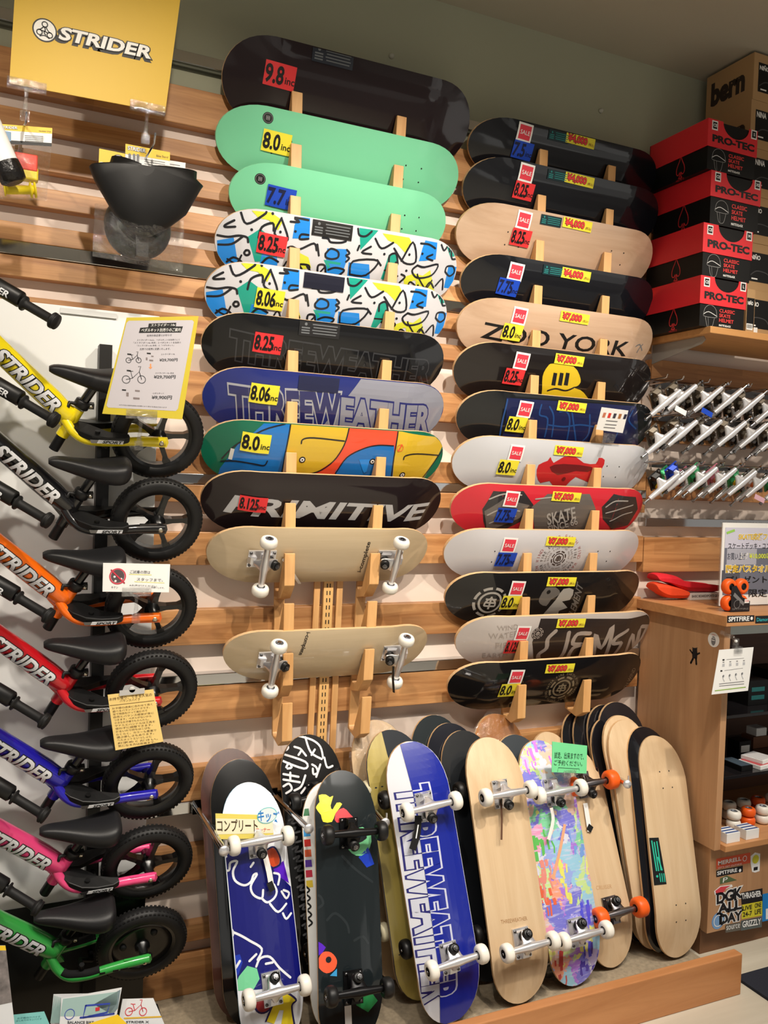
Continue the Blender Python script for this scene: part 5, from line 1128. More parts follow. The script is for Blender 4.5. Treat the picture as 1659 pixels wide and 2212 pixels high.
def pst(D, m):
    N = lambda n_, c_: mat('pastel_'+n_, c_, 0.35, coat=0.5)
    rnd = random.Random(5)
    def brush(pts, m_, k=13, L=1):
        q = [V(D.uv(*c6(*p))) for p in pts]; u0, u1 = min(a.x for a in q), max(a.x for a in q); v0, v1 = min(a.y for a in q), max(a.y for a in q)
        for _ in range(k):
            v = rnd.uniform(v0, v1); a = rnd.uniform(u0, u1); b_ = a+rnd.uniform(0.012, 0.05)*rnd.choice((-1, 1)); w_ = rnd.uniform(0.004, 0.014)
            D.stroke(m, [(a, v), ((a+b_)/2, v+rnd.uniform(-.003, .003)), (b_, v+rnd.uniform(-.004, .004))], w_, m_, L, 0, px=False, ends=False)
    brush([(985, 300), (1060, 255), (1190, 270), (1200, 360), (1120, 400), (1000, 390)], N('violet', (204, 120, 226)))
    brush([(1065, 870), (1150, 820), (1210, 850), (1220, 1010), (1140, 1040), (1080, 1050)], N('green', (96, 186, 90)))
    D.stroke(m, U3(c6, [(1290, 800), (1260, 960), (1210, 1165)]), 0.011, N('orange_band', (224, 166, 130)), 2, 0, ends=False)
    brush([(1090, 1090), (1200, 1080), (1230, 1240), (1110, 1260)], N('salmon', (222, 140, 130)))
    brush([(1110, 1290), (1220, 1280), (1240, 1400), (1180, 1380), (1130, 1410)], N('coral', (226, 104, 72)))
    brush([(1190, 1740), (1290, 1720), (1300, 1850), (1230, 1840)], N('brick', (190, 70, 70))); brush([(1380, 1620), (1540, 1600), (1550, 1740), (1480, 1800), (1370, 1780)], N('indigo', (76, 60, 170)))
    brush([(1330, 920), (1430, 850), (1460, 1010), (1350, 1040)], N('sky', (120, 160, 226))); brush([(1260, 1080), (1310, 1060), (1330, 1250), (1280, 1270)], N('yellow', (226, 224, 110))); brush([(1395, 1310), (1440, 1300), (1450, 1600), (1405, 1610)], N('blue', (84, 84, 220)))
sk = complete(D, pastel(), 'pastel brushwork skateboard with silver trucks and white wheels, below the green sign', (-0.21, 0.205), M_STEEL, M_WURE, art=pst)
hang(sk, D, [c6(1178, 690), c6(1190, 770), c6(1160, 900)], 0.012, mat('tag_white', (226, 224, 220), 0.5), lift=44)
D = stand((1226, 1610), 1327, -0.415, -0.15, 0.185)
def crz(D, m):
    br = mat('faint_burn', (196, 156, 112), 0.5); D.text(m, 'CRUISER', c7(335, 1312), c7(440, 1300), c7(332, 1285), br, 1)
sk = complete(D, M_MAPLE, 'maple cruiser skateboard with orange wheels leaning behind the pastel one', (-0.175, 0.215), mat('dull_truck', (140, 136, 140), 0.3, 1.0), M_OURE, art=crz, R=0.0325)
hang(sk, D, [c7(255, 730), c7(285, 920)], 0.018, M_WHITE, lift=14); hang(sk, D, [c7(270, 885), c7(300, 910)], 0.022, M_INK, lift=15)
# --- blank decks on the right
GB = 'blank decks leaning in a row beside the counter'
BL2 = deckmat('film_black_deck', (17, 18, 24), 1.0, 0.25)
for top, bx, Yb, Yt, W, mt, lab in (
    ((1243, 1536), 1330, -0.200, -0.062, 0.20, BL2, 'black deck leaning at the left end of the row beside the counter'),
    ((1268, 1530), 1345, -0.222, -0.082, 0.20, BL2, 'black deck, second from the left at the back of the row beside the counter'),
    ((1300, 1523), 1360, -0.244, -0.100, 0.20, BL2, 'black deck with its nose just behind the tallest one beside the counter'),
    ((1326, 1517), 1385, -0.266, -0.120, 0.21, deckmat('film_grey_black_deck', (28, 28, 34), 1.0, 0.3), 'greyish black deck standing tallest at the back of the row beside the counter'),
    ((1306, 1551), 1385, -0.292, -0.142, 0.20, BL2, 'black deck in front of the tall dark ones, left of the paired maple decks'),
    ((1318, 1588), 1392, -0.318, -0.164, 0.195, BL2, 'lower black deck directly left of the paired maple decks'),
    ((1332, 1546), 1412, -0.344, -0.186, 0.20, M_MAPLE, 'plain maple deck, rear one of the pair behind the foremost blank deck'),
    ((1343, 1556), 1421, -0.378, -0.208, 0.198, M_MAPLE, 'plain maple deck, front one of the pair behind the foremost blank deck'),
    ((1387, 1570), 1440, -0.412, -0.232, 0.20, BL2, 'black deck sandwiched directly behind the foremost maple deck')):
    D = stand(top, bx, Yb, Yt, W); make_deck(D, mt, lab, group=GB, top=M_MAPLE)
D = stand((1411, 1589), 1464, -0.446, -0.256, 0.198)
o = make_deck(D, M_MAPLE, 'plain maple deck with bolt holes and a dark label, foremost of the blank decks', art=lambda D, m: holes(D, m), group=GB)
m = MB(); D.poly(m, U3(c7, [(655, 965), (752, 960), (806, 1272), (722, 1280)]), mat('label_black', (18, 22, 24), 0.4), 3)
tl = mat('label_teal', (40, 190, 160), 0.5)
for x0, y0, x1, y1 in ((703, 985), (718, 1185), 0, 0), ((703, 985), (745, 1185), 0, 0): pass
for k, (a, b_) in enumerate((((705, 980), (738, 1185)), ((722, 990), (752, 1185)), ((739, 985), (768, 1180)), ((745, 1090), (776, 1180)))): D.stroke(m, U3(c7, [a, b_]), 0.0042, tl, 4, 0, ends=False)
for x in (758, 772, 786): D.stroke(m, U3(c7, [(x, 1200), (x+8, 1258)]), 0.0035, tl, 4, 0, ends=False)
D.disc(m, c7(742, 1220), 0.004, tl, 4, 10); m.build('info_label', o)
# --- chrome face-out arms on the rail between the boards
def arm(p, q, label, Yr=-0.046, Ye=None):
    a = at(p[0], p[1], Yr); e = atz(q[0], q[1], a.z+0.012); m = MB()
    if Ye: e = at(q[0], q[1], Ye)
    root = thing('rail_arm', label, 'display arm', a)
    m.box((a.x-0.012, Yr-0.006, a.z-0.022), (a.x+0.012, Yr+0.0025, a.z+0.022), M_CHROME); m.tube([a, e], 0.0095, M_CHROME, 14); m.build('bar', root)
    d = (e-a).normalized(); k = MB(); k.lathe(e, d, [(0.0, -0.004), (0.0135, -0.004), (0.0145, 0.0), (0.0135, 0.004), (0.0, 0.0045)], M_STEEL, 18); k.tube([e+V((0.004, 0, 0.012)), e+V((0.004, 0, 0.028))], 0.003, M_STEEL, 8); k.build('end_cap', root)
    return e
e1 = arm((424, 1742), (484, 1838), 'chrome arm from the rail at the left of the standing boards')
arm((590, 1716), (667, 1790), 'chrome arm ending between the white blue board and the black confetti board')
arm((778, 1712), (832, 1777), 'chrome arm ending between the black confetti board and the blue silver one')
arm((1303, 1660), (1355, 1694), 'chrome arm poking out past the upper orange wheel', Ye=-0.37)
# signs
cl = at(528, 1786, -0.262); P = Plane(cl, (1, 0, 0), (0, 0, 1))
root = thing('kids_sign', 'yellow and white handwritten katakana sign above the white and blue skateboard', 'sign', cl); m = MB()
P.quad(m, [(465.4, 1757.5), (587, 1761), (591.6, 1810.6), (467, 1813)], mat('sign_yellow', (240, 222, 110), 0.6), 0.0015)
P.poly(m, U3(cA, [(224, 705), (640, 712), (645, 812), (228, 822)]), mat('sign_cream', (246, 242, 210), 0.6), 1)
P.text(m, 'コンプリート', cA(236, 800), cA(530, 800), cA(234, 712), mat('sign_brown', (74, 56, 30), 0.6), 2, 0.015); P.text(m, 'コーナー', cA(518, 806), cA(622, 802), cA(518, 775), mat('sign_red', (226, 80, 60), 0.6), 2, 0.01)
P.disc(m, cA(600, 682), 0.030, mat('sign_teal', (110, 206, 206), 0.6), 3, 28, sq=0.8); P.disc(m, cA(600, 682), 0.0275, mat('sign_ice', (232, 244, 248), 0.6), 4, 28, sq=0.79)
P.text(m, 'キッズ', cA(530, 722), cA(684, 735), cA(534, 640), mat('sign_blue', (40, 130, 210), 0.6), 5, 0.02); m.build('sheet', root)
cl = at(1230, 1637, -0.335); P = Plane(cl, (1, 0, 0), (0, 0, 1))
root = thing('green_sign', 'small mint green handwritten sign on a clip above the pastel skateboard', 'sign', cl); m = MB()
P.quad(m, [(1193, 1602), (1268.5, 1611), (1267, 1671), (1192, 1668)], mat('sign_mint', (122, 226, 160), 0.6), 0.0015); gi = mat('sign_green_ink', (30, 70, 50), 0.6)
P.text(m, '試走、出来ますので、', c6(1220, 362), c6(1415, 372), c6(1222, 318), gi, 2); P.text(m, 'ご予約ください。', c6(1218, 408), c6(1405, 416), c6(1220, 372), gi, 2)
P.stroke(m, U3(c6, [(1242, 450), (1246, 424), (1386, 432), (1386, 442)]), 0.0012, gi, 2, 0); m.build('sheet', root)
m = MB(); clip_mb(m, P, c6(1320, 462), 0.05, c6(1318, 590)); m.build('clip', root)
# ================================================================ right side: shelf, boxes, trucks, counter
c8 = crop(1340, 1100, 4.424); cT = crop(1380, 720, 3.566)
M_KRAFT = mat('kraft_card', (178, 142, 98), 0.75, noise=0.03, nscale=6); M_BOXK = mat('box_black', (12, 12, 13), 0.5, spec=0.3); M_BOXR = mat('box_red', (222, 40, 50), 0.5)
M_SHELF = wood('shelf_oak', (190, 136, 78), (214, 160, 100), 0, 0.8, 0.45)
sh = thing('wall_shelf', 'oak wall shelf carrying the helmet boxes', 'shelf', (2.9, 0, 2.16))
MB().box((2.262, -0.355, 2.156), (4.3, -0.042, 2.180), M_SHELF).build('board', sh, bevel=0.002)
MB().prism([(2.285, -0.042, 2.155), (2.285, -0.30, 2.155), (2.285, -0.31, 2.142), (2.285, -0.29, 2.128), (2.285, -0.042, 2.085)], (0.004, 0, 0), mat('bracket_grey', (150, 148, 144), 0.5)).build('bracket', sh)
# --- red and black helmet boxes
def helmet_box(x0, x1, z0, zl, z1, size, label, cc):
    yf, yb = -0.338, -0.050
    root = thing('helmet_box', label, 'box', ((x0+x1)/2, (yf+yb)/2, z0), group='red and black helmet boxes on the shelf')
    b = MB(); b.box((x0+0.003, yf+0.003, z0), (x1-0.003, yb-0.003, z1-0.004), M_BOXK)
    S = Plane((x0+0.003, yb, z0), (0, -1, 0), (0, 0, 1)); S.step = 0.0006
    Lx, Hh = yb-yf, zl-z0; sp = [(0, 0.36), (0.10, 0.22), (0.22, 0.06), (0.27, -0.08), (0.24, -0.2), (0.13, -0.24), (0.04, -0.16), (0.05, -0.3), (0.11, -0.36)]
    cx, cy = Lx*0.55, Hh*0.55; k = Hh*1.32
    out = [(cx+a*k*0.72, cy+b_*k) for a, b_ in sp]+[(cx-a*k*0.72, cy+b_*k) for a, b_ in sp[:0:-1]]
    rl = mat('box_red_line', (196, 44, 50), 0.5); S.stroke(b, out, 0.0035, rl, 1, 4, px=False, closed=True); S.textc(b, 'HELMETS', (cx, cy-k*0.42), 0.007, rl, 1, 0, px=False)
    F = Plane((x0, yf+0.003, z0), (1, 0, 0), (0, 0, 1)); F.step = 0.0006; W = x1-x0; gl = mat('box_grey_line', (150, 150, 150), 0.5)
    hx, hy = W*0.24, Hh*0.60; dome = [(hx+0.030*math.cos(a), hy+0.030*math.sin(a)) for a in [PI*i/8 for i in range(-1, 10)]]
    F.stroke(b, dome, 0.0014, gl, 1, 3, px=False, closed=True); F.stroke(b, [(hx-0.03, hy-0.004), (hx-0.008, hy+0.006), (hx+0.03, hy-0.006)], 0.0022, mat('box_white_line', (220, 220, 220), 0.5), 1, 3, px=False)
    F.stroke(b, [(hx-0.022, hy-0.012), (hx-0.012, hy-0.045), (hx+0.010, hy-0.045), (hx+0.020, hy-0.012)], 0.0014, gl, 1, 3, px=False); F.stroke(b, [(hx-0.01, hy-0.012), (hx-0.006, hy-0.045)], 0.001, gl, 1, 0, px=False)
    rt = mat('box_red_text', (226, 60, 58), 0.5)
    for i, t in enumerate(('CLASSIC', 'SKATE', 'HELMET')):
        x_, w0 = W*0.44, (0.072, 0.052, 0.068)[i]; yy = Hh*(0.88-i*0.215); F.text(b, t, (x_, yy-Hh*0.15), (x_+w0, yy-Hh*0.15), (x_, yy), rt, 1, 0.02, px=False)
    F.text(b, 'MATTE BLACK', (W*0.44, Hh*0.10), (W*0.44+0.056, Hh*0.10), (W*0.44, Hh*0.185), M_WHITE, 1, 0.03, px=False); b.build('body', root)
    l = MB(); t = 0.003; lx0, lx1 = x0-0.002, x1+0.002; yfl = yf
    nw, nc = W*0.27, W*0.57; arc = [(lx0+nc+nw*math.cos(a)*1.0, z1-nw*0.80*math.sin(a)) for a in [PI*i/14 for i in range(15)]][::-1]
    fr = [(lx0, zl), (lx1, zl), (lx1, z1)] + [(x, z) for x, z in arc[::-1]] + [(lx0, z1)]
    l.prism([V((x, yfl, z)) for x, z in fr][::-1], (0, t*0.6, 0), M_BOXR)
    l.box((lx0, yfl+t*0.6, zl), (lx0+t, yb+0.002, z1), M_BOXR); l.box((lx1-t, yfl+t*0.6, zl), (lx1, yb+0.002, z1), M_BOXR); l.box((lx0, yb-0.001, zl), (lx1, yb+0.002, z1), M_BOXR)
    l.box((lx0+t, yfl+0.02, z1-0.0035), (lx1-t, yb-0.001, z1-0.0005), M_BOXR)
    G = Plane((lx0, yfl, z1), (1, 0, 0), (0, 0, 1)); G.step = 0.0006; WL = lx1-lx0; HL = z1-zl
    G.text(l, 'PRO-TEC', (WL*0.10, -HL*0.80), (WL*0.93, -HL*0.80), (WL*0.10, -HL*0.56), M_INK, 1, 0.05, px=False)
    for xx, s_, ink in ((0.13, 'CE', M_INK), (0.92, size, M_INK)):
        yy = -HL*(0.22 if xx < 0.5 else 0.17); G.rect(l, (WL*xx, yy), 0.027, 0.032, M_WHITE, 1, px=False); G.rect(l, (WL*xx, yy), 0.019, 0.023, ink, 2, px=False); G.textc(l, s_, (WL*xx, yy), 0.010, M_WHITE, 3, 0.03, px=False, maxw=0.015)
    l.build('lid', root)
helmet_box(2.228, 2.458, 2.722, 2.80, 2.894, 'S', 'red and black helmet box marked S, topmost of its stack', 0)
helmet_box(2.252, 2.487, 2.538, 2.632, 2.7205, 'XS', 'red and black helmet box marked XS, second from the top', 0)
helmet_box(2.228, 2.458, 2.356, 2.436, 2.5365, 'M', 'red and black helmet box with darkened size mark, third from the top', 0)
helmet_box(2.226, 2.440, 2.1805, 2.258, 2.3545, 'L', 'red and black helmet box marked L, lowest of its stack on the shelf', 0)
# --- kraft boxes with black end labels behind them
zs = [2.1805, 2.352, 2.525, 2.695, 2.868, 3.040, 3.210]
BL = ['kraft helmet box with white barcode label standing on the shelf', 'kraft helmet box, second from the bottom behind the red boxes', 'kraft helmet box, third from the bottom behind the red boxes', 'kraft helmet box, fourth from the bottom behind the red boxes', 'kraft box second from the top, its side lettering half hidden', 'kraft box with large black lettering on its side, touching the ceiling corner']
for i in range(6):
    x0 = 2.490+(0.004 if i % 2 else 0.0); z0, z1 = zs[i]+0.0008, zs[i+1]; b = MB(); b.box((x0, -0.275-(0.006 if i == 0 else 0), z0), (x0+0.27, -0.046, z1), M_KRAFT)
    F = Plane((x0, -0.275-(0.006 if i == 0 else 0), z0), (1, 0, 0), (0, 0, 1)); F.step = 0.0006; h = z1-z0
    F.rect(b, (0.14, h*0.5), 0.235, h*0.62, M_BOXK, 1, px=False); F.text(b, 'NINA' if i in (3, 4) else 'NIÑO', (0.028, h*0.66), (0.075, h*0.66), (0.028, h*0.77), M_WHITE, 2, 0.03, px=False)
    F.stroke(b, [(0.03, h*0.32), (0.06, h*0.42), (0.11, h*0.40), (0.13, h*0.30)], 0.004, mat('box_dark_grey', (60, 60, 62), 0.5), 2, 4, px=False); F.rect(b, (0.05, h*0.25), 0.03, 0.005, M_WHITE, 2, px=False)
    if i == 0: F.rect(b, (0.045, h*0.12), 0.06, 0.03, M_WHITE, 2, px=False)
    S = Plane((x0, -0.046, z0), (0, -1, 0), (0, 0, 1)); S.step = 0.0006; br = mat('box_brown_ink', (48, 34, 26), 0.6)
    if i == 5: S.text(b, 'bern', (0.030, 0.050), (0.185, 0.050), (0.030, 0.128), br, 1, 0.055, px=False)
    elif i == 4: S.text(b, 'bern', (0.05, 0.040), (0.200, 0.040), (0.05, 0.11), br, 1, 0.055, px=False)
    o = b.build('carton', origin=(x0+0.13, -0.16, z0), bevel=0.001); tag(o, BL[i], 'box', 'kraft boxes on the shelf')
# a kraft and black shoe box end at the shelf end
b = MB(); b.box((2.445, -0.338, 2.1808), (2.485, -0.284, 2.335), M_KRAFT); F = Plane((2.445, -0.338, 2.1808), (1, 0, 0), (0, 0, 1)); F.step = 0.0006
F.rect(b, (0.020, 0.070), 0.036, 0.105, M_BOXK, 1, px=False); F.text(b, 'NIÑO', (0.005, 0.098), (0.030, 0.098), (0.005, 0.113), M_WHITE, 2, 0.03, px=False); F.rect(b, (0.018, 0.020), 0.03, 0.022, M_WHITE, 2, px=False)
for k in range(7): F.rect(b, (0.007+k*0.0035, 0.021), 0.0012 if k % 2 else 0.002, 0.014, M_INK, 3, px=False)
o = b.build('carton', origin=(2.46, -0.31, 2.181)); tag(o, 'narrow kraft box with white barcode sticker beside the lowest red box', 'box')
# --- skateboard trucks hanging on three peg bars
_TP = {}
def truck_thing(c, ax, zd, label, metal, bush=None, base=None, scale=1.0):
    y = V(ax).normalized(); z = V(zd); z = (z-y*z.dot(y)).normalized(); x = y.cross(z); M = Matrix(((x.x, y.x, z.x, 0), (x.y, y.y, z.y, 0), (x.z, y.z, z.z, 0), (0, 0, 0, 1)))
    q = V(c)-M.to_3x3() @ V((-0.010, 0, 0.050)); M.translation = q
    root = thing('skateboard_truck', label, 'skateboard truck', frame=M, group='skateboard trucks on the wall')
    k = (metal.name, bush.name if bush else '', base.name if base else '')
    if k not in _TP:
        T = truck_parts(metal, base, bush); tmp = []
        for nm, mb in zip(('baseplate', 'hanger', 'kingpin', 'axle'), T): o = mb.build(nm); tmp.append((nm, o.data)); bpy.data.objects.remove(o)
        _TP[k] = tmp
    for nm, me in _TP[k]:
        o = bpy.data.objects.new(nm, me); COL.objects.link(o); o.parent = root; FR[o.name] = M
    return root
AXD = (0.69, -0.25, 0.65); ZD = (0.45, -0.85, -0.25)
ORD = ['first', 'second', 'third', 'fourth', 'fifth', 'sixth', 'seventh', 'eighth']
M_TS = mat('polished_truck', (240, 240, 244), 0.26, 0.6); M_TW = mat('white_truck', (226, 226, 228), 0.35, 0.2, 0.4)
rows = [('upper', [(205, 535), (330, 495), (530, 510), (690, 520), (850, 560), (1000, 600), (1160, 640), (1320, 670)], -0.20, 0),
        ('middle', [(175, 830), (335, 770), (525, 765), (715, 775), (880, 790), (1040, 815), (1200, 830), (1360, 850)], -0.20, 0),
        ('lower', [(195, 1180), (325, 1120), (490, 1130), (640, 1135), (795, 1155), (930, 1170), (1080, 1190), (1240, 1200)], -0.20, 0)]
col3 = [('black', M_BLACK), ('blue', mat('truck_blue', (30, 70, 190), 0.35, 0.3)), ('green', mat('truck_green', (60, 170, 110), 0.35, 0.3)), ('pink', mat('truck_pink', (196, 120, 140), 0.35, 0.3)), ('green', mat('truck_green', (60, 170, 110), 0.35, 0.3)), ('white', M_TW), ('green', mat('truck_green', (60, 170, 110), 0.35, 0.3)), ('white', M_TW)]
for rn, pts, Y, _ in rows:
    for i, p in enumerate(pts):
        c = at(*cT(*p), Y)
        bu = [M_BLACK, mat('bush_clear', (214, 210, 200), 0.4), M_BLACK][i % 3] if rn != 'lower' else [mat('bush_yellow', (220, 190, 40), 0.4), mat('bush_orange', (220, 120, 60), 0.4), M_BLACK, mat('bush_copper', (190, 120, 90), 0.4)][i % 4]
        ba = mat('bronze_base', (120, 112, 100), 0.35, 0.8) if rn != 'lower' else col3[i][1]
        lab = '%s truck, %s from the left in the %s row of the wall display' % ('silver' if rn != 'lower' else 'silver and '+col3[i][0], ORD[i], rn)
        tr = truck_thing(c, AXD, ZD, lab, M_TS, bu, ba)
        tg = {('upper', 1): M_WHITE, ('upper', 2): M_BLU, ('lower', 5): mat('tag_pink', (226, 180, 196), 0.5), ('middle', 5): M_WHITE}.get((rn, i))
        if tg:
            q = c+V((-0.03, -0.03, -0.052)); MB().obox(q, (0.052, 0, -0.018), (0, 0.001, 0), (0.006, 0, 0.018), tg).build('hang_tag', tr)
        # its partner on the same peg, nearer the wall
        c2_ = c+V((-0.060, 0.095, -0.012))
        if 1 < i < 7: truck_thing(c2_, AXD, ZD, '%s truck nearer the wall behind the %s front one, %s row' % ('silver' if rn != 'lower' else 'coloured', ORD[i], rn), M_STEEL, bu, ba)
    z = at(*cT(*pts[3]), Y).z+0.055; root = thing('peg_bar', 'steel bar with hooks holding the %s row of trucks' % rn, 'display hook', (2.6, -0.05, z))
    MB().box((2.295, -0.056, z-0.012), (4.0, -0.0405, z+0.012), M_DSTEEL).build('bar', root)
    for p in pts:
        c = at(*cT(*p), Y); MB().tube([(c.x-0.02, -0.055, z), (c.x-0.02, Y-0.02, z+0.004), (c.x-0.02, Y-0.028, z+0.016)], 0.003, M_CHROME, 8).build('hook', root)
# --- the counter
ct = thing('display_counter', 'oak display counter with open shelves and a sticker covered drawer', 'counter', (2.9, -0.2, -0.03))
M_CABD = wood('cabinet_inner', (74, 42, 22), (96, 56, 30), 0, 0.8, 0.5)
side = MB().box((2.290, -0.455, 0.363), (2.318, -0.0405, 1.147), M_CAB).build('side_panel', ct, bevel=0.0015)
S = Plane((2.290, 0, 0), (0, -1, 0), (0, 0, 1)); S.step = 0.0008
m = MB(); c = S.uv(*c8(893, 1247)); a = V(S.uv(*c8(810, 1247)))-V(c); S.disc(m, c, 0.026, M_WHITE, 1, 28, px=False); S.disc(m, (c[0], c[1]-0.004), 0.010, M_GREYINK, 2, 14, px=False, sq=1.6); S.rect(m, (c[0], c[1]-0.002), 0.014, 0.003, M_WHITE, 3, px=False); S.rect(m, (c[0], c[1]+0.006), 0.012, 0.002, M_WHITE, 3, px=False); S.textc(m, 'Spitfire', (c[0], c[1]+0.017), 0.005, mat('sticker_pinkred', (210, 90, 110), 0.5), 2, 0, px=False); m.build('round_sticker', side)
m = MB(); bk = mat('sticker_black', (26, 24, 28), 0.5)
S.poly(m, U3(c8, [(690, 1315), (700, 1325), (728, 1325), (738, 1318), (735, 1345), (738, 1375), (735, 1430), (690, 1425), (688, 1375), (692, 1350)]), bk, 1); S.stroke(m, U3(c8, [(668, 1345), (690, 1375)]), 0.006, bk, 1, 0); S.stroke(m, U3(c8, [(738, 1385), (758, 1375)]), 0.006, bk, 1, 0)
S.stroke(m, U3(c8, [(695, 1430), (675, 1468)]), 0.008, bk, 1, 0); S.stroke(m, U3(c8, [(725, 1432), (728, 1480)]), 0.008, bk, 1, 0); m.build('bear_sticker', side)
m = MB(); S.rect(m, c8(208, 1010), 0.022, 0.012, bk, 1); m.build('small_label', side)
for z0, z1, y1 in ((0.363, 0.384, -0.478), (0.600, 0.612, -0.440), (0.815, 0.827, -0.440)):
    MB().box((2.318, y1, z0), (4.3, -0.06, z1), M_CABX if z0 < 0.5 else mat('smoked_glass_shelf', (26, 24, 26), 0.12, coat=0.5)).build('shelf', ct, bevel=0.0012)
MB().box((2.318, -0.06, 0.363), (4.3, -0.0405, 1.147), M_CABD).build('back_panel', ct); MB().box((2.318, -0.450, 1.112), (4.3, -0.430, 1.146), mat('alu_strip', (176, 182, 176), 0.35, 0.7)).build('alu_channel', ct)  # plain aluminium strip under the worktop
MB().box((2.300, -0.40, -0.03), (4.3, -0.05, 0.062), mat('toe_kick', (110, 74, 46), 0.6)).build('toe_kick', ct)
dr = MB().box((2.300, -0.430, 0.058), (4.3, -0.05, 0.361), M_CAB).build('drawer', ct, bevel=0.0015)
P = Plane((2.300, -0.430, 0.058), (1, 0, 0), (0, 0, 1)); P.step = 0.0007
def stick(name, fn): m = MB(); fn(m); m.build(name, dr)
stick('merrell_sticker'.replace('merrell', 'orange'), lambda m: (P.poly(m, U3(c7, [(1140, 1103), (1368, 1060), (1368, 1130), (1140, 1172)]), mat('st_orange', (220, 92, 60), 0.5), 1), P.text(m, 'MERRELL', c7(1152, 1145), c7(1305, 1112), c7(1152, 1120), M_WHITE, 2, 0.03), P.text(m, "LET'S GET OUTSIDE", c7(1152, 1168), c7(1310, 1140), c7(1152, 1158), M_WHITE, 2, 0.0), P.ring(m, c7(1330, 1100), 0.009, 0.0025, M_WHITE, 2)))
stick('black_sticker', lambda m: (P.poly(m, U3(c7, [(1140, 1182), (1318, 1148), (1318, 1190), (1140, 1226)]), bk, 1), P.text(m, 'SPITFIRE', c7(1146, 1212), c7(1278, 1188), c7(1146, 1188), M_WHITE, 2, 0.03), P.disc(m, c7(1298, 1180), 0.006, M_WHITE, 2, 12)))
stick('pennant_sticker', lambda m: (P.poly(m, U3(c7, [(1165, 1235), (1210, 1215), (1278, 1245), (1165, 1272)]), mat('st_green', (84, 104, 70), 0.5), 1), P.text(m, 'P', c7(1182, 1262), c7(1212, 1255), c7(1186, 1230), M_WHITE, 2)))
stick('yellow_sticker', lambda m: (P.poly(m, U3(c7, [(1370, 1085), (1400, 1060), (1435, 1068), (1430, 1185), (1400, 1195), (1380, 1190), (1370, 1130)]), M_WHITE, 1), P.disc(m, c7(1403, 1105), 0.016, mat('st_lime', (214, 210, 60), 0.5), 2, 20), P.rect(m, c7(1403, 1168), 0.02, 0.012, bk, 2)))
stick('red_sticker', lambda m: (P.poly(m, U3(c7, [(1125, 1320), (1165, 1285), (1245, 1275), (1250, 1290), (1190, 1310), (1180, 1345), (1130, 1345)]), M_WHITE, 1), P.poly(m, U3(c7, [(1132, 1318), (1168, 1290), (1235, 1282), (1205, 1300), (1185, 1330), (1140, 1335)]), mat('st_red', (216, 70, 80), 0.5), 2)))
def dgk(m):
    for t, q in (('DGK', ((1145, 1405), (1308, 1360), (1145, 1335))), ('ALL', ((1155, 1468), (1305, 1435), (1155, 1408))), ('DAY', ((1168, 1540), (1308, 1510), (1168, 1480)))): P.text(m, t, c7(*q[0]), c7(*q[1]), c7(*q[2]), bk, 1, 0.04, outline=M_WHITE, ow=0.07)
stick('lettered_sticker', dgk)
stick('flame_sticker', lambda m: (P.poly(m, U3(c7, [(1305, 1330), (1450, 1300), (1450, 1385), (1310, 1410)]), bk, 1), P.text(m, 'THRASHER', c7(1312, 1372), c7(1442, 1352), c7(1306, 1335), M_WHITE, 2, 0.03)))
stick('slogan_sticker', lambda m: (P.poly(m, U3(c7, [(1310, 1412), (1450, 1385), (1450, 1482), (1310, 1508)]), mat('st_yellow', (214, 204, 50), 0.5), 1), P.text(m, 'LIVE', c7(1318, 1450), c7(1378, 1438), c7(1318, 1422), bk, 2, 0.02), P.text(m, '24-7', c7(1318, 1492), c7(1378, 1480), c7(1318, 1462), bk, 2, 0.02), P.text(m, 'ONE', c7(1398, 1432), c7(1440, 1424), c7(1398, 1402), bk, 2, 0.02), P.text(m, 'LIFE', c7(1398, 1475), c7(1440, 1467), c7(1398, 1444), bk, 2, 0.02)))
stick('grey_sticker', lambda m: (P.poly(m, U3(c7, [(1305, 1518), (1445, 1490), (1445, 1560), (1305, 1585)]), mat('st_grey', (90, 100, 100), 0.5), 1), P.text(m, 'GRIZZLY', c7(1314, 1562), c7(1436, 1540), c7(1314, 1522), M_WHITE, 2, 0.03, outline=bk, ow=0.05)))
stick('blue_sticker', lambda m: (P.disc(m, c7(1152, 1518), 0.030, mat('st_skyblue', (120, 160, 205), 0.5), 1, 24), P.ring(m, c7(1152, 1518), 0.020, 0.003, M_WHITE, 2)))
stick('source_sticker', lambda m: (P.poly(m, U3(c7, [(1200, 1545), (1300, 1525), (1300, 1580), (1200, 1598)]), mat('st_dim', (96, 92, 84), 0.5), 3), P.text(m, 'source', c7(1205, 1580), c7(1295, 1562), c7(1205, 1552), M_WHITE, 4)))
stick('square_sticker', lambda m: (P.poly(m, U3(c7, [(1448, 1340), (1560, 1318), (1560, 1500), (1448, 1525)]), mat('st_blue', (30, 130, 205), 0.5), 1), P.text(m, 'E', c7(1474, 1505), c7(1510, 1498), c7(1474, 1440), M_WHITE, 2, 0.03)))
o = MB().box((2.266, -0.484, 1.1475), (4.3, -0.0405, 1.183), M_CABX); F = Plane((2.266, -0.484, 1.1475), (1, 0, 0), (0, 0, 1)); F.step = 0.0007
ctop = o.build('countertop', origin=(3.2, -0.25, 1.1475), bevel=0.0015); tag(ctop, 'oak worktop lying over the display counter', 'worktop')
m = MB(); F.poly(m, U3(c8, [(1020, 1018), (1280, 1012), (1278, 1072), (1018, 1086)]), bk, 1); F.text(m, 'SPITFIRE', c8(1032, 1072), c8(1228, 1064), c8(1034, 1030), M_WHITE, 2, 0.03); F.disc(m, c8(1252, 1042), 0.006, M_WHITE, 2, 12); m.build('black_sticker', ctop)
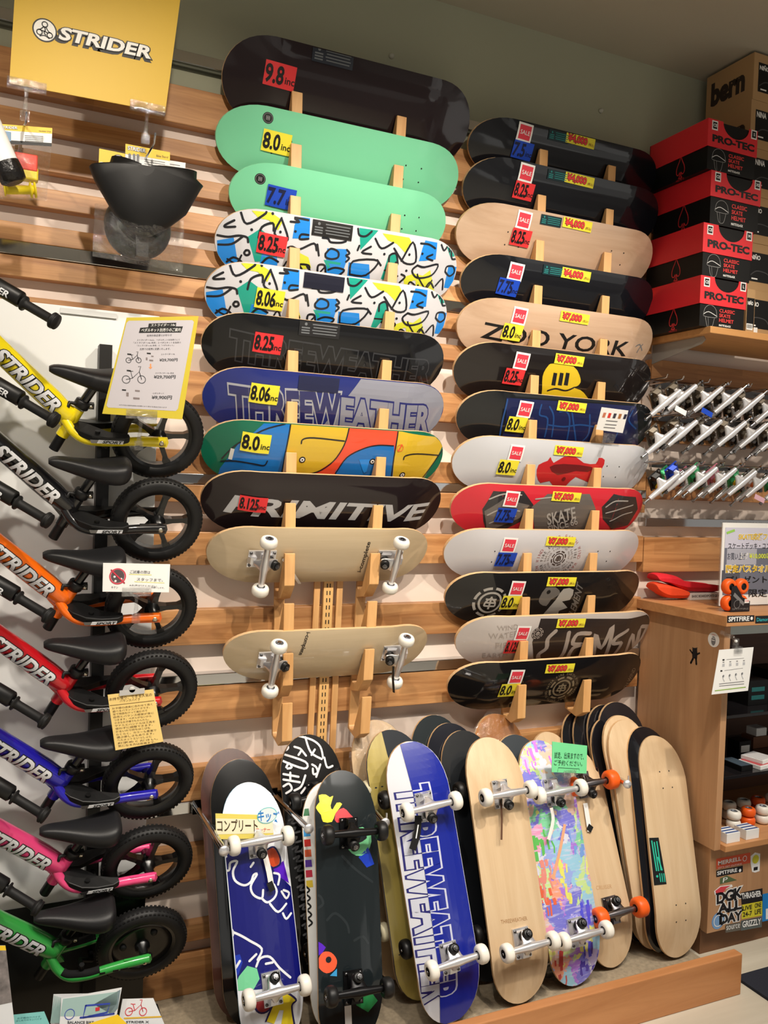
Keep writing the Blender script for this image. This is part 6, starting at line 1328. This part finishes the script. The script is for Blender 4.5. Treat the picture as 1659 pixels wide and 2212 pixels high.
m = MB(); F.poly(m, U3(c8, [(1290, 1020), (1560, 1012), (1560, 1082), (1288, 1092)]), bk, 1); F.text(m, 'Diamond', c8(1300, 1072), c8(1430, 1068), c8(1302, 1038), mat('st_turq', (60, 200, 210), 0.5), 2, 0.0); m.build('teal_sticker', ctop)
# --- on the worktop
ZC = 1.1838
pa = at(1562, 1129, -0.295)
root = thing('poster_stand', 'white framed acrylic poster with yellow and black Japanese lettering on the worktop', 'poster', (pa.x+0.12, -0.295, ZC))
P = Plane((pa.x, -0.295, 0), (1, 0, 0), (0, 0, 1)); m = MB(); zt = pa.z; x1 = pa.x+0.30
m.box((pa.x, -0.295, ZC+0.004), (x1, -0.291, zt), M_WHITE)
P.rect(m, (0.15, (ZC+zt)/2+0.012), 0.275, (zt-ZC)*0.80, mat('poster_slate', (112, 116, 132), 0.4), 1, px=False); P.rect(m, (0.15, zt-0.055), 0.275, 0.075, mat('poster_sky', (206, 206, 224), 0.4), 2, px=False); P.rect(m, (0.10, (ZC+zt)/2+0.03), 0.15, 0.06, mat('poster_haze', (176, 178, 192), 0.4), 2, px=False)
P.rect(m, (0.05, (ZC+zt)/2-0.045), 0.09, 0.05, mat('poster_road', (86, 88, 98), 0.4), 2, px=False)
cP = cT; yl = mat('poster_yellow', (226, 190, 60), 0.4); 
P.text(m, 'SKATE応援フェア', cP(765, 1590), cP(1060, 1590), cP(768, 1540), yl, 4, 0.03, outline=M_WHITE, ow=0.04)
P.text(m, 'スケートデッキ・コンプリート', cP(685, 1662), cP(1130, 1660), cP(686, 1612), M_INK, 4, 0.0)
P.text(m, 'お買い上げ', cP(680, 1745), cP(820, 1745), cP(680, 1690), mat('poster_grey_ink', (70, 76, 90), 0.5), 4, 0.0); P.text(m, '上げ', cP(775, 1738), cP(840, 1738), cP(775, 1690), M_WHITE, 4, 0.02); P.text(m, '¥10,000以上', cP(850, 1738), cP(1050, 1738), cP(850, 1692), mat('poster_lime', (214, 226, 80), 0.4), 4, 0.03)
P.text(m, '限定バスタオル', cP(668, 1842), cP(1010, 1840), cP(668, 1785), yl, 4, 0.04, outline=M_WHITE, ow=0.05)
P.text(m, 'プレゼント', cP(672, 1922), cP(985, 1920), cP(672, 1870), M_INK, 4, 0.01); P.text(m, '限定', cP(845, 2030), cP(985, 2028), cP(845, 1970), M_INK, 4, 0.01)
P.poly(m, U3(cP, [(672, 1530), (735, 1508), (738, 1525), (676, 1548)]), mat('poster_tag_green', (150, 206, 90), 0.5), 4); m.build('print', root)
m = MB(); m.box((pa.x-0.004, -0.2905, ZC), (x1+0.004, -0.288, zt+0.004), M_CLEAR); m.box((pa.x-0.004, -0.310, ZC), (x1+0.004, -0.225, ZC+0.0035), M_CLEAR); m.build('acrylic_holder', root)
# orange wheel pack
wc = at(1585, 1318, -0.392); root = thing('wheel_pack', 'four orange skateboard wheels in a black card pack on the worktop', 'wheel pack', (wc.x, -0.392, ZC)); R = 0.0285
for i, (dx, dz) in enumerate(((-0.029, 0.0285), (0.029, 0.0285), (-0.029, 0.0865), (0.029, 0.0865))):
    q = bpy.data.objects.new('wheel', wheel_mesh(M_OURE, M_INK, R)); COL.objects.link(q); q.parent = root; q.matrix_basis = Matrix.Translation((dx, 0.0, dz+0.001)); FR[q.name] = FR[root.name]
m = MB(); P = Plane((wc.x, -0.4105, ZC+0.001), (1, 0, 0), (0, 0, 1)); q = [(-0.034, 0.0), (0.056, 0.0), (0.056, 0.036), (0.02, 0.050), (-0.012, 0.092), (-0.034, 0.088)]
m.prism([P.P(*a) for a in q], (0, 0.0015, 0), bk); m.box((wc.x-0.034, -0.4105, ZC+0.0002), (wc.x+0.056, -0.374, ZC+0.0012), bk)
P.poly(m, [(-0.020, 0.068), (0.030, 0.030), (0.024, 0.020), (-0.026, 0.056)], M_GREYINK, 1, px=False); P.ring(m, (-0.006, 0.026), 0.014, 0.002, M_GREYINK, 1, px=False); P.text(m, 'SPITFIRE', (-0.028, 0.006), (0.05, 0.006), (-0.028, 0.012), M_GREYINK, 1, px=False); P.rect(m, (0.040, 0.036), 0.022, 0.014, M_WHITE, 2, px=False); P.text(m, '¥3,000', (0.032, 0.033), (0.049, 0.033), (0.032, 0.040), mat('price_red', (226, 60, 60), 0.5), 3, px=False); m.build('card', root)
# red and orange folded cloth caps
def pad(pts, Y0, Y1, m_, name, label):
    """a soft slab whose outline (pixels, at depth Y0) is swept back to Y1 with rounded edges"""
    q = catmull([tuple((at(*p, Y0).x, at(*p, Y0).z)) for p in pts], 5, True); c = V((sum(a.x for a in q)/len(q), sum(a.y for a in q)/len(q))); rings = []
    for k in range(9):
        t = k/8; s = 0.55+0.45*math.sin(PI*min(1, max(0, t)))**0.45 if 0 < t < 1 else 0.5; rings.append([V((c.x+(a.x-c.x)*(0.9+0.1*s), Y0+(Y1-Y0)*t, c.y+(a.y-c.y)*s)) for a in q])
    mb = MB(); mb.loft(rings, m_); zmin = min(v[2] for v in mb.v); dz = 0
    o = mb.build(name, origin=(c.x, (Y0+Y1)/2, zmin)); return tag(o, label, 'pouch')
M_REDC = mat('red_cloth', (214, 28, 44), 0.75, bump=0.1, bscale=120); M_ORC = mat('orange_cloth', (232, 74, 34), 0.75, bump=0.1, bscale=120)
pad(U3(c8, [(358, 715), (420, 705), (560, 745), (660, 790), (662, 856), (560, 860), (470, 848), (400, 790)]), -0.118, -0.05, M_ORC, 'folded_pouch', 'orange folded cloth pouch lying on the worktop beneath the red one')
pad(U3(c8, [(362, 625), (420, 615), (560, 640), (640, 690), (720, 700), (955, 755), (955, 795), (700, 792), (600, 765), (480, 698), (400, 670)]), -0.118, -0.05, M_REDC, 'folded_pouch', 'red folded cloth pouch lying on top of the orange one')
b = MB(); a = at(*c8(668, 865), -0.118); e = at(*c8(960, 868), -0.118); b.box((a.x, -0.118, ZC), (e.x, -0.05, ZC+0.026), M_WHITE); F = Plane((a.x, -0.118, ZC), (1, 0, 0), (0, 0, 1)); F.text(b, 'BASIC BOARDSPORTS GEAR', (0.008, 0.010), ((e.x-a.x)-0.004, 0.010), (0.008, 0.019), mat('book_ink', (60, 44, 44), 0.6), 1, 0.02, px=False)
o = b.build('catalogue', origin=((a.x+e.x)/2, -0.085, ZC)); tag(o, 'thick white catalogue under the red pouch with lettering on its spine', 'book')
# hanging price sheet on a clip
cl = at(1580, 1450, -0.52); P = Plane(cl, (1, 0, 0), (0, 0, 1)); root = thing('price_sheet', 'white printed sheet hanging from a clear clip at the counter corner', 'price sheet', cl); m = MB()
P.quad(m, [(1553.6, 1404), (1628, 1398), (1615.8, 1492), (1537.3, 1500.5)], M_WHITE, 0.0012)
for p, q in (((985, 1440), (1200, 1425)), ((965, 1545), (1190, 1520))): P.rect(m, c8(*p), 0.009, 0.005, M_INK, 1); P.stroke(m, [c8(p[0]+30, p[1]-3), c8(q[0]-20, q[1]-2)], 0.0012, M_GREYINK, 1, 0)
for i in range(4):
    P.rect(m, c8(985+i*65, 1490-i*5), 0.010, 0.010, mat('sheet_grey', (186, 188, 192), 0.6), 1); P.rect(m, c8(985+i*65, 1462-i*5), 0.008, 0.003, M_GREYINK, 1); P.stroke(m, U3(c8, [(985+i*60, 1590-i*8), (978+i*60, 1610-i*8), (992+i*60, 1645-i*8)]), 0.003, mat('sheet_grey', (186, 188, 192), 0.6), 1, 3); P.disc(m, c8(985+i*60, 1595-i*8), 0.005, mat('sheet_grey', (186, 188, 192), 0.6), 1, 10)
P.stroke(m, [c8(945, 1670), c8(1180, 1645)], 0.0022, M_GREYINK, 1, 0); P.stroke(m, [c8(945, 1690), c8(1180, 1668)], 0.0022, M_GREYINK, 1, 0); P.stroke(m, [c8(905, 1735), c8(1195, 1700)], 0.0034, mat('sheet_green', (150, 186, 90), 0.6), 1, 0); m.build('sheet', root)
m = MB(); clip_mb(m, P, c8(1120, 1345), 0.036, c8(1105, 1270)); q0 = P.P(*P.uv(*c8(1105, 1262))); m.sphere(q0, 0.0055, M_WHITE, 10); m.tube([q0, at(*c8(1080, 1225), -0.50), at(*c8(960, 1175), -0.462)], [0.004, 0.008, 0.009], M_CLEAR, 8); m.build('clip', root)
# goods inside the counter
def goods(name, label, cat, px, Y, size, zb, m_, top=None, group=None, art=None, rz=0.0):
    p = at(px, 1700, Y); x = p.x; b = MB(); sx, sy, sz = size; Rz = Matrix.Rotation(rz, 3, 'Z'); b.box((x-sx/2, Y-sy/2, zb), (x+sx/2, Y+sy/2, zb+sz), m_, Rz)
    if top: b.box((x-sx/2*0.9, Y-sy/2*0.9, zb+sz), (x+sx/2*0.9, Y+sy/2*0.9, zb+sz+0.0015), top, Rz)
    if art: art(b, x, Y-sy/2, zb)
    o = b.build(name, origin=(x, Y, zb), bevel=0.0008); return tag(o, label, cat, group)
G1 = 'small boxes on the counter shelves'
Wm, Km = M_WHITE, M_BOXK
goods('parts_box', 'flat black box with pale top at the left of the middle counter shelf', 'box', 1588, -0.37, (0.055, 0.10, 0.018), 0.6125, Km, mat('box_bluegrey', (70, 84, 96), 0.4), G1)
goods('parts_box', 'white flat box lying at the front of the middle counter shelf', 'box', 1632, -0.38, (0.09, 0.09, 0.014), 0.6125, Wm, mat('box_red_stripe', (190, 80, 84), 0.5), G1, rz=0.15)
goods('parts_box', 'white flat box stacked on another at the front of the middle shelf', 'box', 1634, -0.37, (0.085, 0.085, 0.013), 0.6282, Wm, mat('box_pale', (214, 212, 212), 0.5), G1, rz=0.22)
goods('parts_box', 'small brown box standing behind the white flat boxes', 'box', 1625, -0.20, (0.08, 0.06, 0.045), 0.6125, mat('box_brown', (112, 70, 46), 0.6), None, G1)
goods('parts_box', 'small white box on the brown one in the counter', 'box', 1628, -0.20, (0.055, 0.05, 0.03), 0.6580, Wm, mat('box_pale', (214, 212, 212), 0.5), G1)
goods('parts_box', 'dark box with white barcode sticker at the left back of the middle shelf', 'box', 1592, -0.24, (0.06, 0.06, 0.05), 0.6125, Km, None, G1, lambda b, x, y, z: b.box((x-0.022, y-0.0012, z+0.008), (x+0.022, y, z+0.034), M_WHITE))
for px, Y, hh, lab in ((1600, -0.30, 0.09, 'black boxed goods at the left of the upper counter shelf'), (1650, -0.26, 0.11, 'tall black box with teal panels on the upper counter shelf')):
    goods('parts_box', lab, 'box', px, Y, (0.10, 0.12, hh), 0.8275, Km, None, G1, lambda b, x, y, z: [b.box((x-0.035, y-0.001, z+0.02+0.03*k), (x+0.03, y, z+0.036+0.03*k), mat('box_teal', (24, 92, 92), 0.4)) for k in (0, 1)])
for i, (px, Y, lab) in enumerate(((1576, -0.435, 'white and blue striped wheel box, nearest the side panel on the bottom shelf'), (1617, -0.435, 'white and blue striped wheel box, right one at the front of the bottom shelf'))):
    goods('wheel_box', lab, 'box', px, Y, (0.062, 0.055, 0.034), 0.3845, Wm, None, G1, lambda b, x, y, z: [b.box((x-0.030, y+0.004+0.018*k, z+0.0338), (x+0.030, y+0.012+0.018*k, z+0.0348), mat('box_stripe_blue', (60, 84, 140), 0.4)) for k in (0, 1, 2)])
WL = [(1588, -0.365, 'white'), (1619, -0.36, 'orange'), (1650, -0.365, 'white'), (1681, -0.365, 'white'), (1577, -0.29, 'white'), (1608, -0.29, 'white'), (1639, -0.29, 'orange'), (1669, -0.29, 'white')]
for i, (px, Y, cn) in enumerate(WL):
    p = at(px, 1700, Y); root = thing('loose_wheel', '%s skateboard wheel lying in the counter, %s in the %s line of wheels' % (cn, ORD[i % 4], 'front' if i < 4 else 'rear'), 'wheel', (p.x, Y, 0.3845), group='wheels on the bottom counter shelf')
    for k in range(2):
        q = bpy.data.objects.new('wheel', wheel_mesh(M_WURE if cn == 'white' else M_OURE, M_WCORE if k else M_BLACK, 0.026)); COL.objects.link(q); q.parent = root; q.matrix_basis = Matrix.Translation((0, 0, 0.0165+0.033*k)) @ Matrix.Rotation(PI/2, 4, 'X'); FR[q.name] = FR[root.name]
# ================================================================ left side: sign, hooks, accessory bags, brochures
c1 = crop(0, 0, 2.9625)
cl = at(200, 110, -0.30); P = Plane(cl, (1, 0, 0), (0, 0, 1)); M_SYEL = mat('sign_golden', (206, 168, 44), 0.5)
root = thing('hanging_sign', 'large golden yellow brand sign held by two clear clips at the upper left', 'sign', cl); m = MB()
P.quad(m, [(38, -110), (404, -110), (357, 243), (20, 180)], M_SYEL, 0.003)
q = lambda x, y: c1(x, y)
P.text(m, 'STRIDER', q(362, 262), q(950, 392), q(385, 182), M_INK, 1, 0.075, ); P.text(m, 'STRIDER', q(378, 250), q(955, 376), q(400, 178), mat('sign_white', (226, 224, 218), 0.5), 4, 0.035, outline=M_INK, ow=0.05)
C0 = P.uv(*q(286, 194)); r_ = 0.0265; P.disc(m, C0, r_*1.08, M_INK, 1, 32, px=False); P.disc(m, C0, r_*0.95, mat('sign_white', (226, 224, 218), 0.5), 2, 32, px=False)
P.ring(m, (C0[0], C0[1]+r_*0.52), r_*0.24, r_*0.10, M_INK, 3, 16, px=False)
for dx, dy in ((-0.45, -0.28), (0.45, -0.38)): P.ring(m, (C0[0]+dx*r_, C0[1]+dy*r_), r_*0.24, r_*0.10, M_INK, 3, 16, px=False)
for s_ in ([(-0.1, 0.28), (-0.35, 0.02), (-0.5, -0.05)], [(0.1, 0.28), (0.32, -0.05), (0.55, -0.16)], [(-0.02, 0.25), (0.05, 0.0), (-0.05, -0.25), (0.1, -0.42)], [(-0.3, -0.1), (0.0, -0.12), (0.25, -0.2)], [(-0.4, -0.62), (0.0, -0.5), (0.4, -0.68)]): P.stroke(m, [(C0[0]+a*r_, C0[1]+b*r_) for a, b in s_], r_*0.1, M_INK, 3, 3, px=False)
m.build('panel', root)
for c_, d_ in ((c1(172, 545), c1(158, 740)), (c1(945, 690), c1(930, 890))): m = MB(); clip_mb(m, P, c_, 0.090, d_); m.build('clip', root)
def wall_hook(a, b_, label):
    o = MB().tube([(a.x, -0.041, a.z+0.01), (b_.x*0.7+a.x*0.3, b_.y*0.75, a.z+0.008), (b_.x, b_.y, b_.z-0.004), (b_.x+0.001, b_.y-0.006, b_.z+0.020)], 0.0028, M_CHROME, 8)
    k = MB(); o.box((a.x-0.009, -0.046, a.z-0.02), (a.x+0.009, -0.0405, a.z+0.03), M_CHROME); o = o.build('wall_hook', origin=(a.x, -0.041, a.z)); return tag(o, label, 'hook')
h1 = at(*c1(165, 775), -0.33); wall_hook(V((h1.x-0.01, 0, h1.z+0.01)), h1, 'chrome wall hook holding the parts bag below the left clip')
h2 = at(*c1(988, 905), -0.33); wall_hook(V((h2.x-0.035, 0, h2.z-0.03)), h2, 'chrome wall hook holding the black stand below the right clip')
# bag of coloured parts
cl = at(*c1(165, 860), -0.275); P = Plane(cl, (1, 0, 0), (0, 0, 1)); root = thing('parts_bag', 'clear bag of red and yellow parts with a yellow topped header card', 'parts bag', cl); m = MB()
P.quad(m, [c1(-60, 788), c1(335, 820), c1(330, 937), c1(-60, 915)], M_WHITE, 0.0012); P.poly(m, U3(c1, [(-60, 788), (335, 820), (333, 856), (-60, 826)]), mat('header_yellow', (238, 200, 60), 0.5), 1); P.poly(m, U3(c1, [(-60, 890), (331, 916), (330, 937), (-60, 915)]), M_INK, 1)
P.text(m, 'Handlebar Grips', c1(248, 846), c1(325, 850), c1(249, 834), M_INK, 2); P.text(m, 'STRIDER', c1(5, 822), c1(110, 828), c1(6, 806), M_WHITE, 2, 0.03, outline=M_INK)
for i in range(4): P.stroke(m, [c1(160, 868+i*11), c1(275, 874+i*11)], 0.0012, M_GREYINK, 2, 0)
P.rect(m, c1(40, 870), 0.022, 0.022, mat('header_blue', (120, 150, 180), 0.5), 2); m.build('header_card', root)
m = MB(); rnd = random.Random(3); nx, ny = 9, 12; A = [c1(-40, 935), c1(330, 937), c1(298, 1285), c1(-40, 1270)]
def film(P, A, bulge, nx, ny, seed, crin=0.004, sign=-1):
    rnd = random.Random(seed); mb = MB(); tl, tr, br, bl = [V(P.uv(*a)) for a in A]; vs = []
    for j in range(ny+1):
        for i in range(nx+1):
            s, t = i/nx, j/ny; p = (tl*(1-s)+tr*s)*(1-t)+(bl*(1-s)+br*s)*t; e = math.sin(PI*s)*math.sin(PI*min(1, t*0.9+0.1)); vs.append(P.P(p.x, p.y, -sign*bulge*e+rnd.uniform(-1, 1)*crin))
    mb.add(vs, [(j*(nx+1)+i, j*(nx+1)+i+1, (j+1)*(nx+1)+i+1, (j+1)*(nx+1)+i) for j in range(ny) for i in range(nx)], M_FILM); return mb
film(P, A, 0.045, nx, ny, 3).build('bag_front', root); film(P, A, 0.03, nx, ny, 4, sign=1).build('bag_back', root)
m = MB(); m.box(P.P(*P.uv(*c1(90, 1090)))-V((0, 0.02, 0)), P.P(*P.uv(*c1(240, 1010)))+V((0, 0.012, 0)), mat('part_red', (226, 70, 50), 0.5)); m.build('red_part', root, bevel=0.003)
m = MB(); yp = mat('part_yellow', (240, 216, 40), 0.4); m.box(P.P(*P.uv(*c1(120, 1150)))-V((0, 0.018, 0)), P.P(*P.uv(*c1(245, 1090)))+V((0, 0.012, 0)), yp); m.build('yellow_part', root, bevel=0.004)
m = MB(); a, b_ = P.P(*P.uv(*c1(25, 1225)), 0.012), P.P(*P.uv(*c1(245, 1225)), 0.012); m.lathe(a, b_-a, [(0.0, 0), (0.014, 0), (0.0145, 0.003), (0.0105, 0.004), (0.0105, 0.058), (0.019, 0.060), (0.019, 0.064), (0.011, 0.065), (0.011, 0.069), (0.019, 0.070), (0.019, 0.074), (0.0, 0.075)], yp, 20); m.build('yellow_spool', root)
# white tube with black foam end at the frame edge
m = MB(); pts = [at(*c1(x, y), -0.36) for x, y in ((-90, 760), (-30, 900), (40, 1050))]; m.tube(pts, [0.030, 0.030, 0.029], M_WHITE, 18); m.tube([pts[-1]+(pts[-1]-pts[0]).normalized()*t for t in (-0.002, 0.02, 0.04, 0.046)], [0.0305, 0.032, 0.030, 0.02], mat('crumpled_black', (22, 20, 20), 0.35, bump=0.6, bscale=40), 18)
m.tube([pts[0], (pts[0].x, -0.2, pts[0].z+0.02), (pts[0].x, -0.041, pts[0].z+0.02)], 0.004, M_CHROME, 8)
o = m.build('wrapped_roll', origin=pts[1]); tag(o, 'white roll with a crumpled black end at the left edge beside the parts bag', 'roll')
# black moulded stand with header cards in film
cl = at(*c1(900, 1200), -0.24); P = Plane(cl, (1, 0, 0), (0, 0, 1)); root = thing('bike_stand', 'black moulded bike stand with yellow header cards and clear film below', 'bike stand', cl); m = MB()
P.quad(m, [c1(635, 950), c1(810, 985), c1(800, 1090), c1(630, 1085)], mat('header_yellow', (238, 200, 60), 0.5), 0.001); P.disc(m, c1(758, 1030), 0.0165, M_INK, 1, 24); P.disc(m, c1(758, 1030), 0.0145, M_WHITE, 2, 24); P.stroke(m, U3(c1, [(745, 1050), (758, 1012), (772, 1050)]), 0.003, M_INK, 3, 3); P.text(m, 'STRIDER', c1(640, 1050), c1(715, 1062), c1(642, 1035), M_WHITE, 1, 0.02); m.build('header_card', root)
m = MB(); P2 = Plane(cl+V((0, -0.012, 0)), (1, 0, 0), (0, 0, 1)); P2.quad(m, [c1(803, 920), c1(1088, 975), c1(1085, 1110), c1(800, 1095)], M_WHITE, 0.001); P2.poly(m, U3(c1, [(803, 920), (1088, 975), (1087, 1030), (802, 985)]), mat('header_yellow', (238, 200, 60), 0.5), 1); P2.text(m, 'STRIDER', c1(818, 958), c1(930, 978), c1(820, 935), M_WHITE, 2, 0.03, outline=M_INK); P2.text(m, 'Bike Stand', c1(1000, 1004), c1(1075, 1014), c1(1001, 990), M_INK, 2)
for i, (x, y) in enumerate(((830, 1020), (858, 1022), (882, 1024))): P2.disc(m, c1(x, y-28), 0.004, M_GREYINK, 2, 10); P2.rect(m, c1(x, y), 0.007, 0.016, M_GREYINK, 2); P2.rect(m, c1(x, y+25), 0.009, 0.008, M_DSTEEL, 2)
for i in range(5): P2.stroke(m, [c1(925, 1020+i*14), c1(1055, 1040+i*14)], 0.0012, M_GREYINK, 2, 0)
m.build('header_card', root)
m = MB(); P3 = Plane(cl+V((0, 0.006, 0)), (1, 0, 0), (0, 0, 1)); P3.quad(m, [c1(1080, 1025), c1(1187, 1042), c1(1185, 1130), c1(1078, 1115)], M_WHITE, 0.001); P3.stroke(m, [c1(1085, 1050), c1(1150, 1060)], 0.002, M_GREYINK, 1, 0); P3.stroke(m, [c1(1085, 1085), c1(1140, 1093)], 0.0012, M_GREYINK, 1, 0); m.build('header_card', root)
STB = mat('stand_black', (12, 12, 13), 0.5)
outl = [(565, 1085), (575, 1075), (690, 1072), (705, 1025), (722, 1030), (725, 1078), (800, 1092), (1085, 1140), (1115, 1135), (1118, 1108), (1245, 1125), (1243, 1172), (1285, 1215), (1270, 1235), (1180, 1390), (1060, 1480), (960, 1525), (900, 1535), (820, 1490), (720, 1380), (650, 1260), (600, 1175)]
F1 = [V(P.uv(*c1(*p))) for p in outl]; cc = V(P.uv(*c1(905, 1118))); rings = []
for s_, d_ in ((1.0, 0.0), (1.0, 0.012), (0.985, 0.018), (0.92, 0.028), (0.80, 0.039), (0.62, 0.048), (0.4, 0.054), (0.15, 0.056)): rings.append([P.P(cc.x+(a.x-cc.x)*s_, cc.y+(a.y-cc.y)*s_, 0.018+d_) for a in F1])
m = MB(); m.loft(rings, STB, smooth=True); m.build('moulded_body', root)
m = MB(); q0 = P.uv(*c1(890, 1440)); cD = P.P(q0[0], q0[1], -0.02); m.lathe(cD, P.n, [(0.0, -0.02), (0.085, -0.02), (0.088, 0.0), (0.082, 0.015), (0.060, 0.028), (0.040, 0.022), (0.0, 0.012)], STB, 32); q1 = P.P(*P.uv(*c1(905, 1620))); m.box(q1+V((-0.016, -0.015, -0.012)), q1+V((0.016, 0.012, 0.06)), STB); m.build('round_base', root)
A = [c1(608, 1300), c1(1178, 1380), c1(1172, 1745), c1(590, 1640)]
film(P, A, 0.055, 14, 12, 8, 0.006).build('bag_front', root)
film(P, A, 0.035, 14, 12, 9, 0.006, 1).build('bag_back', root)
# brochures in a low tray at the bottom left
cG = crop(0, 1660, 3.456); YB2 = -0.47
t0 = at(60, 2205, YB2-0.05); t1 = at(345, 2205, YB2-0.05); zt = min(t0.z, t1.z)-0.01
root = thing('brochure_tray', 'low black tray holding the brochures in front of the green bike', 'tray', ((t0.x+t1.x)/2, YB2, 0)); m = MB(); m.box((t0.x-0.14, YB2-0.07, 0.0), (t1.x+0.02, YB2+0.09, max(zt-0.03, 0.02)), M_BLACK); m.build('tray', root, bevel=0.003)
def brochure(name, label, corners, Y, m_, art, group='brochures in the tray'):
    P = Plane(at(*corners[0], Y), (1, 0, 0), (0, 0.30, 0.95)); m = MB(); P.quad(m, corners, m_, 0.0025); art(P, m); o = m.build(name, origin=P.P(*P.uv(*corners[3]))); return tag(o, label, 'brochure', group)
PB = mat('brochure_paper', (226, 228, 230), 0.4); bl_ = mat('bro_blue', (50, 70, 170), 0.5); gr_ = mat('bro_haze', (160, 190, 186), 0.5)
for k in range(6):
    d = (5-k)*11
    brochure('brochure', 'pale folded bicycle brochure, %s behind the front one of the fanned stack' % ['sixth', 'fifth', 'fourth', 'third', 'second', 'first'][k], [cG(455-d, 1705-d*0.35), cG(800-d, 1690-d*0.2), cG(760-d, 1960), cG(440-d*1.2, 1960)], YB2+0.030-0.004*k, PB, lambda P, m: P.poly(m, U3(cG, [(460-d, 1712-d*0.3), (560-d, 1706-d*0.3), (520-d, 1900), (430-d, 1900)]), gr_, 1))
def bro1(P, m):
    P.poly(m, U3(cG, [(470, 1720), (700, 1690), (880, 1665), (870, 1760), (820, 1830), (560, 1850), (450, 1850)]), gr_, 1); P.poly(m, U3(cG, [(700, 1760), (900, 1650), (880, 1790), (840, 1840)]), mat('bro_grey', (120, 140, 146), 0.5), 1)
    P.stroke(m, U3(cG, [(640, 1770), (820, 1755), (800, 1820), (620, 1860), (640, 1770)]), 0.004, bl_, 2, 0); P.stroke(m, U3(cG, [(600, 1860), (780, 1840), (850, 1830)]), 0.004, bl_, 2, 0); P.ring(m, cG(520, 1835), 0.011, 0.0016, bl_, 2, 20); P.rect(m, cG(728, 1795), 0.010, 0.008, mat('bro_red', (206, 50, 60), 0.5), 3); P.text(m, 'BALANCE BIKE', cG(505, 1905), cG(700, 1905), cG(505, 1885), mat('bro_ink', (60, 64, 70), 0.5), 2, 0.02)
brochure('brochure', 'front brochure of the fanned stack, blue bicycle frame on pale picture', [cG(460, 1716), cG(910, 1636), cG(850, 1960), cG(440, 1960)], YB2-0.004, PB, bro1)
def bro2(P, m):
    rd = mat('bro_bike_red', (214, 50, 66), 0.5); tiny_bike(P, m, 1015, 1815, 1.55, rd, 2, cG)
    P.stroke(m, [cG(925, 1865), cG(1205, 1852)], 0.0035, mat('bro_gold', (222, 180, 60), 0.5), 2, 0, ends=False); P.text(m, 'STRIDER X', cG(940, 1900), cG(1110, 1900), cG(942, 1884), mat('bro_ink', (60, 64, 70), 0.5), 2, 0.02)
brochure('brochure', 'white brochure with a red balance bike picture and gold line', [cG(915, 1722), cG(1145, 1715), cG(1250, 1960), cG(870, 1960)], YB2+0.012, PB, bro2)
brochure('brochure', 'plain yellow leaflet lying in front of the brochures', [cG(660, 1908), cG(880, 1838), cG(965, 1925), cG(640, 1990)], YB2-0.045, mat('bro_yellow', (244, 204, 40), 0.5), lambda P, m: None)
brochure('leaflet', 'teal leaflet with dark small print left of the fanned brochures', [cG(100, 1840), cG(330, 1815), cG(390, 1960), cG(100, 1960)], YB2-0.012, mat('bro_teal', (132, 204, 200), 0.5), lambda P, m: (P.text(m, 'お子様向けバイク', cG(130, 1872), cG(300, 1858), cG(130, 1858), mat('bro_tealink', (30, 110, 110), 0.5), 2), P.text(m, 'はじめてのランバイク', cG(120, 1890), cG(310, 1874), cG(120, 1877), mat('bro_tealink', (30, 110, 110), 0.5), 2)))
brochure('leaflet', 'tall photo leaflet with white lower half at the bottom left corner', [cG(-120, 1325), cG(40, 1322), cG(115, 1960), cG(-120, 1960)], YB2-0.03, PB, lambda P, m: (P.poly(m, U3(cG, [(-120, 1360), (46, 1358), (90, 1745), (-120, 1790)]), mat('bro_photo', (104, 98, 96), 0.6, noise=0.6, nscale=60), 1), P.poly(m, U3(cG, [(-120, 1325), (40, 1322), (46, 1358), (-120, 1360)]), mat('bro_yellow', (244, 204, 40), 0.5), 1)))
